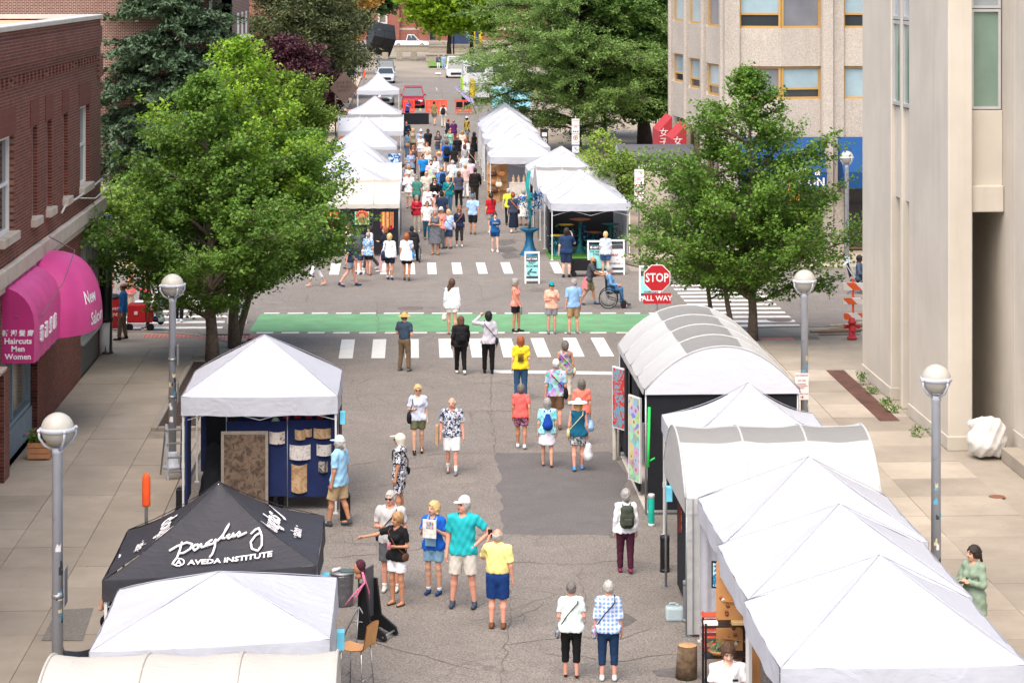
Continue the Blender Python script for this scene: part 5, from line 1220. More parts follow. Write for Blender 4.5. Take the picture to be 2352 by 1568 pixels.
  if socks: Q = SDF(); kn = J['kn' + nm]; Q.cap(K(an), K(an.lerp(kn, .3 if socks is not True else .14)), .040 * k, .046 * k, k=.01, cut=True); put('sock', Q, cloth(S(222, 222, 220)), None, False, min(res, .016))
 # hair
 st = hair[0]; hm_ = hair_mat(hcol)
 if st and st != 'bald':
  Hh = SDF(); g = .016 if st in ('short', 'ring') else .026; u = k
  Hh.cap((0, .02 * u, .028 * u), (0, .02 * u, .028 * u), (.1 + g) * u, sc=(1.27, 1.02, .96), k=.01)
  if st in ('bob', 'long', 'wind'):
   Lh = {'bob': -.10, 'long': -.24, 'wind': -.2}[st]; dx = .09 if st == 'wind' else 0
   Hh.cap((0, .05 * u, .0), (dx * u, .06 * u, Lh * u), (.088 if st != 'wind' else .085) * u, (.07 if st == 'bob' else .06) * u, sc=(1, 1.25, 1), k=.04)
   for s in (-1, 1): Hh.cap((s * .07 * u, .0, .0), (s * .075 * u + dx * u * .7, .02 * u, (Lh * .75) * u), .032 * u, .03 * u, k=.03)
  if st == 'curly': Hh.cap((0, .03 * u, .02 * u), (0, .04 * u, -.03 * u), .105 * u, .1 * u, sc=(1.1, 1, 1), k=.03)
  if st == 'pony': Hh.cap((0, .11 * u, .03 * u), (.01 * u, .15 * u, -.12 * u), .035 * u, .02 * u, k=.02)
  if st == 'longpony': Hh.cap((0, .11 * u, .03 * u), (.01 * u, .14 * u, -.32 * u), .035 * u, .022 * u, k=.02)
  if st == 'bun': Hh.cap((0, .07 * u, .13 * u), (0, .08 * u, .135 * u), .05 * u, k=.01)
  Hh.mods.append(lambda d, X, Y, Z: np.maximum(d, .092 * u - np.sqrt((X * 1.0) ** 2 + ((Y + .10 * u) * .95) ** 2 + ((Z + .035 * u) * .80) ** 2)))
  if st in ('short', 'ring', 'bun', 'pony', 'longpony'): Hh.mods.append(lambda d, X, Y, Z: np.maximum(d, (-.055 * u - Z) - .0) if st in ('short', 'ring', 'bun') else np.maximum(d, np.where(Y > .085 * u, d, -.055 * u - Z)))
  if st == 'ring': Hh.mods.append(lambda d, X, Y, Z: np.maximum(d, Z - .045 * u))
  if hat: Hh.mods.append(lambda d, X, Y, Z: np.maximum(d, Z - .065 * u))
  put('hair', Hh, hm_, (.005 * u, 75 / u, ph) if st in ('curly', 'wind', 'bob', 'long') else (.006 * u, 70 / u, ph), True, hr)
 if hat:
  hk, hcx = hat; M_h = hcx if isinstance(hcx, bpy.types.Material) else cloth(hcx); Q = SDF(); u = k
  if hk == 'hood':
   Q.cap((0, .03 * u, .02 * u), (0, .05 * u, -.07 * u), .125 * u, .11 * u, sc=(1.12, 1, 1), k=.02); Q.mods.append(lambda d, X, Y, Z: np.maximum(d, .085 * u - np.sqrt(X ** 2 + (Y + .12 * u) ** 2 + ((Z + .01 * u) * .8) ** 2)))
  elif hk == 'mask':
   Q.cap((0, .02 * u, .02 * u), (0, .03 * u, -.09 * u), .116 * u, .085 * u, sc=(1.2, 1, .95), k=.02); Q.cap((0, -.08 * u, .075 * u), (0, -.15 * u, .07 * u), .06 * u, .05 * u, sc=(1, 1, 5), k=.01)
   Q.mods.append(lambda d, X, Y, Z: np.maximum(d, .045 * u - np.sqrt(X ** 2 + (Y + .11 * u) ** 2 + ((Z - .02 * u) * 1.6) ** 2)))
  else:
   Q.cap((0, .018 * u, .055 * u), (0, .018 * u, .07 * u), .112 * u, .10 * u, sc=(1.18, .99, 1), k=.01)
   Q.mods.append(lambda d, X, Y, Z: np.maximum(d, .052 * u - Z))
   put('hat', Q, M_h, None, True, hr); Q = SDF()
   if hk == 'cap': Q.cap((0, -.075 * u, .058 * u), (0, -.135 * u, .050 * u), .075 * u, .06 * u, sc=(1, 1, 6), k=.01)
   elif hk == 'brim': Q.cap((0, .015 * u, .056 * u), (0, .015 * u, .056 * u), .225 * u, sc=(1, .95, 14), k=.01)
   elif hk == 'straw': Q.cap((0, .015 * u, .056 * u), (0, .015 * u, .056 * u), .2 * u, sc=(1, .95, 12), k=.01)
  put('hat_brim' if hk in ('cap', 'brim', 'straw') else 'hat', Q, M_h, None, True, min(hr, .012))
 if shades:
  g = MB()
  for s in (-1, 1): g.ball(((s * .035) * k, -.098 * k, .014 * k), (.03 * k, .014 * k, .02 * k), 8)
  g.bar((-.012 * k, -.106 * k, .018 * k), (.012 * k, -.106 * k, .018 * k), .008 * k)
  for s in (-1, 1): g.bar((s * .06 * k, -.092 * k, .018 * k), (s * .082 * k, .01 * k, .02 * k), .007 * k)
  o = g.build('sunglasses', M_SHADES, t); o.location = K(hc); o.rotation_euler = RT.to_euler()
 info = dict(t=t, k=k, J=J, hipz=hipz, p=p, face=R(face), nb=nb, hc=hc, lv=lv, K=K, fat=fat); PEOPLE[label] = info
 return info
def worn(info, name, label, cat): return thing(name, label, cat, info['t'].location.copy(), info['face'])
def backpack(info, label, col, big=1.0, drawstring=False):
 t = worn(info, 'backpack', label, 'backpack'); k = info['k']; z = info['hipz'] + .27; Q = SDF(); y = .15 + .05 * (info['fat'] - 1)
 a = info['lv'] * .7
 if drawstring: Q.cap((a.x * k, (y + .03) * k, (z + .10) * k), (a.x * k, (y + .05) * k, (z - .12) * k), .07 * k, .135 * k, sc=(1, 1.6, 1), k=.03)
 else:
  for dz, r in ((.14, .105), (0, .125), (-.13, .12)): Q.cap((-.045 * k * big + a.x * k, (y + .05 + a.y) * k, (z + dz) * k), (.045 * k * big + a.x * k, (y + .05 + a.y) * k, (z + dz) * k), r * k * big, sc=(1, 1.45, 1), k=.05 * k)
 v, f = Q.mesh(.02 if info['p'].y > 75 else .014, (.004, 30, 1)); m = cloth(col); link('pack', npmesh('pack', v, f, m, True), t)
 if not drawstring: g = MB(); g.bbox((-.085 * k, (y + .12) * k, (z - .16) * k), (.085 * k, (y + .175) * k, (z - .02) * k), .02); g.build('front_pocket', m, t)
 for s in (-1, 1):
  g = MB(); g.tube([Vector(q) * k for q in ((s * .07, y - .03, z + .21), (s * .095, .03, z + .245), (s * .11, -.09, z + .17), (s * .13, -.12, z + .02), (s * .15, -.0, z - .1), (s * .1, y - .02, z - .14))], .014 * k, 5); g.build('strap', m, t)
 return t
def shoulder_bag(info, label, col, side=1, hip=True, cross=True, size=.11, name='handbag', strapc=None, back=False, length=.0):
 "strap over the opposite (cross) or same shoulder, bag at the hip on side"
 t = worn(info, name, label, 'bag'); k = info['k']; hz = info['hipz']; f = info['fat']; y = .06 if back else -.03
 bx = side * (.19 * f + .03); Q = SDF(); zc = hz + .02 - length
 Q.cap((bx * k, (y - size * .5) * k, zc * k), (bx * k, (y + size * .5) * k, zc * k), size * .8 * k, sc=(1.9, 1, 1), k=.02); Q.cap((bx * k, (y - size * .4) * k, (zc - size * .6) * k), (bx * k, (y + size * .4) * k, (zc - size * .6) * k), size * .8 * k, sc=(1.7, 1, 1), k=.03)
 v, fc = Q.mesh(.016); m = col if isinstance(col, bpy.types.Material) else cloth(col); link('pouch', npmesh('pouch', v, fc, m, True), t)
 s = -side if cross else side; sx = s * .11
 ts = hz + .54; yf = -(.128 * f + .035); yb = .128 * f + .03
 fr = [(bx * .97, y - .03, zc + size * .5), ((bx + sx) * .55, yf - (.04 if f > 1.05 else .01), hz + .25), (sx, yf * .75, hz + .44), (sx, .0, ts), (sx, yb * .75, hz + .44), ((bx + sx) * .55, yb, hz + .25), (bx * .97, y + .05, zc + size * .5)] if cross else [(bx * .97, y - .04, zc + size * .5), (sx * 1.25, yf * .9, hz + .36), (sx * 1.1, 0, ts), (sx * 1.25, yb * .9, hz + .36), (bx * .97, y + .05, zc + size * .5)]
 pts = []
 for i in range(len(fr) - 1):
  for q in range(4): pts.append(Vector(fr[i]).lerp(Vector(fr[i + 1]), q / 4) * k)
 pts.append(Vector(fr[-1]) * k); g = MB(); g.tube(pts, .011 * k, 5); g.build('strap', cloth(strapc) if strapc else m, t); return t
def hand_at(info, side):
 J = info['J']; nm = 'R' if side < 0 else 'L'; w = J['wr' + nm]; d = (w - J['el' + nm]).normalized(); return (w + d * .09) * info['k']
def hand_bag(info, label, col, side=1, w=.13, h=.3, name='shopping_bag', trans=0.):
 t = worn(info, name, label, 'bag'); p = hand_at(info, side); Q = SDF(); zt = p.z - .1
 Q.cap((p.x, p.y, zt - .05), (p.x, p.y, zt - h + w * .7), w * .55, w * .95, sc=(1.2, 1, 1), k=.03); v, f = Q.mesh(.018, (.007, 28, 2)); m = mat('plastic_bag', col, .35, .1, 8, trans=trans); link('pouch', npmesh('pouch', v, f, m, True), t)
 g = MB(); g.tube([p + Vector((0, -.04, -.09)), p + Vector((0, -.015, .0)), p + Vector((0, .015, .0)), p + Vector((0, .04, -.09))], .007, 4); g.build('handle', m, t); return t
# ------------------------------------------------------------------ lettering on the black tent
def roof_z(t, x, y, eave, apex, hw, hd, peak, sag, roll):
 f = 1 - max(abs(x) / hw, abs(y) / hd); f = max(0, min(1, f)); j = f; s = 1 - ((x / hw if abs(y) / hd >= abs(x) / hw else y / hd) / max(1e-3, 1 - f)) ** 2
 return eave + (apex - eave) * ((1 - peak) * f + peak * f ** 2.2) - sag * s * math.sin(math.pi * (f * .85 + .08)) - .025 * s * (1 - f) + roll * x
l3 = TW['L3']; lp = l3.location; l3_apex = AV(502, 1105, lp.y).z
def rz3(x, y): return roof_z(l3, x, y, 2.3, l3_apex, 1.5, 1.5, .35, .1, .06) + .03
def ray_roof(px, py):
 lo = P(px, py, 2.0); hi = P(px, py, 3.6)
 for _ in range(30):
  m = (lo + hi) / 2; z = rz3(m.x - lp.x, m.y - lp.y)
  if m.z > z: hi = m
  else: lo = m
 return Vector((lo.x - lp.x, lo.y - lp.y, lo.z + .012))
Z7 = lambda x, y: (x * .3667, 993.3 + .3667 * y)
ST = [[(1140, 690), (1128, 735), (1110, 785), (1078, 828)], [(1060, 745), (1110, 715), (1170, 692), (1205, 702), (1192, 732), (1150, 757), (1115, 762)], [(1228, 704), (1207, 722), (1218, 743), (1244, 724), (1236, 704), (1256, 712)],
      [(1260, 700), (1262, 724), (1284, 716), (1296, 694), (1298, 716)], [(1330, 675), (1305, 690), (1312, 708), (1340, 695), (1350, 672), (1346, 720), (1330, 765), (1312, 785)], [(1360, 684), (1390, 655), (1425, 600), (1437, 574), (1420, 600), (1398, 645), (1394, 668), (1412, 664)],
      [(1440, 640), (1420, 655), (1432, 668), (1455, 650), (1462, 634), (1462, 660)], [(1470, 655), (1502, 624), (1508, 646), (1488, 656), (1520, 642), (1546, 628)], [(1570, 640), (1600, 612), (1622, 602), (1640, 650), (1640, 710), (1615, 745), (1578, 732), (1570, 690), (1600, 650), (1640, 625)]]
for st_ in ST:
 pts = [ray_roof(*Z7(*p)) for p in st_]; fine = []
 for a, b in zip(pts[:-1], pts[1:]): fine += [a.lerp(b, q / 3) for q in range(3)]
 g = MB(); g.tube(fine + [pts[-1]], .017, 6); g.build('script_letter', M_LET, l3)
def roof_text(txt, size, face, dist, off, shear=.0, bold=.004, flip=0):
 t = MB(); text_mb(t, txt, size, Matrix.Identity(4), 0, 0, bold=bold, shear=shear); g = MB(); vs = []
 for v in t.v:
  a, b = v[0] + off, dist + v[1]
  x, y = {'f': (a, -1.5 + b), 'r': (1.5 - b, a), 'l': (-1.5 + b, -a)}[face]; vs.append((x, y, rz3(x, y) + .012))
 g.add(vs, t.f); o = g.build('lettering', M_LET, l3); return o
roof_text('AVEDA INSTITUTE', .145, 'f', .30, .26); roof_text('Ⓐ', .2, 'f', .30, -.47)
for fc, d in (('r', .72), ('l', .72)): roof_text('douglas J', .34, fc, d, .0, .35, .008); roof_text('· salon ·', .22, fc, d - .36, .1, .2)
# ------------------------------------------------------------------ booth with the navy panels
for t in TW.values(): worldly(t)
def slab_part(t, a, b, m, name='display_panel', r=.008): g = MB(); g.bbox([min(x, y) for x, y in zip(a, b)], [max(x, y) for x, y in zip(a, b)], r); return g.build(name, m, t)
l4 = TW['L4']; yf = 47.0
xa, xb, xm = AV(520, 1000, yf).x, AV(776, 1000, yf).x, AV(660, 1000, yf).x
slab_part(l4, (xa, yf, .28), (xm - .01, yf + .035, 1.78), M_NAVYP); slab_part(l4, (xm + .01, yf, .26), (xb, yf + .035, 1.80), M_NAVYP)
slab_part(l4, (l4.location.x - 1.4, 49.35, .3), (l4.location.x + 1.45, 49.4, 2.15), M_NAVYP); slab_part(l4, (l4.location.x - 1.47, 46.6, .25), (l4.location.x - 1.43, 47.5, 1.95), M_NAVYP); slab_part(l4, (l4.location.x + 1.42, 46.9, .2), (l4.location.x + 1.46, 49.3, 2.1), M_NAVYP)
slab_part(l4, (l4.location.x - 1.2, 48.3, .2), (l4.location.x - .55, 48.34, 2.1), M_BLKP)
for x in (xa, xm, xb): g = MB(); g.tube([(x, yf + .02, 0), (x, yf + .02, 1.95)], .014, 6); g.build('panel_post', M_GALV, l4)
def pelt_mat(k, c1, c2, sc=9, th=.5):
 m, nt, b, oc = newmat(k); n = _noise(nt, oc, sc, 5, .65, .8); n2 = _noise(nt, oc, sc * 5, 3)
 c = _mix(nt, _ramp(nt, n, th - .06, th + .06), c1, c2); c = _mix(nt, _math(nt, 'MULTIPLY', _ramp(nt, n2, .4, .7), .4), c, [x * .6 for x in c2]); nt.links.new(c, b.inputs['Base Color']); b.inputs['Roughness'].default_value = .95; _bump(nt, b, n2, .4, .01); return m
M_RUG = pelt_mat('woven_brown', S(112, 94, 78), S(70, 56, 46), 7, .52); M_TANP = pelt_mat('birch_tan', S(188, 158, 122), S(150, 118, 84), 5); M_WHP = pelt_mat('white_black_bark', S(206, 200, 194), S(52, 46, 46), 5, .60); M_DKP = pelt_mat('dark_bark', S(160, 154, 148), S(44, 40, 42), 6, .48); M_BRP = pelt_mat('bark_brown', S(210, 200, 190), S(110, 70, 50), 8, .58)
def hung(name, label, cat, x0, x1, z0, z1, y, m, curve=.05, frame=None, grp=None):
 "curved or flat piece hung on a panel that looks down the street"
 t = thing(name, label, cat, ((x0 + x1) / 2, y, z0), 0, grp); w = x1 - x0; h = z1 - z0; g = MB()
 g.grid(lambda i, j: ((i - .5) * w, -.012 - curve * (1 - (2 * i - 1) ** 2), h * j - .06 * h * (1 - (2 * i - 1) ** 2) * (1 if curve else 0)), 10, 4)
 g.grid(lambda i, j: ((.5 - i) * w, -.004 - curve * (1 - (2 * i - 1) ** 2), h * j - .06 * h * (1 - (2 * i - 1) ** 2) * (1 if curve else 0)), 10, 4); g.build('sheet', m, t)
 if frame: g = MB(); [g.box(a, b) for a, b in (((-w / 2 - .03, -.03, -.03), (-w / 2, .0, h + .03)), ((w / 2, -.03, -.03), (w / 2 + .03, .0, h + .03)), ((-w / 2, -.03, -.03), (w / 2, .0, 0)), ((-w / 2, -.03, h), (w / 2, .0, h + .03)))]; g.build('frame', frame, t)
 return t
def zr1(x, y): return AV(376.3 + .2 * x, 901.6 + .2 * y, yf)
RUG = thing('woven_rug', 'large mottled brown rug leaning on the navy panels', 'rug', (AV(562, 1000, yf - .12).x, yf - .12, 0)); g = MB(); g.bbox((-.47, -.03, .03), (.47, .0, 1.62), .012); g.build('border', mat('rug_border', S(136, 126, 114), .9, .15, 12), RUG); g = MB(); g.bbox((-.41, -.042, .1), (.41, -.031, 1.56), .004); g.build('pile', M_RUG, RUG)
for (cx, cy, w, h, m, lb) in ((1300, 510, 180, 140, M_BRP, 'pale bark piece with brown figures on navy panel'), (1565, 475, 120, 115, M_TANP, 'square tan bark piece on navy panel'), (1655, 455, 90, 90, M_TANP, 'small overlapping tan bark piece on navy panel'), (1820, 460, 200, 115, M_TANP, 'wide tan bark piece above the white one'), (1565, 675, 240, 170, M_WHP, 'white bark piece with black branches'), (1840, 650, 170, 130, pelt_mat('dotted_bark', S(200, 196, 190), S(60, 54, 52), 16, .62), 'white bark piece with dark dots'), (1555, 970, 180, 320, M_TANP, 'tall folded tan bark piece on navy panel'), (1830, 840, 110, 130, M_DKP, 'small dark bark piece behind the walking man')):
 a, b = zr1(cx - w / 2, cy + h / 2), zr1(cx + w / 2, cy - h / 2); hung('bark_artwork', lb, 'artwork', a.x, b.x, a.z, b.z, yf - .006, m)
for i, x in enumerate((650, 676, 702, 728)):
 a = AV(x, 951, 49.3); hung('red_card', 'small red framed card on the back navy panel', 'artwork', a.x, a.x + .13, a.z - .1, a.z + .12, 49.33, mat('red_card', S(176, 40, 48), .6, .2, 20), 0, None, 'red cards on the back panel')
q = person('vendor in pale green cap standing behind the navy panels', 633, 958, fy=1163, face=10, hat=('cap', S(150, 170, 140)), topw=('tee', S(60, 70, 90)), bot=('pants', S(50, 54, 60)), hair=('short', 'g'), shoe=S(40, 44, 46))
# belts on the outside right of that tent
bl = thing('belt_rack', 'dark woven belts hanging outside the navy panel tent', 'belts', (l4.location.x + 1.56, 48.0, 0)); 
for i in range(5): g = MB(); g.bbox((-.02, -.9 + i * .35, .35), (.02, -.78 + i * .35, 2.0), .01); g.build('belt', cloth(S(70, 30, 34) if i % 2 else S(34, 36, 52), 'stripe', S(120, 90, 80), 30), bl)
# draped chair and gear left of the rug
dc_ = thing('draped_chair', 'director chair draped in black cloth inside the navy booth', 'chair', (AV(488, 1180, 47.5).x, 47.5, 0)); Q = SDF(); Q.cap((0, 0, .2), (0, .1, .5), .27, .24, sc=(1, 1.1, 1), k=.1); Q.cap((0, .2, .5), (0, .25, 1.05), .2, .17, sc=(1, 2, 1), k=.1); Q.mods.append(lambda d, X, Y, Z: np.maximum(d, .0 - Z)); v, f = Q.mesh(.03, (.012, 18, 1)); link('drape', npmesh('drape', v, f, M_BLKP, True), dc_)
for (px, py, h, w, lb) in ((418, 1176, .48, .22, 'black weight box at the left leg of the navy booth'), (793, 1192, .5, .2, 'black weight box behind the walking man in pale blue')):
 p = P(px, py); b_ = thing('weight_box', lb, 'box', (p.x, p.y, 0)); g = MB(); g.bbox((-w / 2, -.12, 0), (w / 2, .12, h), .012); g.build('case', M_BLACK, b_); g = MB(); g.tube([(-.06, 0, h), (-.06, 0, h + .04), (.06, 0, h + .04), (.06, 0, h)], .01, 5); g.build('handle', M_BLACK, b_)
lad = thing('step_ladder', 'aluminium step ladder leaning open beside the navy booth', 'ladder', (P(400, 1108).x, P(400, 1108).y, .0), R(20))
for s in (-1, 1):
 g = MB(); g.bar((s * .22, -.35, 0), (s * .17, .0, 1.25), .05, .025); g.build('rail', M_GALV, lad); g = MB(); g.bar((s * .22, .35, 0), (s * .17, .02, 1.2), .035, .02); g.build('rear_rail', M_GALV, lad)
for i in range(4): z = .28 + i * .28; g = MB(); y = -.35 + .28 * z; g.bbox((-.2, y - .05, z), (.2, y + .06, z + .025), .004); g.build('step', M_GALV, lad)
# ------------------------------------------------------------------ painted canvases on the black barrel tent
r6 = TW['R6']; X0 = r6.location.x - 1.5
slab_part(r6, (X0 + .02, 46.25, .1), (X0 + 3.0, 46.3, 2.42), M_BLKP, 'side_wall'); slab_part(r6, (X0, 47.9, .1), (X0 + .05, 49.3, 2.45), M_BLKP, 'side_wall'); slab_part(r6, (X0 + .6, 50.2, .1), (X0 + .65, 51.8, 2.45), M_BLKP, 'side_wall'); slab_part(r6, (X0, 50.6, .25), (X0 + .05, 51.95, 2.2), M_BLKP, 'side_wall'); slab_part(r6, (X0 + 2.95, 46.4, .1), (X0 + 3.0, 51.9, 2.42), M_BLKP, 'side_wall'); slab_part(r6, (X0, 51.95, .1), (X0 + 3.0, 52.0, 2.42), M_BLKP, 'side_wall'); slab_part(r6, (X0, 46.4, .005), (X0 + 2.9, 51.9, .012), mat('booth_mat', S(190, 184, 174), .9), 'floor_mat', .002)
def side_art(label, y, w, z0, h, m, rz=.5, x=X0 - .04):
 t = thing('painting', label, 'painting', (x, y, z0), rz); g = MB(); g.bbox((-.05, -w / 2, 0), (.0, w / 2, h), .004); g.build('canvas_edge', mat('canvas_edge', S(222, 220, 218), .7), t); g = MB(); g.box((-.054, -w / 2 + .03, .03), (-.0505, w / 2 - .03, h - .03)); g.build('picture', m, t)
side_art('tall teal and red flower painting hung at the far end of the black tent', 51.2, .62, .75, 1.35, cloth(S(110, 160, 176), 'floral', S(196, 60, 56), 4)); side_art('long narrow multicoloured painting at the near corner of the black tent', 48.0, .5, .3, 1.75, cloth(S(150, 170, 180), 'multi', S(200, 90, 60), 6), .4)
fa = thing('framed_print', 'orange and blue sunset print standing inside the black tent', 'painting', (X0 + .45, 49.6, .3)); g = MB(); g.bbox((-.2, -.02, 0), (.2, .0, .9), .01); g.build('frame', M_LEG, fa); g = MB(); g.box((-.16, -.024, .05), (.16, -.021, .85)); g.build('picture', cloth(S(40, 70, 110), 'floral', S(220, 110, 40), 3), fa)
# ------------------------------------------------------------------ right row goods
def cyl(name, label, cat, px, py, r, h, m, cap_m=None, n=16, part_='tube', zb=0, grp=None):
 p = P(px, py, zb); t = thing(name, label, cat, (p.x, p.y, zb), 0, grp); g = MB(); g.lathe([(r * .9, 0), (r, .02), (r, h - .02), (r * .95, h)], n); g.build(part_, m, t)
 if cap_m: g = MB(); g.lathe([(r * 1.04, h - .07), (r * 1.04, h + .004), (r * .9, h + .012), (.001, h + .013)], n); g.build('cap', cap_m, t); g = MB(); g.lathe([(r * 1.04, .0), (r * 1.04, .06)], n); g.build('end_ring', cap_m, t)
 return t
cyl('water_tube', 'teal tube weight with white ends hanging by the black tent', 'tent weight', 1496, 1208, .062, .62, mat('teal_tube', S(30, 178, 158), .4), M_LEG); cyl('tube_weight', 'black cylindrical weight standing at the barrel tent corner', 'tent weight', 1527, 1312, .085, .64, M_BLACK, mat('black_cap', S(34, 34, 36), .5))
for dx, lb in ((0, 'grey pipe weight nearer the water jug, strapped to its twin'), (13, 'grey pipe weight nearer the wooden board, strapped to its twin')): cyl('pipe_weight', lb, 'tent weight', 1575 + dx, 1428, .045, .68, mat('pvc_grey', S(112, 116, 122), .5), mat('pvc_cap', S(128, 132, 138), .5))
cyl('post_tube', 'slim white tube leaning among the frames of the black tent', 'tent weight', 1412, 1056, .05, .72, mat('ivory_tube', S(206, 200, 186), .5), None)
gr = MB(); a = P(1496, 1135, 0); gs = thing('green_strap', 'bright green strap tied down the leg of the black tent', 'strap', (X0 + .0, 45.9, 0)); gr.tube([(-.02, -.1, 1.05), (.0, 0, 1.5), (.02, .05, 2.2)], .03, 6); gr.build('webbing', mat('green_web', S(40, 200, 84), .7), gs); gr = MB(); gr.tube([(.0, -.05, 1.15), (.12, -.05, 1.22)], .02, 5); gr.build('loose_end', mat('green_web', S(40, 200, 84), .7), gs)
j_ = P(1549, 1424); jug = thing('water_jug', 'clear plastic water jug on the asphalt by the grey pipes', 'jug', (j_.x, j_.y, 0)); g = MB(); g.bbox((-.15, -.1, 0), (.15, .1, .24), .04); g.build('bottle', mat('milky_plastic', S(206, 222, 226), .2, .06, 6, trans=.4), jug); g = MB(); g.lathe([(.025, .24), (.025, .28)], 10, (.05, 0, 0)); g.tube([(-.09, 0, .23), (-.08, 0, .29), (.02, 0, .29), (.03, 0, .24)], .012, 6); g.build('handle', mat('milky_plastic', S(206, 222, 226), .2, .06, 6, trans=.4), jug)
p = P(1576, 1556); stp = thing('tree_stump', 'upright bark covered log standing on the asphalt', 'log', (p.x, p.y, 0)); g = MB(); g.tube([(0, 0, 0), (.01, 0, .2), (.02, .0, .5)], [.165, .16, .15], 18); g.build('bark', mat('log_bark', S(92, 74, 56), .95, .4, 9, bump=1., bs=14, dirt=S(130, 126, 108), ds=5), stp); g = MB(); g.lathe([(.146, .5), (.14, .506), (.001, .507)], 18, (.02, 0, 0)); g.build('cut_face', mat('cut_wood', S(180, 140, 98), .8, .2, 12), stp)
M_PLY = mat('honey_plywood', S(184, 130, 78), .7, .15, 3, bump=.1, bs=40)
bd = thing('jewellery_board', 'tall honey coloured wooden board dotted with earrings', 'display', (4.85, 34.0, 0), R(-28)); g = MB(); g.bbox((-.34, -.015, .05), (.34, .015, 2.1), .006); g.build('board', M_PLY, bd)
rr = random.Random(4)
for i in range(34): 
 x, z = rr.uniform(-.28, .28), rr.uniform(.9, 2.0); g = MB(); g.lathe([(.001, 0), (.03, .002), (.032, .012), (.001, .016)], 8, M=Matrix.Translation((x, -.016, z)) @ Matrix.Rotation(R(90), 4, 'X')); g.build('earring', mat('earring', rr.choice([S(120, 58, 34), S(150, 90, 50), S(220, 214, 200)]), .6), bd)
for z in (1.55, 1.0): g = MB(); g.bbox((-.22, -.06, z), (.22, -.016, z + .02), .004); g.build('ledge', M_PLY, bd)
rk = thing('shelf_rack', 'black metal shelf rack with plants and wooden boxes', 'shelf', (4.62, 33.75, 0)); 
for sx in (-.3, .3):
 for sy in (-.16, .16): g = MB(); g.box((sx - .015, sy - .015, 0), (sx + .015, sy + .015, 1.36)); g.build('upright', M_BLACK, rk)
for z in (.1, .45, .85, 1.3): g = MB(); g.bbox((-.3, -.17, z), (.3, .17, z + .02), .004); g.build('shelf', M_BLACK, rk)
cr = thing('wooden_crate', 'small wooden crate on the lower shelf of the black rack', 'crate', (4.6, 33.75, .47)); g = MB(); [g.bbox(a, b, .006) for a, b in (((-.2, -.14, 0), (.2, -.125, .24)), ((-.2, .125, 0), (.2, .14, .24)), ((-.2, -.124, 0), (-.185, .124, .24)), ((.185, -.124, 0), (.2, .124, .24)), ((-.184, -.124, 0), (.184, .124, .015)))]; g.build('side', M_PLY, cr)
bw = thing('plant_bowl', 'wooden bowl of air plants on the black rack', 'plant', (4.52, 33.7, .87)); g = MB(); g.lathe([(.08, 0), (.14, .05), (.15, .08), (.13, .08), (.07, .02), (.001, .02)], 16); g.build('bowl', M_PLY, bw); V, F = leaves(np.array([(0, 0, .11)] * 14), 8, .06, .12, .15, .2, np.random.default_rng(2)); link('foliage', npmesh('foliage', V, F, leaf_mat('air_plant', S(90, 116, 84), S(140, 160, 124))), bw)
for i, (x, z, c, lb) in enumerate(((4.4, 1.325, S(230, 226, 220), 'white box on top of the black rack'), (4.8, 1.325, S(206, 168, 112), 'pale wooden tray on top of the black rack'))): o = thing('small_box', lb, 'box', (x, 33.65, z)); g = MB(); g.bbox((-.1, -.06, 0), (.1, .06, .05), .006); g.build('case', mat('box_surface', c, .7), o)
# white drop walls and frames along the right row
g = MB(); g.grid(lambda i, j: (4.62 + .03 * math.sin(i * 14), 37.62 + .5 * i, .05 + 2.2 * j), 12, 6); g.build('curtain', M_WCAN, TW['R4']); g = MB(); g.grid(lambda i, j: (4.54 + .62 * i, 37.66 + .02 * math.sin(i * 9), .05 + 2.2 * j), 8, 6); g.build('curtain', M_OFFW, TW['R4'])
slab_part(TW['R4'], (4.75, 40.7, .1), (7.6, 40.75, 2.2), M_BLKP, 'side_wall'); slab_part(TW['R4'], (4.72, 39.2, .1), (4.78, 40.6, 2.1), M_BLKP, 'side_wall')
g = MB(); g.grid(lambda i, j: (4.7 + .5 * i, 37.3 + .02 * math.sin(i * 20), .1 + 2.0 * j), 14, 4); g.build('curtain', M_WCAN, TW['R3'])
rd_ = thing('dragon_print', 'small red framed print of a golden dragon by the barrel tent', 'painting', (4.86, 39.9, 1.15), R(-25)); g = MB(); g.bbox((-.2, -.02, 0), (.2, .0, .48), .006); g.build('frame', mat('dark_red_frame', S(120, 34, 30), .6), rd_); g = MB(); g.box((-.15, -.024, .06), (.15, -.0205, .42)); g.build('picture', cloth(S(30, 22, 24), 'floral', S(206, 150, 80), 9), rd_)
bp_ = thing('blue_print', 'blue sea print framed in black beside the bunched curtain', 'painting', (4.85, 35.9, 1.25), R(-30)); g = MB(); g.bbox((-.15, -.02, 0), (.15, .0, .42), .006); g.build('frame', M_BLACK, bp_); g = MB(); g.box((-.12, -.024, .03), (.12, -.0205, .39)); g.build('picture', cloth(S(30, 130, 180), 'floral', S(190, 226, 236), 6), bp_)
ob_ = thing('orange_basket', 'orange wire basket stand below the white curtain', 'basket', (4.78, 36.6, 0))
for i in range(6): g = MB(); g.bbox((-.14, -.12, .1 + i * .11), (.14, .12, .125 + i * .11), .006); g.build('wire_row', mat('orange_wire', S(214, 84, 50), .6), ob_)
for sx in (-.13, .13): g = MB(); g.box((sx - .01, -.11, 0), (sx + .01, -.09, .75)); g.build('upright', mat('orange_wire', S(214, 84, 50), .6), ob_)
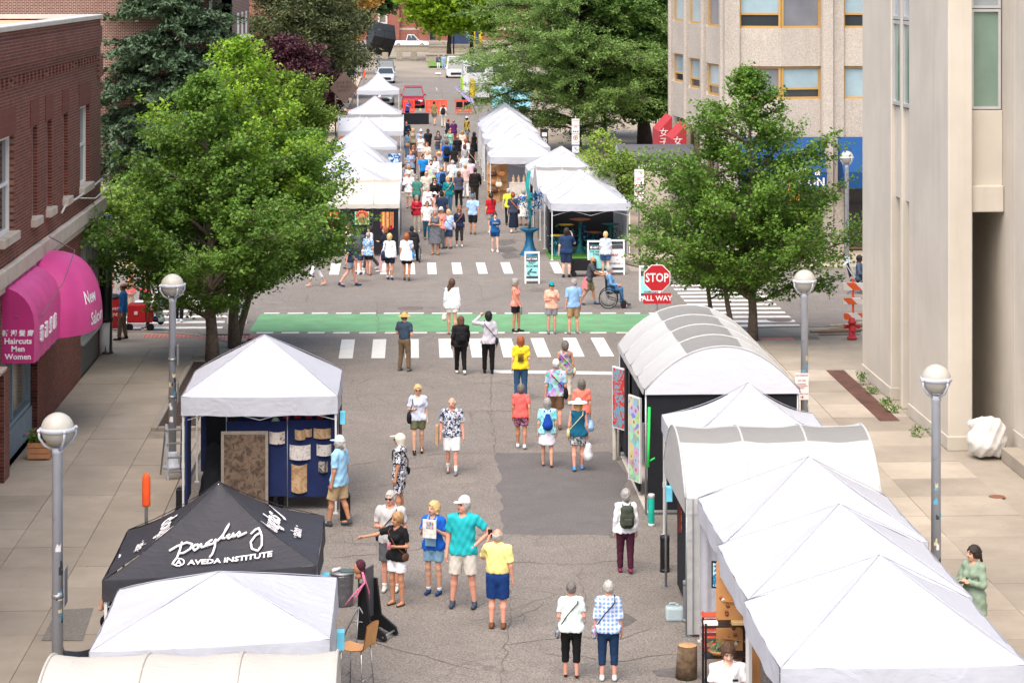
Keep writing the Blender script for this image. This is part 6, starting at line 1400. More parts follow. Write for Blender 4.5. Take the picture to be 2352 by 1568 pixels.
# teal flags clipped to tent corners
for (t, dx, dy, lb) in (('L4', 1.6, -1.3, 'small pale blue tag hanging from the navy panel tent'), ('L3', 1.55, -.4, 'small pale blue tag on the black lettered tent'), ('L2', 1.55, .2, 'small pale blue tag on the white tent by the cafe chair'), ('R4', -1.68, .5, 'small pale blue tag on the barrel tent with skylight')):
 l = TW[t].location; o = thing('tag_flag', lb, 'tag', (l.x + dx, l.y + dy, 1.75)); g = MB(); g.bbox((-.01, -.09, 0), (.09, .09, .24), .003); g.build('sheet', mat('tag_blue', S(110, 200, 226), .6), o)
# ------------------------------------------------------------------ woven art tent beyond the crossing
f1 = TW['LF1']; yw = 89.55
for (a, b, z0) in ((-3.2, -2.26, .05), (-2.25, -1.28, .05), (-1.27, -.3, .05)): slab_part(f1, (a, yw, z0), (b - .005, yw + .05, 1.88), M_BLKP, 'wall_panel')
slab_part(f1, (-.32, yw + .1, .05), (-.27, 92.5, 1.95), M_OFFW, 'side_wall')
RIB = cloth(S(214, 60, 70), 'multi', S(240, 150, 40), 24)
for (x, lb) in ((766, 'ribbon wall hanging at the left of the woven art tent'), (889, 'ribbon wall hanging at the right of the woven art tent')):
 a = AV(x - 15, 487, yw); b = AV(x + 15, 527, yw); t = thing('ribbon_hanging', lb, 'artwork', ((a.x + b.x) / 2, yw - .01, b.z)); w = b.x - a.x; rr = random.Random(x)
 for i in range(13): L = rr.uniform(.75, 1.05) * (a.z - b.z); g = MB(); xx = -w / 2 + w * i / 13; g.bbox((xx, -.03, (a.z - b.z) - L), (xx + w / 14, -.004, a.z - b.z), .003); g.build('ribbon', mat('ribbon', rr.choice([S(220, 50, 60), S(240, 130, 40), S(232, 70, 120), S(120, 170, 60), S(250, 180, 60), S(150, 50, 90)]), .7, .3, 14), t)
a = AV(814, 486, yw); b = AV(849, 516, yw); sk_ = hung('skull_tapestry', 'striped tapestry of a decorated skull on the woven art tent', 'artwork', a.x, b.x, b.z, a.z, yw - .006, cloth(S(226, 206, 150), 'stripe', S(40, 140, 120), 4), 0)
g = MB(); w_ = b.x - a.x; g.ball((0, -.04, .28), (.15, .03, .2), 12, 0); [g.ball((s * .06, -.07, .24), (.04, .02, .04), 8, 1) for s in (-1, 1)]; [g.ball((.2 * math.cos(q_ * .5), -.05, .36 + .14 * math.sin(q_ * .5)), (.06, .03, .06), 8, 2) for q_ in range(7)]; g.build('skull', [mat('skull_tan', S(176, 120, 80), .8, .4, 20), mat('skull_eye', S(40, 50, 80), .5), mat('flowers', S(200, 90, 60), .8, .5, 30)], sk_)['kind'] = 'stuff'
# ------------------------------------------------------------------ copper fountain stall
r1 = TW['RF1']; X1 = r1.location.x
slab_part(r1, (X1 - 1.45, 91.4, .1), (X1 + 1.45, 91.45, 2.1), M_BLKP, 'back_wall'); slab_part(r1, (X1 - 1.48, 89.4, .1), (X1 - 1.44, 91.4, 2.1), M_BLKP, 'side_wall'); slab_part(r1, (X1 + 1.1, 90.6, .1), (X1 + 1.46, 90.64, 2.1), M_WCAN, 'side_wall'); slab_part(r1, (X1 + 1.44, 88.7, .1), (X1 + 1.48, 91.4, 2.1), M_WCAN, 'side_wall')
tf = thing('turf_rug', 'bright green artificial turf rug under the copper stall', 'rug', (X1, 89.6, 0)); g = MB(); g.bbox((-1.55, -1.5, .006), (1.4, 1.7, .022), .003); g.build('turf', mat('turf_green', S(76, 130, 34), .95, .3, 30, bump=.6, bs=120), tf)
M_VERD = mat('verdigris', S(44, 112, 112), .5, .45, 12, metal=.4, bump=.4, bs=30); M_COPB = mat('blue_copper', S(40, 100, 150), .45, .4, 16, metal=.4); M_COPO = mat('orange_copper', S(200, 116, 70), .45, .3, 10, metal=.4); M_COPY = mat('yellow_copper', S(196, 158, 50), .5, .2, 8, metal=.3)
def fountain(label, x, y, h, r, mtop, seed=0, tree_=False):
 t = thing('copper_fountain', label, 'fountain', (x, y, .022)); g = MB(); g.lathe([(r * .7, 0), (r * .55, .03), (r * .22, h * .25), (r * .14, h * .6), (r * .2, h * .9), (r * .3, h)], 14); g.build('pedestal', M_VERD, t)
 g = MB(); g.lathe([(.02, h), (r * .7, h + .01), (r, h + .05), (r * .96, h + .055), (r * .6, h + .025), (.001, h + .02)], 18); g.build('bowl', mtop, t); rr = random.Random(seed)
 cs = [(rr.gauss(0, r * .45), rr.gauss(0, r * .45), h * rr.uniform(.3, .9)) for _ in range(24)]; V, F = leaves(np.array(cs), 5, .06, .11, .7, .3, np.random.default_rng(seed)); link('copper_leaves', npmesh('copper_leaves', V, F, M_COPB if seed % 2 else M_VERD), t); return t
for i, (dx, dy, h, r, m, lb) in enumerate(((-1.15, -.95, .75, .3, M_COPY, 'copper fountain with yellow dish by the front pole'), (-.25, .1, 1.25, .42, M_COPO, 'tallest copper fountain with orange dish'), (-.75, .9, .95, .34, M_COPY, 'copper fountain with yellow dish at the back wall'), (.3, .5, .7, .32, M_COPO, 'low copper fountain with orange leaves beside the red shirted man'), (.95, .2, 1.05, .36, M_VERD, 'green copper fountain at the white side wall'), (-1.25, -.2, .65, .3, mat('pale_blue_copper', S(110, 160, 170), .5, .2, 8, metal=.3), 'pale blue copper dish fountain on the rug edge'), (.1, -.9, .55, .28, M_VERD, 'small green copper fountain at the front of the rug'))): fountain(lb, X1 + dx, 89.9 + dy, h, r, m, i)
p = P(1216, 585); sc_ = thing('copper_tree', 'teal copper tree sculpture on flared base outside the stall', 'sculpture', (p.x, p.y, 0)); g = MB(); g.lathe([(.42, 0), (.36, .03), (.2, .3), (.14, .6), (.16, .85), (.4, 1.0), (.38, 1.02), (.001, .95)], 18); g.build('base', mat('teal_base', S(30, 92, 126), .5, .4, 10, metal=.3), sc_); g = MB(); g.tube([(0, 0, .95), (.03, 0, 1.5), (0, .02, 2.0), (-.05, 0, 2.5)], [.05, .04, .03, .02], 8)
rr = random.Random(9); cs = []
for i in range(14): z = rr.uniform(1.3, 2.3); a_ = rr.uniform(0, 6.28); L = rr.uniform(.3, .6); e = (L * math.cos(a_), L * math.sin(a_), z + .1); g.tube([(0, 0, z), e], [.018, .006], 5); cs += [tuple(Vector((0, 0, z)).lerp(Vector(e), q_)) for q_ in (.5, .8, 1)]
g.build('branches', M_VERD, sc_); V, F = leaves(np.array(cs), 9, .08, .1, .6, .2, np.random.default_rng(3)); link('copper_leaves', npmesh('copper_leaves', V, F, M_COPB), sc_)
g = MB(); g.grid(lambda i, j: (-.1 + .14 * i + .05 * math.sin(j * 7), .1 + .03 * math.sin(i * 6), 1.7 + 1.5 * j), 4, 14); g.build('teal_ribbon', mat('teal_cloth', S(40, 170, 166), .7, .2, 6, trans=.3), sc_)
# ------------------------------------------------------------------ leather bag stall
r6f = TW['RF6']; X6 = r6f.location.x; yl = 111.0
slab_part(r6f, (X6 - 1.4, 113.3, .1), (X6 + 1.45, 113.35, 2.1), M_WCAN, 'back_wall')
lt = thing('display_table', 'small table under a pale linen cloth at the leather stall', 'table', (X6 - .15, yl, 0)); g = MB(); g.grid(lambda i, j: ((-.45 + .9 * i) * (1.12 - .12 * j), -.32 - .06 * (1 - j) - .02 * math.sin(i * 30) * (1 - j), .02 + .86 * j), 20, 5); g.bbox((-.46, -.33, .86), (.46, .33, .9), .01); g.box((-.44, -.3, .02), (.44, .31, .86)); g.build('linen_cloth', mat('linen', S(190, 182, 172), .9, .1, 6), lt)
def arch_board(label, x, y, w, h, rz): 
 t = thing('arched_board', label, 'display', (x, y, 0), rz); g = MB(); pl = [(-w / 2, 0), (w / 2, 0), (w / 2, h - w / 2)] + [(w / 2 * math.cos(R(a)), h - w / 2 + w / 2 * math.sin(R(a))) for a in range(20, 180, 20)] + [(-w / 2, h - w / 2)]; g.prism(pl, -.02, .02, 'y'); g.build('board', mat('pine_board', S(196, 150, 100), .7, .15, 5), t)
 for z in (.5, .9, 1.3): g = MB(); g.bbox((-w / 2 + .02, -.16, z), (w / 2 - .02, -.021, z + .025), .004); g.build('shelf', mat('pine_board', S(196, 150, 100), .7, .15, 5), t)
 return t
arch_board('arched pine shelf board at the left of the leather stall', X6 - 1.35, yl - .1, .62, 1.95, R(15)); arch_board('second arched pine board just behind the leather stall corner', X6 - .95, yl + .45, .6, 1.9, R(-10)); arch_board('tall arched pine board at the right of the leather stall', X6 + 1.25, yl + .1, .42, 2.1, R(-20))
rr = random.Random(6); k = 0
for (x, z, c, nm) in ((-1.35, 1.35, 0, 'dark brown pouch on the first arched board'), (-1.4, .95, 1, 'tan purse on the middle of the first arched board'), (-1.3, .55, 0, 'dark flap bag low on the first arched board'), (-.95, 1.35, 1, 'tan clutch on the second arched board'), (.45, 1.05, 2, 'orange leather bag hanging on the dark rack'), (.85, 1.15, 1, 'round tan bag hanging on the dark rack'), (-1.1, .85, 3, 'cream half moon bag hanging at the front')):
 t = thing('leather_bag', nm, 'bag', (X6 + x, yl - .22, z - .12)); Q = SDF(); Q.cap((-.07, 0, .08), (.07, 0, .08), .1, sc=(1, 1.8, .8), k=.02); v, f = Q.mesh(.02); m_ = mat('leather', [S(74, 40, 30), S(170, 110, 66), S(196, 92, 56), S(214, 204, 188)][c], .5, .15, 6); link('pouch', npmesh('pouch', v, f, m_, True), t); g = MB(); g.tube([(-.12, 0, .1), (-.06, 0, .34), (.06, 0, .34), (.12, 0, .1)], .009, 5); g.build('strap', m_, t)
dk = thing('dark_rack', 'dark wooden frame rack with black backing at the leather stall', 'display', (X6 + .65, yl + .15, 0)); g = MB(); g.box((-.42, 0, .02), (.42, .03, 1.45)); g.build('backing', M_BLKP, dk); g = MB(); [g.box(a, b) for a, b in (((-.47, -.03, 0), (-.42, .03, 1.5)), ((.42, -.03, 0), (.47, .03, 1.5)), ((-.42, -.03, 1.45), (.42, .03, 1.5)))]; g.build('frame', mat('red_brown_wood', S(110, 56, 40), .6), dk)
for i in range(3): t = thing('jewellery_bust', 'small tan necklace bust on the linen covered table', 'display', (X6 - .4 + i * .25, yl - .05, .9), 0, 'busts on the linen table'); g = MB(); g.lathe([(.07, 0), (.05, .02), (.06, .12), (.075, .2), (.03, .27), (.025, .34), (.001, .35)], 12); g.build('bust', mat('bust_tan', S(206, 172, 140), .7), t)
# blue picture at the far left tents
pc = AV(905, 365, 112.6); t = thing('blue_picture', 'blue abstract picture on grey wall of the vented tent', 'painting', (pc.x, 115.9, .9)); slab_part(TW['LF6'], (TW['LF6'].location.x - .3, 116.0, .1), (TW['LF6'].location.x + 1.5, 116.05, 2.1), mat('grey_wall', S(150, 148, 150), .9), 'side_wall'); g = MB(); g.bbox((-.3, -.03, 0), (.3, .0, 1.0), .008); g.build('canvas', cloth(S(30, 84, 150), 'floral', S(190, 214, 234), 4), t)
# ------------------------------------------------------------------ the people in the photograph (x, top of head on the sheet)
W, K_, NV, DN = S(232, 232, 236), S(26, 26, 29), S(34, 46, 72), S(62, 92, 128)
q = person('man in teal tee and white cap with one hand on his hip', 1064, 1135, fy=1394, face=-12, yaw=-38, tilt=-8, wide=.07, armL='hip', topw=('tee', S(38, 172, 178)), bot=('bermuda', S(204, 198, 188)), hat=('cap', S(238, 234, 224)), hair=('short', 'w'), skin='r', shoe=S(62, 74, 88), socks=None, fat=1.05)
q = person('balding man in pale yellow shirt and navy shorts seen from behind', 1143, 1208, fy=1442, face=168, yaw=-6, armL='face', topw=('shirt', S(236, 222, 142), -1), bot=('bermuda', S(24, 56, 112)), hair=('ring', 'w'), skin='r', shoe=S(118, 74, 50), fat=1.1)
g = thing('mobile_phone', 'dark phone held up by the man in pale yellow shirt', 'phone', q['t'].location.copy(), q['face']); hb = hand_at(q, 1); m_ = MB(); m_.bbox(hb + Vector((-.04, -.02, -.05)), hb + Vector((.035, -.008, .09)), .004); m_.build('case', M_BLACK, g)
q = person('woman in blue tee and denim overall shorts holding a newspaper', 996, 1146, fy=1364, face=-22, yaw=-30, fem=True, armR='hold', armL='hold', topw=('tee', S(28, 92, 188)), bot=('shorts', S(128, 166, 194)), hair=('bob', 'bl'), skin='m', shoe=S(44, 66, 110), socks=True)
m_ = MB(); k = q['k']; hz = q['hipz']
m_.grid(lambda i, j: ((-.13 + .26 * i) * k, (-.118 - .012 * math.sin(i * 9)) * k, (hz + .1 + .27 * j) * k), 6, 5); pp_ = thing('overall_bib', 'denim bib with straps worn over the blue tee', 'clothing', q['t'].location.copy(), q['face'])
bpy.data.objects.remove(pp_); m_ = MB(); m_.bbox((-.105 * k, -.168 * k, (hz + .0) * k), (.105 * k, -.15 * k, (hz + .32) * k), .008)
for s_ in (-1, 1): m_.tube([Vector((s_ * .08, -.16, hz + .31)) * k, Vector((s_ * .085, -.13, hz + .44)) * k, Vector((s_ * .08, -.03, hz + .535)) * k, Vector((s_ * .07, .09, hz + .46)) * k, Vector((s_ * .05, .13, hz + .2)) * k], .016 * k, 5)
m_.build('overall_bib', cloth(S(128, 166, 194)), q['t'])
n_ = thing('newspaper', 'folded newspaper in the hands of the woman in overalls', 'newspaper', q['t'].location.copy(), q['face']); a = (hand_at(q, -1) + hand_at(q, 1)) / 2 + Vector((.03, -.05, .0))
m_ = MB(); m_.bbox(a + Vector((-.1, -.015, -.18)), a + Vector((.15, .0, .14)), .004); m_.build('sheet', W if False else mat('newsprint', S(214, 210, 204), .8, .25, 14), n_)
m_ = MB(); m_.box(a + Vector((-.03, -.018, -.02)), a + Vector((.1, -.0155, .1))); m_.build('picture', cloth(S(150, 120, 110), 'multi', S(120, 60, 60), 40), n_)
q = person('tanned woman in black tee and white shorts pointing with outstretched arm', 912, 1171, fy=1389, face=-38, yaw=-20, fem=True, armR='point', armL='bent', topw=('tee', S(24, 24, 27)), bot=('shorts', S(236, 236, 240)), hair=('pony', 'db'), skin='t', sandal=True, shoe=S(92, 64, 46))
c_ = thing('drink_can', 'pink drink can held by the pointing woman in black', 'can', q['t'].location.copy(), q['face']); hb = hand_at(q, 1); m_ = MB(); m_.lathe([(.028, -.06), (.033, -.05), (.033, .05), (.027, .06)], 12, hb + Vector((0, -.03, .02))); m_.build('can_body', mat('pink_can', S(214, 130, 140), .3, .2, 20, metal=.3), c_)
shoulder_bag(q, 'thin brown crossbody strap bag of the pointing woman', S(92, 62, 46), 1, size=.07)
q = person('man in grey tee and sunglasses with a black sling bag', 884, 1121, fy=1357, fx=897, face=-8, yaw=-14, shades=True, topw=('tee', S(188, 186, 186)), bot=('bermuda', S(92, 94, 100)), hair=('short', 'w'), skin='r', shoe=S(206, 206, 196), socks=True, armR='bent')
shoulder_bag(q, 'black sling bag across the man in grey tee', S(28, 28, 30), -1, size=.06)
BWF = cloth(S(34, 38, 52), 'floral', S(216, 216, 222), 13)
q = person('hiker in black and white print outfit with cream sun hood', 918, 990, fy=1190, face=-105, armR='down', armL='down', topw=('shirt', BWF, .04), bot=('bermuda', BWF), hat=('mask', S(214, 206, 190)), hair=('bald', 'w'), skin='t', shades=True, shoe=S(70, 60, 56))
shoulder_bag(q, 'black camera bag on the hiker in print outfit', S(28, 28, 30), -1, size=.08, back=True)
q = person('blonde woman in sunglasses, striped white shirt and olive shorts', 960, 880, fy=1041, face=2, walk=-.35, fem=True, shades=True, armR='bent', armL='down', topw=('shirt', cloth(S(226, 228, 236), 'stripe', S(170, 182, 212), 16)), bot=('shorts', S(98, 102, 74)), hair=('curly', 'bl'), skin='m', shoe=S(34, 34, 36))
shoulder_bag(q, 'black shoulder bag of the blonde woman in striped shirt', S(30, 28, 28), -1, cross=False, size=.13)
q = person('white-haired man in navy leaf print shirt and white shorts', 1038, 908, fy=1087, face=-4, walk=.4, yaw=-12, topw=('shirt', cloth(S(46, 58, 86), 'floral', S(206, 208, 216), 12)), bot=('bermuda', S(232, 232, 234)), hair=('ring', 'w'), skin='r', shoe=S(112, 114, 116), socks=2, armR='down')
b_ = thing('cardboard_box', 'flat cardboard box under the arm of the white-haired man', 'box', q['t'].location.copy(), q['face']); m_ = MB(); hb = hand_at(q, -1); m_.bbox(hb + Vector((-.1, -.08, -.1)), hb + Vector((-.04, .14, .32)), .006); m_.build('carton', mat('cardboard', S(178, 142, 104), .85, .1, 8), b_)
q = person('man in wide straw hat, navy tee and brown cargo trousers', 929, 716, fy=852, face=150, armR='bent', armL='bent', topw=('tee', S(58, 74, 92), -1), bot=('pants', S(110, 92, 72)), hat=('straw', S(206, 164, 96)), hair=('short', 'gd'), skin='r', shoe=S(96, 90, 82), wide=.05)
q = person('person in brown hood and black trousers with black backpack', 1058, 722, fy=859, face=186, walk=.5, topw=('long', S(38, 34, 34), .03), bot=('pants', S(22, 22, 24)), hat=('hood', S(98, 70, 60)), hair=('short', 'b'), skin='b', shoe=S(214, 210, 204), armR='fwd'); backpack(q, 'black backpack on the person in brown hood', S(28, 29, 33))
q = person('woman in lilac grey top and black flared trousers touching her hair', 1122, 712, fy=858, face=184, fem=True, walk=.2, armL='head', topw=('long', S(190, 186, 196)), bot=('pants', S(20, 20, 22)), hair=('curly', 'k'), skin='b', shoe=S(26, 26, 28))
shoulder_bag(q, 'black crossbody bag on the woman touching her hair', S(34, 44, 50), -1, size=.09, back=True)
q = person('woman in white shirt and shorts with long windblown brown hair', 1038, 637, fy=768, face=178, fem=True, topw=('long', S(224, 232, 236), .03), bot=('mini', S(236, 234, 230)), hair=('wind', 'br'), skin='m', shoe=S(150, 120, 96), sandal=True, walk=.15); hand_bag(q, 'white cloth bag held by the woman in white', S(226, 216, 208), 1, .1, .22)
q = person('woman in salmon tank top and black shorts holding a bottle', 1184, 637, fy=762, face=62, yaw=12, fem=True, topw=('tank', S(236, 146, 132)), bot=('shorts', S(28, 28, 30)), hair=('curly', 'g'), skin='t', shoe=S(40, 42, 46), armR='fwd', walk=.15)
b_ = thing('water_bottle', 'grey water bottle held by the woman in salmon tank top', 'bottle', q['t'].location.copy(), q['face']); m_ = MB(); hb = hand_at(q, -1); m_.lathe([(.035, -.22), (.038, -.2), (.038, -.06), (.02, -.02), (.02, .02)], 10, hb); m_.build('flask', mat('flask_grey', S(120, 128, 132), .3, .1, 5, metal=.3), b_)
q = person('woman in teal cap, peach shirt and grey shorts', 1267, 645, fy=766, face=4, fem=True, armR='bent', armL='hold', topw=('shirt', S(232, 176, 154)), bot=('shorts', S(134, 138, 146)), hat=('cap', S(20, 148, 152)), hair=('short', 'br'), skin='r', shades=True, shoe=S(100, 112, 128), fat=1.05)
q = person('grey-haired man in light blue shirt and tan shorts, back turned', 1317, 638, fy=766, face=196, yaw=30, topw=('shirt', S(142, 182, 224)), bot=('bermuda', S(166, 138, 104)), hair=('short', 'g'), skin='r', shoe=S(150, 140, 124), wide=.04)
q = person('red-haired woman in yellow printed tee and jeans', 1196, 768, fy=918, face=178, fem=True, fat=1.12, armR='bent', topw=('tee', S(240, 206, 50)), bot=('pants', S(48, 80, 112)), hair=('long', 'r'), skin='p', shoe=S(60, 60, 64))
m_ = MB(); k = q['k']; hz = q['hipz']
for i_ in range(9): m_.box((-.085 * k * (1 - .25 * (i_ % 3 == 0)), .175 * k, (hz + .13 + i_ * .024) * k), (.085 * k, .183 * k, (hz + .145 + i_ * .024) * k))
text_mb(m_, 'M', .06 * k, facing((0, .184 * k, (hz + .41) * k), '+y'), 0, .003); o_ = m_.build('shirt_print', M_BLACK, q['t']); o_['kind'] = 'stuff'
q = person('woman in purple patterned sleeveless top and cream capris', 1298, 779, fy=930, face=182, fem=True, fat=1.12, topw=('tank', cloth(S(66, 46, 88), 'multi', S(150, 90, 60), 16)), bot=('capri', S(214, 202, 188)), hair=('curly', 'gd'), skin='t', shoe=S(190, 176, 160)); shoulder_bag(q, 'small cream crossbody bag of the woman in purple', S(206, 190, 160), -1, size=.08, back=True)
q = person('man in bright tropical flower shirt, white cap and brown shorts', 1277, 823, fy=986, face=180, fat=1.1, topw=('shirt', cloth(S(104, 152, 206), 'multi', S(226, 96, 96), 9)), bot=('bermuda', S(110, 82, 60)), hat=('cap', S(230, 228, 222)), hair=('short', 'w'), skin='r', shoe=S(110, 90, 76), walk=.3); shoulder_bag(q, 'black messenger bag of the man in tropical shirt', S(26, 26, 28), -1, size=.13, back=True)
q = person('woman in coral tee and navy flowered shorts', 1197, 878, fy=1030, face=172, fem=True, fat=1.1, walk=.35, topw=('tee', S(234, 104, 98)), bot=('shorts', cloth(S(44, 52, 92), 'floral', S(200, 120, 130), 14)), hair=('curly', 'gd'), skin='t', shoe=S(214, 220, 228), armR='back')
q = person('woman in bright coral top carrying a pale blue bag', 1336, 867, fy=1022, face=184, fem=True, fat=1.05, topw=('tee', S(250, 128, 110)), bot=('capri', S(150, 186, 224)), hair=('bob', 'gd'), skin='m', shoe=S(190, 180, 170)); hand_bag(q, 'pale blue bag carried by the woman in coral top', S(150, 190, 232), -1, .12, .24)
q = person('woman in aqua tee and white skirt with blue drawstring pack', 1257, 910, fy=1072, face=180, fem=True, walk=.35, topw=('tee', cloth(S(96, 206, 214), 'floral', S(200, 236, 238), 14)), bot=('skirt', S(228, 224, 234)), hair=('bob', 'g'), skin='m', shoe=S(90, 60, 56), sandal=True, fat=1.05); bk_ = backpack(q, 'royal blue drawstring backpack lettered in white', S(24, 66, 156), 1, True)
m_ = MB(); k = q['k']; text_mb(m_, 'HELION', .055, facing((0, .235 * k, (q['hipz'] + .14) * k), '+y'), 0, .004); m_.build('lettering', M_LET, bk_)
q = person('woman in white sun hat, teal tank top and patterned shorts', 1328, 912, fy=1081, face=178, fem=True, walk=-.35, topw=('tank', S(22, 92, 120)), bot=('shorts', cloth(S(206, 204, 204), 'floral', S(70, 76, 92), 13)), hat=('brim', S(240, 236, 228)), hair=('bob', 'bl'), skin='r', shoe=S(84, 142, 200), fat=1.08)
hand_bag(q, 'white plastic shopping bag of the woman in sun hat', S(226, 228, 232), -1, .15, .36, trans=.2); shoulder_bag(q, 'cream crossbody bag of the woman in sun hat', S(220, 206, 150), 1, size=.09, back=True)
q = person('grey-haired woman in white shirt and maroon trousers with backpack', 1437, 1118, fy=1316, face=184, fem=True, walk=.2, topw=('long', S(232, 232, 236)), bot=('pants', S(74, 34, 52)), hair=('curly', 'g'), skin='m', shoe=S(132, 50, 84)); backpack(q, 'dark green backpack on the woman in maroon trousers', S(66, 72, 62), .9)
q = person('woman in pale mint tee and black cropped trousers', 1312, 1330, fy=1556, face=180, fem=True, fat=1.15, walk=.15, armR='bent', armL='bent', topw=('tee', S(222, 234, 228)), bot=('capri', S(22, 22, 24)), hair=('short', 'gd'), skin='r', shoe=S(40, 36, 34), sandal=True); shoulder_bag(q, 'grey patterned purse of the woman in mint tee', cloth(S(90, 94, 100), 'floral', S(150, 150, 156), 20), 1, size=.09, strapc=S(60, 60, 64), length=.12)
q = person('white-haired woman in blue and white tile print top and navy trousers', 1397, 1327, fy=1562, face=176, fem=True, fat=1.12, yaw=14, topw=('elbow', cloth(S(120, 152, 208), 'plaid', S(226, 232, 240), 5)), bot=('capri', S(28, 52, 84)), hair=('short', 'w'), skin='r', shoe=S(200, 196, 196)); shoulder_bag(q, 'floral purse of the woman in tile print top', cloth(S(130, 128, 140), 'multi', S(220, 214, 210), 22), 1, size=.1, strapc=S(40, 44, 60), length=.1)
q = person('man in light blue shirt and pale blue cap walking past the navy panels', 779, 997, fy=1208, face=-118, walk=.5, topw=('shirt', S(150, 196, 226), .04), bot=('bermuda', S(186, 160, 124)), hat=('cap', S(186, 212, 232)), hair=('pony', 'w'), skin='t', shoe=S(66, 72, 78), beard='w', fat=1.08, socks=None)
q = person('woman with hair bun in black top behind the white tent', 262, 1306, H=1.66, face=165, fem=True, topw=('tank', S(22, 22, 26)), bot=('pants', S(52, 58, 66)), hair=('bun', 'br'), skin='m', shoe=S(30, 30, 30), zb=0.0, armL='bent')
q = person('woman in sage green jacket with folded arms on the right walk', 2236, 1250, H=1.68, face=-52, yaw=-24, fem=True, armR='fold', armL='fold', topw=('jacket', S(134, 152, 132), .22), bot=('pants', S(196, 196, 196)), hair=('pony', 'b'), skin='m', zb=.128, shoe=S(60, 60, 60))
q = person('seated man in white tee with dark curly hair under the tent', 1690, 1500, loc=(4.55, 32.9), H=1.78, sit=.46, face=0, tilt=24, armR='lap', armL='lap', topw=('tee', S(236, 236, 240)), bot=('pants', S(52, 56, 66)), hair=('curly', 'br'), skin='p', shoe=S(50, 50, 52))
m_ = MB(); k = q['k']; m_.bbox((.04, -.172 * k, (q['hipz'] + .31) * k), (.12, -.160 * k, (q['hipz'] + .345) * k), .004); m_.build('name_badge', M_BLACK, q['t'])
st = thing('folding_stool', 'black folding stool under the seated man in white', 'stool', (4.55, 32.95, 0)); m_ = MB(); m_.bbox((-.22, -.2, .36), (.22, .2, .4), .015); m_.build('seat', M_BLACK, st)
for sx in (-1, 1):
 for sy in (-1, 1): m_ = MB(); m_.tube([(sx * .18, sy * .17, .36), (sx * .2, -sy * .17, .0)], .012, 6); m_.build('leg', M_GALV, st)
# left corner
q = person('man in blue sweater and brown trousers at the street corner', 283, 647, fy=781, face=-84, walk=.3, topw=('long', S(36, 96, 150)), bot=('pants', S(106, 90, 76)), hair=('ring', 'b'), skin='t', shoe=S(30, 30, 32), zb=.12)
q = person('woman in straw hat and salmon vest beyond the red litter bin', 252, 598, H=1.64, face=-72, fem=True, armR='bent', armL='bent', topw=('tank', S(226, 140, 118)), bot=('pants', S(196, 184, 168)), hat=('straw', S(216, 186, 130)), hair=('short', 'g'), skin='r', shades=True)
q = person('woman in blue patterned long skirt with pink bag', 372, 588, H=1.66, face=84, fem=True, walk=.2, topw=('tee', S(206, 206, 206)), bot=('long', cloth(S(52, 88, 128), 'floral', S(110, 146, 176), 12)), hair=('bob', 'br'), skin='m', sandal=True, shoe=S(120, 84, 60)); hand_bag(q, 'pink and white paper bag of the woman in patterned skirt', S(232, 150, 172), 1, .1, .3)
q = person('person in black dress crossing behind the red cart', 334, 590, H=1.68, face=96, fem=True, walk=.2, topw=('dress', S(22, 22, 25), .5), bot=(None, None), hair=('long', 'b'), skin='m')
q = person('person in black trousers and white shoes behind the ginkgo trunk', 411, 612, H=1.72, face=172, walk=.3, topw=('tee', S(216, 214, 212)), bot=('pants', S(28, 32, 36)), hair=('short', 'b'), skin='m', shoe=W)
q = person('woman in salmon sweater crossing behind the litter bin', 300, 600, H=1.63, face=90, fem=True, topw=('jacket', S(212, 150, 128), .2), bot=('pants', S(206, 170, 150)), hair=('bob', 'bl'), skin='p')
# crouching woman: own pose
def crouch():
 q = person('crouching woman in pale green apron reaching into the red cart', 351, 682, loc=tuple(P(369, 757)[:2]), H=1.66, sit=.34, face=-82, yaw=0, fem=True, armR='reach', armL='reach', lean=.10, topw=('tee', S(160, 172, 166)), bot=('capri', S(40, 60, 92)), hair=('short', 'b'), skin='m', shoe=S(206, 206, 204)); return q
crouch()
# crossing, left
q = person('man in navy tee and grey shorts striding over the far crossing', 803, 540, fy=658, face=104, walk=.95, topw=('tee', S(36, 52, 82)), bot=('shorts', S(146, 150, 156)), hair=('short', 'gd'), skin='r', shoe=S(40, 58, 84), armR='back', armL='fwd')
q = person('woman in pale pink top half hidden by the striding man', 800, 511, H=1.70, face=-60, fem=True, topw=('long', S(226, 200, 200)), bot=('capri', S(200, 190, 180)), hair=('bun', 'br'), skin='p')
q = person('man in grey polo and sunglasses with navy shorts', 823, 520, fy=630, face=-18, fat=1.15, shades=True, armR='bent', topw=('shirt', S(74, 78, 84)), bot=('bermuda', S(52, 66, 92)), hair=('short', 'w'), skin='r', socks=True, shoe=S(60, 64, 70))
q = person('short woman in blue swirl print top with pink floral bag', 846, 531, fy=632, face=152, fem=True, topw=('tee', cloth(S(34, 110, 170), 'floral', S(196, 222, 236), 14), .05), bot=('shorts', S(28, 28, 32)), hair=('short', 'g'), skin='r', sandal=True, shoe=S(130, 90, 84), walk=.3); shoulder_bag(q, 'pink floral bag of the woman in swirl print', cloth(S(222, 160, 176), 'floral', S(240, 226, 226), 18), 1, size=.13)
q = person('woman in white tee and grey trousers taking a long stride', 850, 517, fy=620, face=-80, walk=.95, fem=True, topw=('tee', S(224, 222, 220)), bot=('pants', S(72, 74, 80)), hair=('bob', 'b'), skin='m', shoe=S(214, 212, 212))
q = person('red-haired woman in navy jacket and pink skirt', 884, 518, H=1.68, face=-88, walk=.6, fem=True, armR='bent', topw=('jacket', S(34, 38, 52)), bot=('pants', S(226, 176, 176)), hair=('bob', 'r'), skin='p', shoe=S(214, 206, 206))
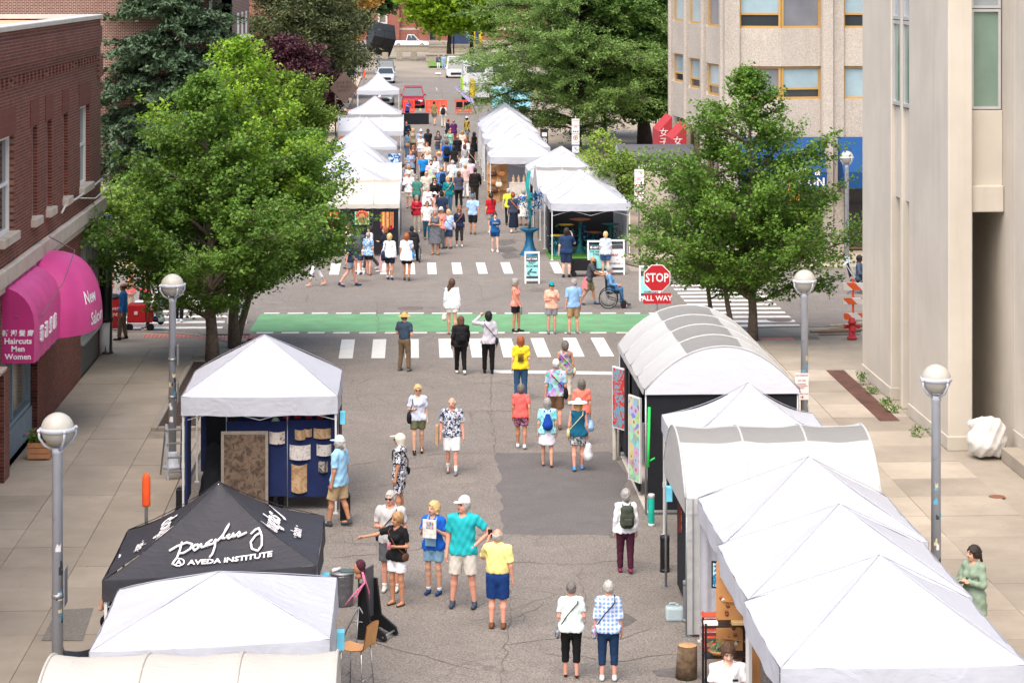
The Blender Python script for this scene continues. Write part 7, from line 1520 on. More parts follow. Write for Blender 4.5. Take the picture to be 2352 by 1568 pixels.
q = person('blonde woman in white long sleeves with navy bucket bag', 895, 534, fy=643, face=166, fem=True, topw=('long', S(228, 230, 236)), bot=('shorts', S(26, 34, 50)), hair=('curly', 'bl'), skin='t', shoe=S(54, 66, 100), socks=True, walk=.25); shoulder_bag(q, 'navy bucket bag of the blonde woman in white', S(36, 48, 76), 1, cross=False, size=.17, back=True)
q = person('woman with auburn bob in loose white tee and black shorts', 934, 533, fy=645, face=172, fem=True, fat=1.1, topw=('tee', S(232, 232, 238), .1), bot=('shorts', S(26, 26, 28)), hair=('bob', 'r'), skin='t', shoe=S(60, 66, 64), walk=.3, armR='fwd'); shoulder_bag(q, 'bright blue small bag of the auburn haired woman', S(40, 150, 214), -1, cross=False, size=.1)
q = person('woman in white trousers and sandals under the ginkgo branch', 727, 545, fy=657, face=-86, walk=.85, fem=True, topw=('long', S(214, 220, 226)), bot=('capri', S(232, 232, 236)), hair=('bob', 'br'), skin='r', sandal=True, shoe=S(190, 170, 150))
# middle of the fair
q = person('woman in long grey dress with crossed arms', 1000, 478, fy=585, face=-22, fem=True, armR='fold', armL='fold', topw=('dress', S(96, 98, 104), .42), bot=(None, None), hair=('curly', 'g'), skin='t', sandal=True, shoe=S(110, 76, 54))
q = person('woman in salmon top and brimmed hat behind the grey dress', 1013, 474, H=1.66, face=-30, fem=True, topw=('tee', S(224, 140, 124)), bot=('pants', S(90, 92, 96)), hat=('cap', S(206, 202, 196)), hair=('curly', 'g'), skin='t')
q = person('woman in light blue shirt and denim bermudas touching her chin', 1030, 479, fy=571, face=-22, fem=True, fat=1.1, armR='face', topw=('shirt', S(166, 190, 232)), bot=('bermuda', S(40, 58, 88)), hair=('bob', 'bl'), skin='r', shoe=S(52, 60, 70)); shoulder_bag(q, 'grey sling of the woman in light blue shirt', S(84, 88, 96), 1, size=.07)
q = person('woman in navy sweater and dark capris with white bucket bag', 1055, 473, fy=567, face=4, fem=True, shades=True, topw=('elbow', S(34, 42, 66)), bot=('capri', S(58, 56, 56)), hair=('bob', 'r'), skin='t', shoe=S(220, 218, 216)); shoulder_bag(q, 'white bucket bag of the woman in navy sweater', S(218, 210, 200), -1, size=.14, strapc=S(170, 110, 70))
q = person('man in light blue shirt, black shorts and blue cap seen from behind', 1086, 444, fy=539, face=174, walk=.3, topw=('shirt', S(158, 188, 226)), bot=('bermuda', S(34, 34, 38)), hat=('cap', S(74, 104, 146)), hair=('short', 'gd'), skin='t', shoe=S(90, 80, 72), armR='back')
q = person('woman in crimson shirt and beige trousers', 957, 447, fy=533, face=12, fem=True, armR='bent', armL='bent', topw=('long', S(196, 42, 62), .05), bot=('pants', S(196, 184, 164)), hair=('curly', 'g'), skin='r', shoe=S(220, 214, 204)); shoulder_bag(q, 'dark red purse of the woman in crimson', S(100, 30, 40), -1, size=.09)
q = person('person in white tee with lanyard and teal jeans', 981, 460, fy=551, face=4, walk=.4, shades=True, topw=('tee', S(228, 226, 222)), bot=('pants', S(36, 82, 104)), hair=('short', 'br'), skin='m', shoe=S(34, 34, 36))
q = person('young woman in royal blue tee and short shorts walking', 1137, 487, fy=579, face=4, walk=.4, fem=True, armL='bent', topw=('tee', S(24, 84, 140)), bot=('mini', S(24, 60, 110)), hair=('bun', 'b'), skin='p', shoe=S(232, 226, 226)); m_ = MB(); k = q['k']; text_mb(m_, 'MICHIGAN', .05, facing((0, -.19 * k, (q['hipz'] + .36) * k), '-y'), 0, .006); m_.build('shirt_print', mat('maize_print', S(236, 206, 90), .6), q['t'])
ROW = [  # label, x, top, H, face, fem, hair, top, bottom, skin, extra
 ('woman in red tee with long dark ponytail and khaki shorts', 1129, 442, 1.70, 176, 1, ('longpony', 'b'), ('tee', S(178, 30, 44)), ('shorts', S(150, 154, 150)), 'm', dict(shoe=W)),
 ('woman in slate tee and long navy skirt with orange strap', 1177, 440, 1.72, 182, 1, ('bun', 'r'), ('tee', S(56, 64, 82)), ('long', S(30, 38, 56)), 'm', dict(bag=('black sling bag with orange strap', K_, S(226, 120, 50)))),
 ('grey-haired person in neon yellow vest over black', 1168, 431, 1.62, 180, 1, ('short', 'w'), ('tee', S(200, 220, 60)), ('pants', K_), 'm', {}),
 ('woman in cream dress beside the teal sculpture', 1201, 432, 1.62, 200, 1, ('curly', 'g'), ('dress', S(214, 212, 204), .4), (None, None), 'm', {}),
 ('woman in teal top and jeans with woven orange bag', 1033, 403, 1.72, 6, 1, ('bob', 'bl'), ('elbow', S(16, 122, 130)), ('pants', S(70, 110, 140)), 'm', dict(bag=('woven orange striped handbag', cloth(S(190, 110, 80), 'stripe', S(210, 180, 120), 20), None))),
 ('woman with very long brown hair in grey and navy top', 1055, 392, 1.72, 176, 1, ('long', 'br'), ('tee', S(70, 74, 92)), ('pants', K_), 'm', dict(walk=.4)),
 ('man in black jacket and dark brown trousers', 1090, 384, 1.76, 180, 0, ('short', 'k'), ('jacket', S(30, 27, 27)), ('pants', S(58, 50, 42)), 'm', {}),
 ('man in loose white shirt and cap by the left tents', 940, 392, 1.74, 6, 0, ('short', 'w'), ('long', S(228, 228, 232), .1), ('bermuda', S(190, 178, 160)), 'r', dict(hat=('cap', W))),
 ('man in sea green tee and grey cap', 960, 402, 1.70, 170, 0, ('short', 'g'), ('tee', S(66, 128, 118), .05), ('pants', S(70, 72, 70)), 'm', dict(hat=('cap', S(130, 128, 116)))),
 ('bald man in beige shirt and sunglasses', 978, 391, 1.74, 4, 0, ('bald', 'w'), ('shirt', S(206, 198, 184)), ('pants', S(150, 146, 136)), 'r', dict(shades=True, beard='w')),
 ('woman in black v-neck blouse and sunglasses', 999, 407, 1.68, 6, 1, ('bob', 'b'), ('elbow', S(30, 28, 34)), ('pants', K_), 'p', dict(shades=True)),
 ('white-haired woman in white blouse with bag strap', 982, 425, 1.66, 4, 1, ('bob', 'w'), ('long', S(230, 228, 232)), ('pants', S(70, 66, 64)), 'p', {}),
 ('woman in white cap and pink checked sleeveless shirt', 1000, 440, 1.62, 30, 1, ('pony', 'b'), ('tank', cloth(S(226, 190, 180), 'plaid', S(200, 140, 140), 8)), ('shorts', S(180, 170, 160)), 't', dict(hat=('cap', W))),
 ('man in navy tee and dark cap turned aside', 1017, 438, 1.74, 150, 0, ('short', 'k'), ('tee', S(36, 50, 76)), ('bermuda', S(120, 110, 98)), 'b', dict(hat=('cap', S(30, 36, 50)))),
 ('person with blue tie-dye tee and dark backpack', 1014, 382, 1.74, 178, 0, ('short', 'db'), ('tee', cloth(S(40, 96, 160), 'floral', S(110, 170, 220), 8)), ('pants', S(40, 50, 70)), 'm', dict(pack=('dark blue backpack on the tie-dye tee', S(26, 48, 84)))),
 ('bearded man in rainbow tie-dye tee', 989, 366, 1.76, 8, 0, ('short', 'b'), ('tee', cloth(S(190, 200, 190), 'multi', S(210, 150, 170), 5)), ('pants', S(70, 70, 76)), 'p', dict(beard='b')),
 ('grey-haired man in white shirt facing away', 1040, 365, 1.76, 180, 0, ('ring', 'w'), ('shirt', S(222, 222, 228)), ('pants', S(52, 60, 80)), 'r', {}),
 ('man in pale grey tee and grey cap', 1054, 373, 1.74, 178, 0, ('short', 'g'), ('tee', S(178, 188, 192)), ('bermuda', S(120, 120, 116)), 'm', dict(hat=('cap', S(106, 110, 116)))),
 ('person in straw hat, pink top and white trousers', 1069, 375, 1.70, 182, 1, ('short', 'db'), ('tee', S(214, 180, 172)), ('pants', S(226, 224, 222)), 'm', dict(hat=('cap', S(196, 164, 120)))),
 ('man in pink striped shirt', 1080, 363, 1.74, 190, 0, ('short', 'br'), ('shirt', cloth(S(226, 170, 190), 'stripe', S(238, 220, 226), 12)), ('pants', S(70, 84, 110)), 'm', {}),
 ('man in pale blue shirt and grey-green cap', 1068, 351, 1.74, 178, 0, ('short', 'g'), ('shirt', S(186, 204, 222)), ('pants', S(96, 98, 96)), 'm', dict(hat=('cap', S(126, 140, 132)))),
 ('dark-haired man in bright blue tee', 971, 353, 1.72, 2, 0, ('short', 'k'), ('tee', S(28, 130, 206)), ('pants', K_), 't', {}),
 ('woman in white blouse with short dark hair', 1002, 358, 1.66, 10, 1, ('bob', 'b'), ('elbow', S(232, 228, 230)), ('pants', S(60, 60, 66)), 'm', {}),
 ('woman in black striped shawl and straw fedora', 1008, 347, 1.66, 4, 1, ('short', 'g'), ('elbow', cloth(S(60, 60, 70), 'stripe', S(200, 200, 206), 10)), ('pants', S(66, 66, 70)), 'm', dict(hat=('straw', S(220, 180, 130)))),
 ('woman in light blue tee carrying papers by the left tents', 941, 344, 1.70, 4, 1, ('short', 'r'), ('tee', S(146, 168, 200), .06), ('pants', S(70, 74, 82)), 'r', dict(armL='bent', armR='bent')),
 ('small person in grey top beside the left stalls', 929, 375, 1.50, 100, 0, ('short', 'b'), ('tee', S(140, 138, 140)), ('pants', S(80, 80, 84)), 'm', {}),
 ('woman with golden brown hair behind the man in white', 943, 377, 1.58, 170, 1, ('long', 'db'), ('tee', S(190, 186, 180)), ('pants', S(70, 70, 72)), 'm', {}),
 ('large man in royal blue tee with black backpack', 1026, 322, 1.82, 178, 0, ('short', 'br'), ('tee', S(24, 92, 180)), ('shorts', S(26, 44, 62)), 'p', dict(fat=1.2, pack=('black backpack on the large man in royal blue', S(30, 36, 44)))),
 ('woman in lace top with loose red hair', 984, 326, 1.64, 10, 1, ('bob', 'r'), ('tee', S(222, 212, 206)), ('pants', S(90, 84, 84)), 'p', {}),
 ('woman in grey tank with long brown hair', 1066, 330, 1.66, 176, 1, ('long', 'br'), ('tank', S(176, 172, 176)), ('shorts', S(90, 110, 140)), 'm', {}),
 ('woman in black cap and black sleeveless top', 1086, 338, 1.68, 184, 1, ('long', 'k'), ('tank', S(28, 28, 30)), ('pants', S(70, 90, 120)), 't', dict(hat=('cap', K_), bag=('pale sling strap bag', S(200, 196, 190), None))),
 ('woman in black with dark bob near the large man', 1041, 334, 1.62, 170, 1, ('bob', 'k'), ('tee', S(34, 32, 34)), ('shorts', S(80, 90, 100)), 'm', {}),
 ('woman in sunglasses and brown blouse', 946, 332, 1.66, 6, 1, ('bob', 'r'), ('elbow', S(96, 76, 72)), ('pants', S(60, 54, 54)), 'm', dict(shades=True)),
 ('white-clad older woman with white shorts', 965, 308, 1.62, 4, 1, ('short', 'w'), ('tee', S(230, 230, 226)), ('shorts', S(224, 224, 222)), 'r', dict(shades=True)),
 ('woman in white lace blouse sitting lower in the crowd', 982, 345, 1.58, 6, 1, ('bob', 'bl'), ('tee', S(232, 230, 230)), ('pants', S(120, 116, 112)), 'p', {}),
 ('man in black tee with dark skin', 985, 295, 1.78, 4, 0, ('short', 'k'), ('tee', S(32, 32, 36)), ('pants', S(50, 56, 66)), 'd', {}),
 ('brunette in charcoal tee and denim shorts', 1004, 300, 1.70, 30, 1, ('long', 'b'), ('tee', S(74, 76, 84)), ('shorts', S(60, 90, 124)), 'm', {}),
 ('woman in olive grey vest with pale hair', 948, 294, 1.70, 4, 1, ('bob', 'bl'), ('tank', S(140, 136, 112)), ('pants', S(70, 66, 62)), 'r', {}),
 ('man in white cap and sky blue polo', 965, 296, 1.74, 8, 0, ('short', 'w'), ('shirt', S(150, 180, 210)), ('shorts', S(150, 140, 126)), 'r', dict(hat=('cap', W))),
 ('woman in mint tee with hand to mouth', 1035, 296, 1.68, 4, 1, ('bob', 'r'), ('tee', S(140, 190, 170)), ('pants', S(90, 130, 160)), 'p', dict(armR='face')),
 ('person in grey tee with cropped grey hair', 1022, 308, 1.66, 178, 0, ('short', 'g'), ('tee', S(112, 122, 128)), ('pants', S(90, 94, 96)), 'm', {}),
 ('woman in beige blouse with thin strap', 1060, 299, 1.64, 176, 1, ('bob', 'db'), ('tee', S(216, 204, 186)), ('pants', S(140, 120, 100)), 'm', {}),
 ('bald man in black tee from behind', 1053, 310, 1.76, 176, 0, ('ring', 'gd'), ('tee', S(26, 26, 30)), ('bermuda', S(80, 84, 90)), 't', {}),
 ('woman in white blouse with straight brown hair', 1070, 317, 1.66, 178, 1, ('long', 'r'), ('elbow', S(224, 224, 230)), ('shorts', S(110, 130, 160)), 'm', {}),
 ('woman with long black curls in black dress', 1087, 302, 1.70, 178, 1, ('long', 'k'), ('dress', S(24, 24, 28), .3), (None, None), 'b', {}),
 ('woman in dusty blue jacket with tan bag', 935, 301, 1.66, 100, 1, ('short', 'b'), ('jacket', S(96, 128, 150)), ('pants', S(90, 110, 140)), 'm', dict(bag=('tan shoulder bag of the woman in dusty blue', S(180, 130, 80), None))),
 ('staff member in navy jacket with lanyard by the left tents', 932, 276, 1.72, 4, 0, ('short', 'b'), ('jacket', S(30, 48, 70)), ('pants', S(34, 40, 50)), 'm', {}),
 ('red-haired person in black sleeveless top', 1027, 272, 1.66, 130, 1, ('short', S(170, 40, 44)), ('tank', S(38, 40, 48)), ('pants', K_), 'p', {}),
 ('stout person in purple tee and red trousers', 1045, 274, 1.66, 178, 1, ('short', 'db'), ('tee', S(92, 44, 104)), ('pants', S(170, 70, 64)), 'p', dict(fat=1.2)),
 ('man in white cap and yellow and black jersey', 1073, 267, 1.72, 150, 0, ('short', 'k'), ('long', cloth(S(34, 34, 36), 'stripe', S(220, 190, 70), 3)), ('shorts', S(120, 140, 156)), 'b', dict(hat=('cap', W))),
 ('man in olive camouflage shirt and grey shorts by the orange fence', 999, 232, 1.76, 178, 0, ('short', 'b'), ('tee', cloth(S(108, 96, 58), 'floral', S(140, 126, 84), 8)), ('shorts', S(92, 98, 102)), 'm', dict(sandal=True, shoe=S(60, 50, 46))),
 ('woman in cream trousers with black backpack by the orange fence', 1021, 238, 1.70, 176, 1, ('bob', 'r'), ('tee', S(226, 220, 214)), ('pants', S(210, 200, 184)), 'm', dict(pack=('black and white backpack by the orange fence', S(36, 36, 40)))),
 ('bending vendor in violet tee behind the table', 936, 228, 1.66, 60, 0, ('short', 'g'), ('tee', S(108, 86, 176)), ('pants', K_), 'r', dict(hat=('cap', S(90, 94, 104)), lean=.16, armR='reach')),
]
for (lb, x, tp, H, fc, fm, hr_, tw, bt, sk_, ex) in ROW:
 ex = dict(ex); bag = ex.pop('bag', None); pk = ex.pop('pack', None); rr = random.Random(lb)
 ex.setdefault('shoe', rr.choice([S(50, 50, 54), S(210, 208, 204), S(90, 76, 64), S(70, 80, 96)])); ex.setdefault('walk', rr.choice([0, .25, -.45, .5, -.3]))
 ex.setdefault('armR', rr.choice(['down', 'down', 'bent', 'fwd'])); ex.setdefault('armL', rr.choice(['down', 'back', 'down', 'bent'])); ex.setdefault('fat', rr.choice([1, 1, 1.08]))
 q = person(lb, x + rr.uniform(-3, 3), tp, H, face=fc + rr.uniform(-28, 28), sway=rr.uniform(-.03, .03), fem=bool(fm), hair=hr_, topw=tw, bot=bt, skin=sk_, yaw=rr.uniform(-18, 18), **ex)
 if bag: shoulder_bag(q, bag[0] if len(bag[0].split()) > 3 else bag[0] + ' in the crowd', bag[1], -1, size=.1, back=fc > 90, strapc=bag[2])
 if pk: backpack(q, pk[0], pk[1])
# around the copper stall
q = person('person in navy tee and navy shorts watching the copper stall', 1301, 521, fy=637, face=176, armR='face', topw=('tee', S(38, 60, 92)), bot=('bermuda', S(40, 54, 84)), hair=('bob', 'b'), skin='p', shoe=S(34, 34, 38), fat=1.12)
q = person('blonde person in pale grey shirt and denim shorts by the info boards', 1391, 530, fy=634, face=178, fem=True, fat=1.2, topw=('shirt', S(196, 206, 222)), bot=('shorts', S(62, 94, 140)), hair=('pony', 'bl'), skin='p', shoe=S(200, 200, 204), walk=.3)
q = person('man in brick red shirt and khaki shorts inside the copper stall', 1357, 452, H=1.78, face=100, topw=('tee', S(134, 52, 48)), bot=('bermuda', S(128, 112, 86)), hair=('short', 'gd'), skin='r', shoe=S(60, 56, 52), loc=tuple(P(1357, 566)[:2]))
q = person('man in dark blue shirt with crossed arms inside the copper stall', 1315, 452, H=1.76, face=10, armR='fold', armL='fold', topw=('shirt', S(38, 54, 84)), bot=('pants', S(60, 62, 68)), hair=('short', 'g'), skin='r', fat=1.12, loc=tuple(P(1313, 560)[:2]))
q = person('bald bearded man in charcoal tee pushing the wheelchair', 1352, 586, fy=700, face=84, walk=.8, armR='push', armL='push', lean=.13, topw=('tee', S(70, 72, 78)), bot=('bermuda', cloth(S(150, 140, 110), 'floral', S(110, 100, 70), 10)), hair=('bald', 'b'), beard='br', skin='t', shoe=S(52, 84, 112))
o_ = MB()
o_.grid(lambda i, j: ((.2 + .05 * j) * math.cos(math.pi * (.05 + .9 * i)) * q['k'], ((.15 + .11 * j + .02 * math.sin(i * 19)) * math.sin(math.pi * (.05 + .9 * i))) * q['k'], (q['hipz'] + .06 - .42 * j - .04 * math.sin(i * 13)) * q['k']), 18, 6); o_.build('tied_jacket', cloth(S(196, 120, 126)), q['t'])
def wheelchair(label, pos, rz, scale=1.0):
 t = thing('wheelchair', label, 'wheelchair', (*pos, 0), rz); m_ = M_BLACK
 for s in (-1, 1):
  g = MB(); n = 28; R0 = .3
  g.tube([(s * .29, .06 + R0 * math.cos(2 * math.pi * i / n), R0 + .012 + R0 * math.sin(2 * math.pi * i / n)) for i in range(n + 1)], .014, 6, cap=False); w = g.build('wheel', m_, t)
  for i in range(10):
   sp = MB(); a = math.pi * 2 * i / 10; sp.tube([(s * .29, .06, R0 + .012), (s * .29, .06 + R0 * math.cos(a), R0 + .012 + R0 * math.sin(a))], .004, 4); sp.build('spoke', M_GALV, w)
  g = MB(); g.tube([(s * .325, .06 + .26 * math.cos(2 * math.pi * i / n), R0 + .012 + .26 * math.sin(2 * math.pi * i / n)) for i in range(n + 1)], .009, 5, cap=False); g.build('push_rim', M_GALV, w)
  g = MB(); g.lathe([(.085, -.015), (.095, -.008), (.095, .008), (.085, .015)], 14, M=Matrix.Translation((s * .22, -.42, .097)) @ Matrix.Rotation(R(90), 4, 'Y')); g.build('castor', m_, t)
  g = MB(); g.tube([(s * .23, .2, 1.0), (s * .23, .16, .95), (s * .23, .14, .5), (s * .23, .05, .31), (s * .23, -.4, .2), (s * .22, -.42, .11)], .014, 6); g.tube([(s * .23, .14, .5), (s * .23, -.3, .5), (s * .23, -.42, .2)], .014, 6); g.tube([(s * .23, .14, .7), (s * .23, -.12, .7), (s * .23, -.16, .5)], .013, 6); g.build('side_frame', m_, t)
  g = MB(); g.bbox((s * .245 - .03, -.14, .71), (s * .245 + .03, .12, .74), .01); g.build('arm_pad', m_, t)
  g = MB(); g.tube([(s * .16, -.38, .3), (s * .16, -.56, .12)], .011, 6); g.bbox((s * .16 - .08, -.66, .09), (s * .16 + .06, -.54, .11), .006); g.build('footrest', m_, t)
 g = MB(); g.bbox((-.22, -.3, .47), (.22, .13, .51), .015); g.build('seat', m_, t)
 g = MB(); g.bbox((-.22, .12, .52), (.22, .16, .93), .015); g.build('backrest', m_, t); return t
wp_ = P(1402, 706); wheelchair('black wheelchair pushed over the crossing by the bald man', (wp_.x, wp_.y), R(84))
d_ = Vector((math.sin(R(84)), -math.cos(R(84)), 0))
q = person('grey-haired woman in denim jacket riding the wheelchair', 0, 0, loc=(wp_.x - d_.x * .02, wp_.y - d_.y * .02), H=1.6, sit=.60, face=84, fem=True, armR='lap', armL='lap', topw=('jacket', S(104, 146, 190)), bot=('pants', S(60, 100, 136)), hair=('short', 'g'), skin='r', shoe=S(216, 160, 186))
w2 = P(946, 602); wheelchair('silver wheelchair with a dark clad rider by the woven art tent', (w2.x, w2.y), R(172))
q = person('dark-clad person seated in the wheelchair by the woven art tent', 0, 0, loc=(w2.x, w2.y), H=1.66, sit=.60, face=172, armR='lap', armL='lap', topw=('jacket', S(34, 32, 38)), bot=('pants', S(40, 44, 54)), hair=('short', 'k'), skin='d', shoe=K_)
# far ends
q = person('seated man in denim shirt on a folding chair by the barricade', 0, 0, loc=tuple(P(1974, 672)[:2]), H=1.74, sit=.48, face=70, tilt=16, armR='lap', armL='lap', topw=('long', S(72, 88, 108)), bot=('pants', S(40, 46, 58)), hair=('short', 'k'), skin='d', shoe=K_)
q = person('couple member in navy jacket and white trousers by the lawn', 1007, 150 - 29, H=1.7, face=0, topw=('jacket', S(44, 60, 110)), bot=('pants', S(214, 214, 220)), hair=('short', 'g'), skin='r', fy=160)
q = person('couple member in light blue shirt by the lawn', 1019, 121, H=1.72, face=0, topw=('shirt', S(140, 176, 214)), bot=('pants', S(150, 176, 206)), hair=('short', 'w'), skin='r', fy=160)
q = person('person in white shirt and sun hat on the far left walk', 806, 137, H=1.7, face=150, topw=('shirt', S(212, 216, 226)), bot=('pants', S(40, 54, 84)), hair=('short', 'g'), hat=('brim', S(214, 206, 190)), skin='r')
q = person('person in maroon jacket on the far left walk', 835, 136, H=1.7, face=60, topw=('jacket', S(104, 40, 52)), bot=('pants', S(150, 134, 118)), hair=('short', 'b'), skin='m')
q = person('person in yellow vest by the left kiosk', 744, 262, H=1.7, face=120, topw=('tee', S(226, 180, 40)), bot=('pants', S(150, 120, 90)), hair=('short', 'b'), skin='m')
q = person('woman in navy dress standing behind the left tents', 764, 318, H=1.66, face=-30, fem=True, shades=True, topw=('dress', S(26, 56, 110), .3), bot=(None, None), hair=('bob', 'b'), skin='m')
q = person('man in red shirt and white cap under the sharp-peaked tent', 872, 219, H=1.72, face=-60, topw=('tee', S(196, 66, 70)), bot=('pants', S(90, 90, 94)), hair=('short', 'w'), hat=('cap', W), skin='r')
# ------------------------------------------------------------------ street furniture
M_POLE = mat('pole_paint', S(178, 182, 190), .5, .08, 2, dirt=S(140, 140, 142), ds=6, dth=.62); M_GLOBE = mat('globe_glass', S(206, 202, 192), .22, .08, 3, trans=.35); M_RED = mat('sign_red', S(176, 28, 40), .45, .05, 3); M_WSIGN = mat('sign_white', S(226, 224, 222), .5, .03); M_ORG = mat('safety_orange', S(236, 88, 36), .6, .08, 5); M_TEAL = mat('poster_teal', S(140, 214, 210), .6, .04); M_CHAR = mat('poster_charcoal', S(62, 66, 76), .6)
def lamp(label, px, yc, zb, sign=None):
 h = 4.05; p = P(px, yc, h); t = thing('globe_lamp', label, 'street lamp', (p.x, p.y, zb)); z = h - zb
 g = MB(); g.lathe([(.2, 0), (.2, .05), (.13, .08), (.12, .32), (.1, .36)], 16); g.build('base', M_POLE, t)
 g = MB(); g.lathe([(.085, .36), (.075, z - .36), (.085, z - .35), (.085, z - .27)], 16); po = g.build('pole', M_POLE, t)
 g = MB(); g.ball((0, 0, z), .245, 24); g.build('globe', M_GLOBE, t)
 g = MB(); g.lathe([(.25, z - .035), (.262, z - .03), (.262, z + .025), (.25, z + .03)], 28); g.build('band', M_POLE, t)
 for k in range(4):
  a = k * math.pi / 2 + .5; c, s = math.cos(a), math.sin(a); g = MB(); g.tube([(.285 * c, .285 * s, z), (.28 * c, .28 * s, z - .1), (.2 * c, .2 * s, z - .22), (.06 * c, .06 * s, z - .3)], .02, 6); g.build('yoke', M_POLE, t); g = MB(); g.ball((.285 * c, .285 * s, z), .032, 8); g.build('bolt', M_POLE, t)
 rr = random.Random(px)
 for k in range(9): a = rr.uniform(-2.6, -.5); zz = rr.uniform(.9, 2.2); w = rr.uniform(.04, .09); g = MB(); g.grid(lambda i, j: (.084 * math.cos(a + i * w / .084), .084 * math.sin(a + i * w / .084), zz + j * rr.choice((.05, .08, .12))), 3, 1); g.build('sticker', mat('sticker', rr.choice([S(220, 218, 214), S(60, 60, 66), S(90, 160, 190), S(200, 190, 150)]), .6), po)
 for (zs, hh) in (sign or ()): g = MB(); g.bbox((.11, -.16, zs), (.13, .14, zs + hh), .01); g.build('sign_back', mat('sign_back', S(128, 130, 134), .5), t); g = MB(); g.lathe([(.088, zs + .1), (.092, zs + .13), (.088, zs + .16)], 12); g.build('clamp', M_GALV, t)
 return t
lamp('globe street lamp beside the cream barrel tent on the left walk', 132, 985, .125, [(1.35, .55)]); lamp('globe street lamp at the tree bed on the left walk', 396, 655, .125, [(2.2, .45), (1.4, .45)]); lamp('globe street lamp behind the nearest white tents on the right walk', 2150, 870, .125); l_ = lamp('globe street lamp with a no parking plate by the black tent', 1848, 645, .125); lamp('globe street lamp in front of the blue awnings', 1945, 362, .1)
def plate(par, x, y, z0, w, h, rows, name='sign_plate', m=M_WSIGN):
 g = MB(); g.bbox((x - w / 2, y - .008, z0), (x + w / 2, y + .004, z0 + h), .004); o = g.build(name, m, par)
 for (txt, sz, zz, mm) in rows: g = MB(); text_mb(g, txt, sz, facing((x, y - .0095, z0 + zz), '-y'), 0, .0015, bold=sz * .02); g.build('lettering', mm, o)
 return o
plate(l_, -.08, -.1, 1.35, .3, .58, [('NO PARKING', .045, .53, M_RED), ('ANY TIME', .04, .42, M_RED), ('LOADING\nUNLOADING\nONLY', .042, .3, M_RED), ('TOW AWAY ZONE', .032, .13, M_RED), ('→', .1, .06, M_RED)])
p = P(1509, 640, 2.22); stp_ = thing('stop_sign', 'red octagonal stop sign with an all way plate', 'sign', (p.x, p.y, .1)); g = MB(); g.tube([(0, .03, 0), (0, .03, 2.55)], .03, 8); g.build('post', M_GALV, stp_)
oc_ = lambda r: [(r * math.cos(R(22.5 + 45 * k)), 2.14 + r * math.sin(R(22.5 + 45 * k))) for k in range(8)]
g = MB(); g.prism(oc_(.405), -.006, .0, 'y'); g.build('white_rim', M_WSIGN, stp_); g = MB(); g.prism(oc_(.38), -.011, -.0065, 'y'); f_ = g.build('face', M_RED, stp_); g = MB(); text_mb(g, 'STOP', .34, facing((0, -.0125, 2.14), '-y'), 0, .001, sx=.8, bold=.006); g.build('lettering', M_WSIGN, f_)
plate(stp_, 0, -.004, 1.42, .78, .3, [('ALL WAY', .2, .15, M_WSIGN)], 'all_way_plate', M_RED)
def signpost(label, px, py_top, v, hts, n):
 a = AV(px, py_top, v); t = thing('sign_post', label, 'sign', (a.x, v, .1)); g = MB(); g.tube([(0, .03, 0), (0, .03, a.z)], .03, 6); g.build('post', M_GALV, t); z = a.z - .1
 for (h, rows, m) in n: z -= h; plate(t, 0, -.005, z, .36, h - .02, rows, 'sign_plate', m)
NP = [('NO PARKING', .05, .6, M_RED), ('TOW AWAY ZONE\nEXCEPT\nLOADING', .042, .35, M_RED), ('■ ■ ■', .08, .1, M_RED)]; NR = [('Ⓟ', .26, .3, M_RED), ('AT ANY TIME', .04, .08, M_RED)]; MBL = mat('sign_blue', S(30, 100, 180), .5)
signpost('no parking post by the young tree with two white plates', 1468, 388, 89.5, 0, [(.72, NP, M_WSIGN), (.5, NR, M_WSIGN)]); signpost('post with blue accessible parking plate and white plates', 1322, 272, 108, 0, [(.72, NP, M_WSIGN), (.5, NR, M_WSIGN), (.45, [('♿', .3, .22, M_WSIGN)], MBL)])
def board(label, px, py, w, h, rows, base=M_TEAL):
 p = P(px, py); t = thing('sandwich_board', label, 'sign board', (p.x, p.y, 0), 0)
 for s in (-1, 1):
  T = Matrix.Translation((0, s * .16, 0)) @ Matrix.Rotation(R(s * 7), 4, 'X'); g = MB(); [g.box(a, b, 0, T) for a, b in (((-w / 2, -.02, 0), (-w / 2 + .05, .02, h)), ((w / 2 - .05, -.02, 0), (w / 2, .02, h)), ((-w / 2 + .05, -.02, h - .06), (w / 2 - .05, .02, h)), ((-w / 2 + .05, -.02, .1), (w / 2 - .05, .02, .16)))]; g.build('frame', M_WSIGN, t); g = MB(); g.box((-w / 2 + .05, -.01, .16), (w / 2 - .05, .01, h - .17), 0, T); po = g.build('poster', base, t)
  if s < 0:
   T2 = T @ facing((0, -.0125, 0), '-y'); g = MB(); g.box((-w / 2 + .05, -.0125, h - .33), (w / 2 - .05, -.0105, h - .17), 0, T); g.box((-w / 2 + .05, -.0125, .17), (w / 2 - .05, -.0105, .26), 0, T); g.build('header', M_CHAR, po)
   for (tx, sz, z, m) in rows: g = MB(); text_mb(g, tx, sz, T2 @ Matrix.Translation((0, z, .002)), 0, .001, bold=sz * .03); g.build('lettering', m, po)
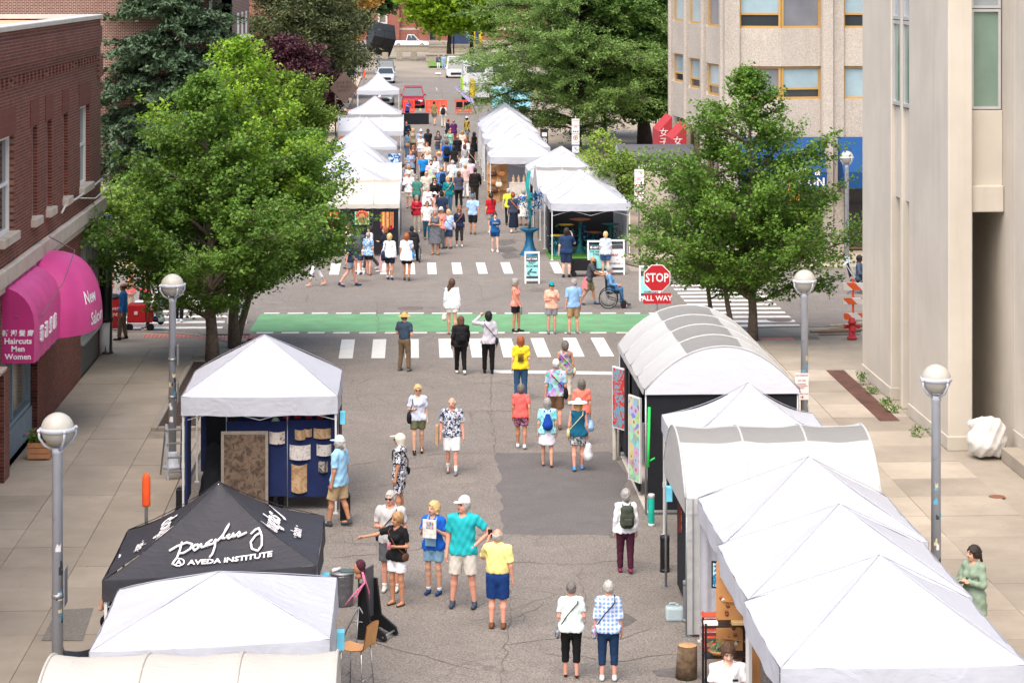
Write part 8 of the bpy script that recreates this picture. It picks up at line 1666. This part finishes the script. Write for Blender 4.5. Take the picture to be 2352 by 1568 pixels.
board('white sandwich board reading rest rooms with an arrow', 1222, 650, .52, 1.1, [('ART FAIR', .09, .85, M_WSIGN), ('REST\nROOMS', .12, .66, M_CHAR), ('←', .4, .38, M_CHAR)]); board('wide teal sandwich board for the makers street', 1372, 632, .72, 1.25, [('● ART FAIR', .1, 1.0, M_WSIGN), ('THE MAKERS\nSTREET', .1, .8, M_CHAR)]); board('white map sandwich board behind the denim shorts', 1412, 630, .7, 1.25, [('MAP', .12, .7, M_RED), ('SCHEDULE', .08, .4, M_CHAR)], M_WSIGN); board('teal schedule board standing behind the stop sign', 1492, 690, .7, 1.15, [('SCHEDULE', .08, .3, M_CHAR)]); board('low green board reading live glass blowing', 545, 741, .6, .75, [('LIVE\nGLASS\nBLOWING', .12, .4, M_WSIGN)], mat('poster_green', S(70, 180, 140), .6))
def simple(name, label, cat, px, py, parts, rz=0, zb=0.0, grp=None):
 "thing from a list of (part, material, function adding to a mesh)"
 p = P(px, py, zb); t = thing(name, label, cat, (p.x, p.y, zb), rz, grp)
 for nm, m, fn in parts: g = MB(); fn(g); g.build(nm, m, t)
 return t
simple('fire_hydrant', 'red fire hydrant in front of the barricade', 'hydrant', 1957, 778, [('barrel', mat('hydrant_red', S(190, 54, 60), .5, .2, 6), lambda g: g.lathe([(.15, 0), (.15, .05), (.11, .06), (.1, .45), (.13, .46), (.13, .5), (.11, .52), (.08, .6), (.001, .63)], 14)), ('cap', mat('hydrant_red', S(190, 54, 60), .5, .2, 6), lambda g: g.lathe([(.05, 0), (.05, .1), (.065, .1), (.065, .15)], 10, M=Matrix.Translation((.08, 0, .36)) @ Matrix.Rotation(R(90), 4, 'Y'))), ('cap', mat('hydrant_red', S(190, 54, 60), .5, .2, 6), lambda g: g.lathe([(.05, 0), (.05, .1), (.065, .1), (.065, .15)], 10, M=Matrix.Translation((-.08, 0, .36)) @ Matrix.Rotation(R(-90), 4, 'Y'))), ('nozzle', mat('hydrant_red', S(190, 54, 60), .5, .2, 6), lambda g: g.lathe([(.07, 0), (.07, .08), (.085, .08), (.085, .13)], 10, M=Matrix.Translation((0, -.08, .33)) @ Matrix.Rotation(R(90), 4, 'X')))], 0, .12)
def stripe_m():
 m, nt, b, oc = newmat('barricade_stripes'); w = _nn(nt, 'ShaderNodeTexWave'); w.inputs['Scale'].default_value = 1.1; w.bands_direction = 'DIAGONAL'; nt.links.new(oc, w.inputs['Vector']); nt.links.new(_mix(nt, _ramp(nt, w.outputs[1], .48, .52), S(226, 222, 216), S(226, 96, 44)), b.inputs['Base Color']); return m
SM = stripe_m(); simple('road_barricade', 'orange and white striped barricade beside the concrete building', 'barricade', 1982, 745, [('rail', SM, lambda g: g.bbox((-.6, -.03, 1.05), (.6, .0, 1.28), .006)), ('rail', SM, lambda g: g.bbox((-.6, -.03, .62), (.6, .0, .82), .006)), ('rail', SM, lambda g: g.bbox((-.6, -.03, .15), (.6, .0, .35), .006))] + [('leg', M_ORG, lambda g, x=x: g.bbox((x - .03, .002, 0), (x + .03, .06, 1.4), .005)) for x in (-.3, .3)])
for i, (a, b, lb) in enumerate((((1862, 762), (1985, 757), 'long weathered plank on the corner pavement'), ((1880, 768), (1975, 766), 'short brown plank beside the hydrant'), ((1905, 755), (1990, 748), 'pale plank lying across the other planks'))):
 p, q2 = P(*a, .12), P(*b, .12); t = thing('wooden_plank', lb, 'plank', (p.x, p.y, .12)); g = MB(); d = q2 - p; g.bar((0, 0, .02 + i * .035), (d.x, d.y, .03 + i * .035), .2, .03); g.build('board', mat('old_plank', [S(150, 124, 96), S(110, 76, 54), S(176, 152, 122)][i], .85, .2, 6), t)
def fold_chair(label, px, py, rz, col, h=.46): 
 return simple('folding_chair', label, 'chair', px, py, [('seat', cloth(col), lambda g: g.bbox((-.24, -.22, h - .02), (.24, .2, h + .01), .01)), ('backrest', cloth(col), lambda g: g.add([(-.25, .2, h + .1), (.25, .2, h + .1), (.25, .32, h + .55), (-.25, .32, h + .55), (-.25, .21, h + .1), (.25, .21, h + .1), (.25, .33, h + .55), (-.25, .33, h + .55)], [(0, 1, 2, 3), (7, 6, 5, 4), (0, 3, 7, 4), (1, 5, 6, 2), (3, 2, 6, 7), (0, 4, 5, 1)]))] + [('leg', M_GALV, lambda g, a=a, b=b: g.tube([a, b], .013, 6)) for a, b in (((-.25, -.25, 0), (-.25, .33, h + .56)), ((.25, -.25, 0), (.25, .33, h + .56)), ((-.25, .3, 0), (-.25, -.2, h)), ((.25, .3, 0), (.25, -.2, h)))], rz)
fold_chair('black folding camp chair by the striped barricade', 1968, 674, R(70), S(36, 38, 46))
simple('utility_wagon', 'black folding wagon parked at the copper stall', 'wagon', 1340, 634, [('tub', M_BLACK, lambda g: [g.bbox(a, b, .01) for a, b in (((-.45, -.25, .22), (.45, -.23, .6)), ((-.45, .23, .22), (.45, .25, .6)), ((-.45, -.229, .22), (-.43, .229, .6)), ((.43, -.229, .22), (.45, .229, .6)), ((-.429, -.229, .22), (.429, .229, .24)))])] + [('wheel', M_BLACK, lambda g, x=x, y=y: g.lathe([(.09, -.02), (.1, -.01), (.1, .01), (.09, .02)], 12, M=Matrix.Translation((x, y, .1)) @ Matrix.Rotation(R(90), 4, 'X'))) for x in (-.36, .36) for y in (-.27, .27)] + [('handle', M_GALV, lambda g: g.tube([(-.46, 0, .3), (-.75, 0, .75)], .014, 6))])
# left corner: bins, cart
simple('litter_bin', 'round red litter bin lettered in white at the corner', 'bin', 256, 752, [('drum', mat('bin_red', S(206, 40, 44), .45), lambda g: g.lathe([(.28, 0), (.3, .03), (.3, .85), (.31, .9)], 20)), ('lid', M_BLACK, lambda g: g.lathe([(.32, .9), (.32, .95), (.2, 1.0), (.001, 1.02)], 20)), ('lettering', M_LET, lambda g: (text_mb(g, 'power', .17, facing((0, -.312, .62), '-y'), 0, .008), text_mb(g, 'point', .17, facing((0, -.312, .44), '-y'), 0, .008)))], R(8), .1)
simple('white_barrel', 'white bin with a dark liner beside the black column', 'bin', 240, 812, [('drum', M_WSIGN, lambda g: g.lathe([(.2, 0), (.24, .95)], 4)), ('liner', M_BLACK, lambda g: g.lathe([(.25, .9), (.27, 1.0), (.15, 1.04), (.001, 1.0)], 10))], R(45), .12)
simple('red_cart', 'red canopied cart with boxes at the crossing corner', 'cart', 318, 758, [('box', mat('cart_red', S(190, 30, 40), .5), lambda g: g.bbox((-.3, -.25, .25), (.25, .25, .8), .03)), ('box', mat('cart_red', S(190, 30, 40), .5), lambda g: g.bbox((.26, -.2, .25), (.45, .2, .62), .03)), ('canopy', mat('cart_pink', S(226, 70, 84), .6), lambda g: g.grid(lambda i, j: (-.35 + .7 * i, -.3 + .6 * j, 1.15 + .08 * math.sin(math.pi * i)), 8, 4)), ('frame', M_GALV, lambda g: (g.tube([(-.3, -.25, .2), (-.3, -.25, 1.15)], .015, 6), g.tube([(.25, -.25, .2), (.4, -.25, 1.1), (.33, -.25, 1.15)], .015, 6))), ('plate', M_WSIGN, lambda g: g.bbox((-.1, -.262, .5), (.0, -.251, .6), .004))] + [('wheel', M_BLACK, lambda g, x=x: g.lathe([(.1, -.02), (.12, -.01), (.12, .01), (.1, .02)], 14, M=Matrix.Translation((x, -.22, .12)) @ Matrix.Rotation(R(90), 4, 'X'))) for x in (-.25, .38)])
# meter with orange cover, planter, tarp
simple('covered_meter', 'parking meter under a bright orange sleeve', 'parking meter', 336, 1212, [('post', M_GALV, lambda g: g.tube([(0, 0, 0), (0, 0, .9)], .035, 10)), ('sleeve', M_ORG, lambda g: g.lathe([(.075, .42), (.08, .46), (.08, .95), (.06, 1.02), (.02, 1.06)], 8))], 0, .125)
pl_ = simple('planter_box', 'cedar planter box of pink flowers at the shop window', 'planter', 92, 1052, [('slat', mat('cedar', S(176, 122, 84), .75, .15, 5), lambda g, z=z: [g.bbox(a, b, .008) for a, b in (((-.24, -.24, z), (.24, -.21, z + .11)), ((-.24, .21, z), (.24, .24, z + .11)), ((-.24, -.209, z), (-.21, .209, z + .11)), ((.21, -.209, z), (.24, .209, z + .11)))]) for z in (.03, .15, .27)] + [('soil', M_SOIL, lambda g: g.box((-.2, -.2, .1), (.2, .2, .33)))], 0, .125)
V, F = leaves(rng.normal(0, .11, (40, 3)) * (1, 1, .6) + (0, 0, .45), 14, .05, .07, .7, .4, rng); link('foliage', npmesh('foliage', V, F, L_GK3), pl_); V, F = leaves(rng.normal(0, .13, (14, 3)) * (1, 1, .4) + (0, 0, .55), 6, .025, .05, .9, .6, rng); link('blossom', npmesh('blossom', V, F, leaf_mat('pink_petals', S(206, 90, 130), S(236, 150, 180))), pl_)
tp = P(2264, 1050, .12); tt = thing('tarp_bundle', 'bulky object wrapped in a crumpled white tarpaulin', 'tarpaulin', (tp.x, tp.y, .12)); Q = SDF(); Q.cap((-.05, 0, .35), (.1, 0, .62), .40, .32, k=.2); Q.cap((-.3, 0, .75), (-.2, 0, .8), .12, k=.1); Q.cap((.25, 0, .2), (.2, 0, .5), .25, k=.15); Q.mods.append(lambda d, X, Y, Z: np.maximum(d, .02 - Z)); Q.mods.append(lambda d, X, Y, Z: d + .035 * np.abs(np.sin(8 * X + 3 * Z + 1)) * np.abs(np.sin(6 * Z - 4 * Y)) + .02 * np.abs(np.sin(15 * X - 9 * Z))); v, f = Q.mesh(.022); link('tarp', npmesh('tarp', v, f, mat('white_tarp', S(206, 204, 200), .35, .06, 4, bump=.9, bs=5), True), tt)
# drum table, mannequin head, black sign stand, cafe chair, bar chair
simple('drum_table', 'grey hammered metal drum table holding a tablet', 'table', 786, 1388, [('drum', mat('hammered_metal', S(112, 112, 116), .35, .2, 9, metal=.6, bump=1., bs=12), lambda g: g.lathe([(.19, 0), (.2, .03), (.185, .25), (.2, .5), (.2, .54)], 18)), ('top', mat('drum_top', S(130, 130, 132), .4, metal=.5), lambda g: g.lathe([(.21, .54), (.21, .565), (.001, .566)], 18))])
p = P(790, 1388); t = thing('tablet', 'dark green covered tablet on the drum table', 'tablet', (p.x + .05, p.y, .567), R(12)); g = MB(); g.bbox((-.12, -.09, 0), (.12, .09, .02), .005); g.build('case', mat('tablet_green', S(70, 92, 84), .5), t); t = thing('tissue_roll', 'white bottle lying on the drum table', 'bottle', (p.x - .13, p.y, .567), R(40)); g = MB(); g.tube([(-.08, 0, .035), (.08, 0, .035)], .03, 8); g.build('bottle', M_WSIGN, t)
mh = simple('mannequin_head', 'training head with pink braids on a tripod', 'mannequin', 824, 1470, [('pole', M_BLACK, lambda g: g.tube([(0, 0, .5), (0, 0, 1.02)], .014, 8)), ('face', skin_mat(SKIN['t']), lambda g: (g.ball((-.01, 0, 1.17), (.075, .085, .11), 14), g.tube([(0, 0, 1.0), (0, 0, 1.1)], [.06, .045], 10), g.ball((-.085, -.0, 1.16), (.02, .015, .02), 6))), ('hair', mat('dark_wine_hair', S(70, 22, 40), .7, .4, 30, bump=1., bs=50), lambda g: (g.ball((.025, 0, 1.21), (.09, .1, .1), 12), g.ball((.06, 0, 1.12), (.05, .08, .08), 10)))] + [('braid', mat('pink_braid', S(226, 120, 156), .7, .3, 30), lambda g, a=a: g.tube([(.06, a, 1.12), (.1, a * 1.4, .95), (.02 + a * 2, a * 2, .75), (-.04 + a * 3, a * 2.2, .6)], [.02, .018, .014, .006], 6)) for a in (-.06, -.02, .03, .07)] + [('tripod_leg', M_GALV, lambda g, k=k: (g.tube([(0, 0, .55), (.32 * math.cos(k), .32 * math.sin(k), 0)], .012, 6), g.tube([(0, 0, .3), (.16 * math.cos(k), .16 * math.sin(k), .27)], .008, 5))) for k in (.4, 2.5, 4.6)])
simple('sign_stand', 'black moulded sign stand base lying open', 'sign stand', 848, 1462, [('panel', M_BLACK, lambda g, y=y: g.prism([(-.12, 0), (-.02, .0), (.08, .12), (.35, -.02 + .03), (.4, .03), (.36, .14), (.1, .32), (.02, .9), (-.1, .9), (-.12, .3)], y, y + .05, 'y')) for y in (-.2, .22)] + [('axle', M_GALV, lambda g: g.tube([(.34, -.2, .08), (.34, .26, .08)], .018, 8)), ('board', mat('smoked_board', S(80, 80, 84), .4), lambda g: g.bbox((-.05, -.14, .3), (-.02, .21, 1.12), .005))], R(-25))
def stool(label, px, py, rz, m, h=.72): simple('cafe_chair', label, 'chair', px, py, [('shell', m, lambda g: g.grid(lambda i, j: (-.2 + .4 * i, -.2 + .4 * min(1, j * 2) + .07 * max(0, j * 2 - 1), h + .02 * math.sin(math.pi * i) - .03 * math.sin(math.pi * min(1, j * 2)) + .36 * max(0, j * 2 - 1) ** 1.2), 8, 16)), ('shell_back', m, lambda g: g.grid(lambda i, j: (.2 - .4 * i, -.2 + .4 * min(1, j * 2) + .07 * max(0, j * 2 - 1) + .012, h - .014 + .02 * math.sin(math.pi * i) - .03 * math.sin(math.pi * min(1, j * 2)) + .36 * max(0, j * 2 - 1) ** 1.2), 8, 16))] + [('leg', mat('chrome', S(190, 190, 194), .2, metal=.9), lambda g, x=x, y=y: g.tube([(x * .8, y * .8, h - .02), (x, y, 0)], .011, 6)) for x in (-.2, .2) for y in (-.2, .2)] + [('footrail', mat('chrome', S(190, 190, 194), .2, metal=.9), lambda g: (g.tube([(-.19, -.19, .25), (.19, -.19, .25)], .009, 6), g.tube([(-.19, .19, .25), (.19, .19, .25)], .009, 6)))], rz)
stool('honey plywood cafe chair on tall chrome legs', 818, 1592, R(-115), mat('chair_ply', S(206, 150, 92), .5, .12, 3)); stool('black chair beside the left street lamp', 180, 1575, R(100), M_BLACK, .5)
# ------------------------------------------------------------------ far end of the street
def car(label, px, py, rz, col, L=4.6, Wd=1.84, Ht=1.68, name='parked_car', pickup=False, cat='car'):
 p = P(px, py); t = thing(name, label, cat, (p.x, p.y, 0), rz); m = mat('car_paint', col, .25, .03, 1, spec=.6); hw = Wd / 2
 bz = .95 if not pickup else 1.05
 def sec(y, z, w): return [(-w, y, .28), (-w * 1.0, y, z * .75), (-w * .93, y, z), (w * .93, y, z), (w, y, z * .75), (w, y, .28)]
 S_ = [sec(-L / 2, bz * .72, hw * .86), sec(-L / 2 + .15, bz * .84, hw * .97), sec(-L * .22, bz, hw), sec(L * .2, bz, hw), sec(L / 2 - .1, bz * .98, hw * .96), sec(L / 2, bz * .8, hw * .9)]
 g = MB(); g.add([v for s in S_ for v in s], [(i * 6 + k, i * 6 + (k + 1) % 6, (i + 1) * 6 + (k + 1) % 6, (i + 1) * 6 + k) for i in range(5) for k in range(6)] + [(5, 4, 3, 2, 1, 0), (30, 31, 32, 33, 34, 35)], 0, False); g.build('body', m, t)
 a0, a1, b0, b1 = (-L * .24, -L * .1, L * .36, L * .47) if not pickup else (-L * .24, -L * .1, L * .06, L * .1)
 cab = lambda y, w, z: [(-w, y, z), (w, y, z)]
 V = [(-hw * .92, a0, bz), (hw * .92, a0, bz), (hw * .92, b1, bz), (-hw * .92, b1, bz), (-hw * .74, a1, Ht - .06), (hw * .74, a1, Ht - .06), (hw * .74, b0, Ht - .06), (-hw * .74, b0, Ht - .06)]
 g = MB(); g.add(V, [(0, 1, 5, 4), (1, 2, 6, 5), (2, 3, 7, 6), (3, 0, 4, 7), (4, 5, 6, 7)]); g.build('glasshouse', glass('car_glass', S(40, 48, 54), .08), t)
 g = MB(); g.bbox((-hw * .76, a1 - .04, Ht - .07), (hw * .76, b0 + .06, Ht), .025)
 for (i, j) in ((0, 4), (1, 5), (2, 6), (3, 7)): g.bar(V[i], V[j], .075)
 for x in (-1, 1): g.bar((x * hw * .84, (a0 + b1) / 2 + .1, bz), (x * hw * .75, (a1 + b0) / 2, Ht - .05), .07)
 g.build('roof', m, t)
 for x in (-1, 1):
  for y in (-L * .31, L * .31):
   T = Matrix.Translation((x * (hw - .1), y, .34)) @ Matrix.Rotation(R(90), 4, 'Y'); g = MB(); g.lathe([(.26, -.11), (.34, -.09), (.34, .09), (.26, .11)], 18, M=T); w = g.build('wheel', M_BLACK, t); g = MB(); g.lathe([(.2, -.112 if x < 0 else .112), (.001, -.118 if x < 0 else .118)], 12, M=T); g.build('rim', M_GALV, w)
  g = MB(); g.bbox((x * hw * .62 - .18, L / 2 - .04, bz * .72), (x * hw * .62 + .18, L / 2 + .015, bz * .92), .02); g.build('tail_light', mat('tail_red', S(150, 16, 24), .3), t); g = MB(); g.bbox((x * hw * .62 - .17, -L / 2 - .015, bz * .58), (x * hw * .62 + .17, -L / 2 + .1, bz * .72), .02); g.build('headlight', mat('head_glass', S(214, 216, 220), .15), t); g = MB(); g.bbox((x * (hw + .02) - .09, a0 + .25, bz + .02), (x * (hw + .02) + .09, a0 + .38, bz + .16), .03); g.build('mirror', m, t)
 g = MB(); g.bbox((-hw * .9, L / 2 - .02, .32), (hw * .9, L / 2 + .05, .52), .02); g.build('rear_bumper', M_BLACK, t); g = MB(); g.bbox((-.55, -L / 2 - .02, .36), (.55, -L / 2 + .03, .62), .02); g.build('grille', M_BLACK, t); g = MB(); g.box((-.16, L / 2 + .051, .58), (.16, L / 2 + .056, .74)); g.build('number_plate', M_WSIGN, t); return t
car('dark red hatchback parked behind the orange fence', 949, 246, R(180), S(150, 22, 46)).rotation_euler.z = 0
car('silver sedan parked facing the crossing', 886, 190, 0, S(176, 186, 192), 4.7, 1.82, 1.5); car('dark green sports utility car behind the silver sedan', 886, 176, 0, S(74, 86, 84), 4.8, 1.9, 1.8); car('grey car parked behind the sharp-peaked tent', 880, 240, 0, S(120, 126, 128), 4.6, 1.82, 1.5); car('white pickup truck with a door emblem by the brick building', 942, 110, R(90), S(220, 222, 224), 5.6, 2.0, 1.95, 'pickup_truck', True, 'truck'); car('white van behind the lime trailer', 1046, 178, 0, S(214, 216, 218), 5.2, 2.0, 2.2, 'white_van', False, 'van')
# cube sculpture on its corner
p = P(875, 134); cu = thing('cube_sculpture', 'giant black steel cube balanced on one corner', 'sculpture', (p.x, p.y, .1)); Rm = (Matrix.Rotation(R(28), 4, 'Z') @ Matrix.Rotation(R(-50), 4, 'X') @ Matrix.Rotation(R(18), 4, 'Y')); e = 1.5; co = [Rm @ Vector((x, y, z)) * e for x in (-1, 1) for y in (-1, 1) for z in (-1, 1)]; zc = -min(c.z for c in co)
for x in (-1, 1):
 for y in (-1, 1):
  for z in (-1, 1): g = MB(); g.bbox([min(0.02 * a, e * a) for a in (x, y, z)], [max(.02 * a, e * a) for a in (x, y, z)], .03, 0, Matrix.Translation((0, 0, zc)) @ Rm); g.build('block', mat('black_steel', S(52, 54, 58), .4, .1, 2, metal=.5), cu)
M_CONC = mat('bollard_concrete', S(150, 140, 124), .9, .12, 3)
for i, px in enumerate((735, 895, 1059, 1225)): p = P((900 + px / 3.92) * .784, 138); t = thing('concrete_block', 'square concrete block standing in a row before the plaza', 'bollard', (p.x, p.y, 0), 0, 'concrete blocks at the plaza edge'); g = MB(); g.bbox((-.4, -.4, 0), (.4, .4, .93), .04); g.build('block', M_CONC, t); g = MB(); g.bbox((-.3, -.3, .931), (.3, .3, .97), .02); g.build('top', M_CONC, t)
for (x0, x1, y, lb) in ((905, 985, 118, 'long low plaza wall before the white pickup'), (985, 1110, 120, 'low plaza wall under the bright trees'), (978, 1090, 141, 'low bench wall beside the lawn')): a, b = P(x0, y), P(x1, y); t = thing('plaza_wall', lb, 'wall', (a.x, a.y, 0)); g = MB(); g.bbox((0, -.3, 0), (b.x - a.x, .3, .75), .04); g.build('wall', M_CONC, t); g = MB(); g.bbox((-.05, -.4, .751), (b.x - a.x + .05, .4, .88), .02); g.build('coping', M_CONC, t)
a, b, c, d = P(984, 155), P(1110, 155), P(1110, 143), P(984, 143); g = MB(); g.prism([(q_.x, q_.y) for q_ in (a, b, c, d)], .11, .16, 'z'); tag(g.build('lawn', mat('lawn_green', S(96, 128, 54), .95, .25, 2)), 'small patch of mown lawn beside the plaza', None, None, 'stuff')
simple('street_lantern', 'black classic street lantern on the plaza', 'street lamp', 1042, 132, [('pole', M_BLACK, lambda g: g.lathe([(.3, 0), (.3, .2), (.1, .5), (.08, 5.6), (.16, 5.7)], 10)), ('lantern', mat('lantern_glass', S(210, 206, 190), .3), lambda g: g.lathe([(.16, 5.7), (.3, 6.3)], 8)), ('roof', M_BLACK, lambda g: g.lathe([(.36, 6.3), (.1, 6.6), (.001, 6.75)], 8))])
# orange fence panels, trailer, flags
M_FEN = mat('fence_orange', S(238, 74, 44), .5, .06, 3)
for i, (a, b) in enumerate(((925, 953), (977, 1002), (1002, 1027), (1045, 1085))):
 p, q2 = P(a, 262), P(b, 262); W_ = q2.x - p.x; t = thing('safety_fence', 'orange plastic fence panel closing the street', 'barrier', (p.x, p.y, 0), 0, 'orange fence panels'); n = 7
 for z in (.12, .98): g = MB(); g.bbox((0, -.03, z), (W_ - .03, .03, z + .1), .01); g.build('rail', M_FEN, t)
 for k in range(n): x = (W_ - .13) * k / (n - 1); g = MB(); g.bbox((x, -.02, .22), (x + .08 if k % 3 else x + .11, .02, .98), .01); g.build('slat', M_FEN, t)
 for x in (.1, W_ - .25): g = MB(); g.bbox((x, -.25, 0), (x + .12, .25, .12), .02); g.build('foot', M_FEN, t)
p = P(1122, 238); tr = thing('service_trailer', 'white box trailer with louvred vents behind the fence', 'trailer', (p.x, p.y + 4, 0))
for nm, a, b, m in (('box', (-2.1, -3.5, .5), (2.6, 3.5, 3.4), mat('trailer_white', S(206, 208, 212), .5, .06, 1)), ('vent', (-1.8, -3.54, 2.6), (-.3, -3.505, 3.1), M_CHAR), ('vent', (.4, -3.54, 2.6), (1.9, -3.505, 3.1), M_CHAR), ('door', (-1.7, -3.53, .7), (-.4, -3.505, 2.45), mat('trailer_door', S(192, 196, 202), .5)), ('stripe', (-2.16, -3.4, .55), (-2.105, 3.4, 2.0), mat('lime_panel', S(176, 226, 40), .6))): g = MB(); g.bbox(a, b, .012); g.build(nm, m, tr)
for y in (-1.5, 1.5): g = MB(); g.lathe([(.4, -.12), (.45, 0), (.4, .12)], 16, M=Matrix.Translation((-2.0, y, .45)) @ Matrix.Rotation(R(90), 4, 'Y')); g.build('wheel', M_BLACK, tr)
p = P(1145, 262); t = thing('blue_trailer', 'pale blue sided trailer behind the far right tents', 'trailer', (p.x + 1.2, p.y, 0)); g = MB(); g.bbox((-1.7, 0, .4), (1.3, 2.2, 2.0), .05); g.build('box', mat('trailer_blue', S(150, 212, 228), .5, .1, 1), t)
for x in (-1.1, .7): g = MB(); g.lathe([(.3, -.1), (.34, 0), (.3, .1)], 14, M=Matrix.Translation((x, .1, .34)) @ Matrix.Rotation(R(90), 4, 'X')); g.build('wheel', M_BLACK, t)
for lb, px, py, h, m, lean_ in (('lavender feather flag leaning over the trailer', 1094, 262, 2.2, mat('lavender', S(170, 156, 200), .7), -1.8), ('yellow and black feather flag before the white trailer', 1078, 244, 2.3, mat('flag_yellow', S(206, 168, 40), .7), .1), ('orange feather flag behind the spiky ginkgo', 1835, 610, 3.4, mat('flag_orange', S(240, 150, 40), .7), -.5)):
 p = P(px, py); t = thing('feather_flag', lb, 'flag', (p.x, p.y, 0)); g = MB(); g.tube([(0, 0, 0), (lean_ * .3, 0, h * .6), (lean_, 0, h)], [.03, .02, .01], 6); g.build('pole', M_BLACK, t); g = MB(); g.grid(lambda i, j: (lean_ * (.1 + .9 * j) * 1.0 + (.62 * i) * (1 - .6 * abs(2 * j - 1)), .02 * math.sin(i * 5 + j * 6), h * (.22 + .77 * j)), 4, 14); g.build('cloth', m, t)
def kiosk(label, px, py, v): a = AV(px, py, v); t = thing('parking_kiosk', label, 'kiosk', (a.x, v, .1)); g = MB(); g.bbox((-.22, -.18, 0), (.22, .18, 1.75), .03); b_ = g.build('cabinet', mat('kiosk_grey', S(46, 52, 60), .5), t); g = MB(); g.bbox((-.26, -.22, 1.751), (.26, .22, 1.8), .01); g.build('roof', M_BLACK, t); g = MB(); text_mb(g, 'Ⓟ', .34, facing((0, -.185, 1.15), '-y'), 0, .004, bold=.006); g.box((-.14, -.186, 1.4), (.14, -.181, 1.62)); g.build('lettering', M_WSIGN, b_)
kiosk('dark parking kiosk with a white letter left of the far tents', 774, 278, 126); kiosk('dark parking kiosk with a white letter right of the far tents', 1250, 297, 134)
p = P(790, 318); t = thing('safety_sign', 'brown diamond safety sign on two brown posts', 'sign', (p.x, p.y, .1)); MBn = mat('brown_sign', S(96, 80, 72), .8, .1, 2); g = MB(); g.prism([(-.95, 3.2), (0, 2.2), (.95, 3.2), (0, 4.3)], -.03, .0, 'y'); f_ = g.build('diamond', MBn, t); g = MB(); text_mb(g, "GIVE 'EM\nA BRAKE\nSAFETY", .26, facing((0, -.034, 3.3), '-y'), 0, .003); g.build('lettering', mat('brown_letter', S(60, 48, 44), .8), f_); g = MB(); g.bbox((-.7, -.03, 1.2), (.7, .0, 1.6), .01); g.build('plate', MBn, t)
for x in (-.55, .55): g = MB(); g.tube([(x, .04, 0), (x, .04, 3.4)], .05, 8); g.build('post', MBn, t)
for i, (px, py) in enumerate(((790, 222), (802, 205), (812, 196), (822, 185), (833, 178), (795, 240), (816, 215))): p = P(px, py); t = thing('walk_post', 'slim grey sign post on the far left walk', 'post', (p.x, p.y, .1), 0, 'sign posts along the far left walk'); g = MB(); g.tube([(0, 0, 0), (0, 0, 2.6)], .05, 6); g.build('post', M_GALV, t); g = MB(); g.bbox((-.05, -.2, 2.0), (-.02, .2, 2.55), .01); g.build('plate', mat('sign_back', S(128, 130, 134), .5), t)
for (px, py) in ((783, 355), (801, 300), (836, 195), (817, 232), (787, 385)): p = P(px, py); t = thing('orange_marker', 'post under an orange sleeve along the far left walk', 'marker', (p.x, p.y, .1), 0, 'orange sleeves along the far left walk'); g = MB(); g.tube([(0, 0, 0), (0, 0, .7)], .03, 6); g.build('post', M_GALV, t); g = MB(); g.lathe([(.09, .6), (.1, .65), (.1, 1.2), (.03, 1.35)], 8); g.build('sleeve', M_ORG, t)
p = P(1085, 104); t = thing('blue_dumpster', 'blue steel dumpster beside the campus building', 'dumpster', (p.x - 1, p.y, 0)); g = MB(); g.prism([(-2.4, .2), (2.4, .2), (2.6, 3.2), (-2.6, 3.2)], -1.2, 1.2, 'y'); g.build('bin', M_NAVY, t); g = MB(); g.bbox((-2.65, -1.25, 3.21), (2.65, 1.25, 3.35), .03); g.build('lid', M_CHAR, t)
for (px, lb) in ((1088, 'yellow bollard near the loading door'), (1104, 'yellow bollard near the bright trees')): p = P(px, 108); t = thing('yellow_bollard', lb, 'bollard', (p.x, p.y, 0)); g = MB(); g.lathe([(.28, 0), (.28, 3.4), (.2, 3.6), (.001, 3.65)], 10); g.build('pipe', mat('yellow_paint', S(230, 190, 50), .5), t)
tb = P(950, 285); t = thing('black_table', 'black cloth covered table by the orange fence', 'table', (tb.x, tb.y, 0)); g = MB(); g.bbox((-1.1, -.4, .02), (1.1, .4, .75), .05); g.build('cloth', M_BLKP, t); g = MB(); g.bbox((-1.12, -.42, .752), (1.12, .42, .78), .01); g.build('top', M_BLACK, t)
for i in range(2): p = P(1055 + i * 18, 258); fold_chair('black camp chair before the orange fence, ' + ('near the fence gap' if i == 0 else 'near the flag pole'), 1055 + i * 18, 264, R(180), S(30, 30, 34))
for i, (px, py) in enumerate(((1988, 885), (2010, 905), (2040, 932), (2058, 948), (2110, 1003))): p = P(px, py, .12); t = thing('weed', 'small green weed growing at the foot of the concrete building', 'weed', (p.x - .06, p.y, .12), 0, 'weeds along the concrete building'); V, F = leaves(rng.normal(0, .07, (10, 3)) * (1, 1, .8) + (0, 0, .1 + .1 * (i == 0)), 12, .05, .08, .4, .3, rng); link('foliage', npmesh('foliage', V, F, L_GK3), t)
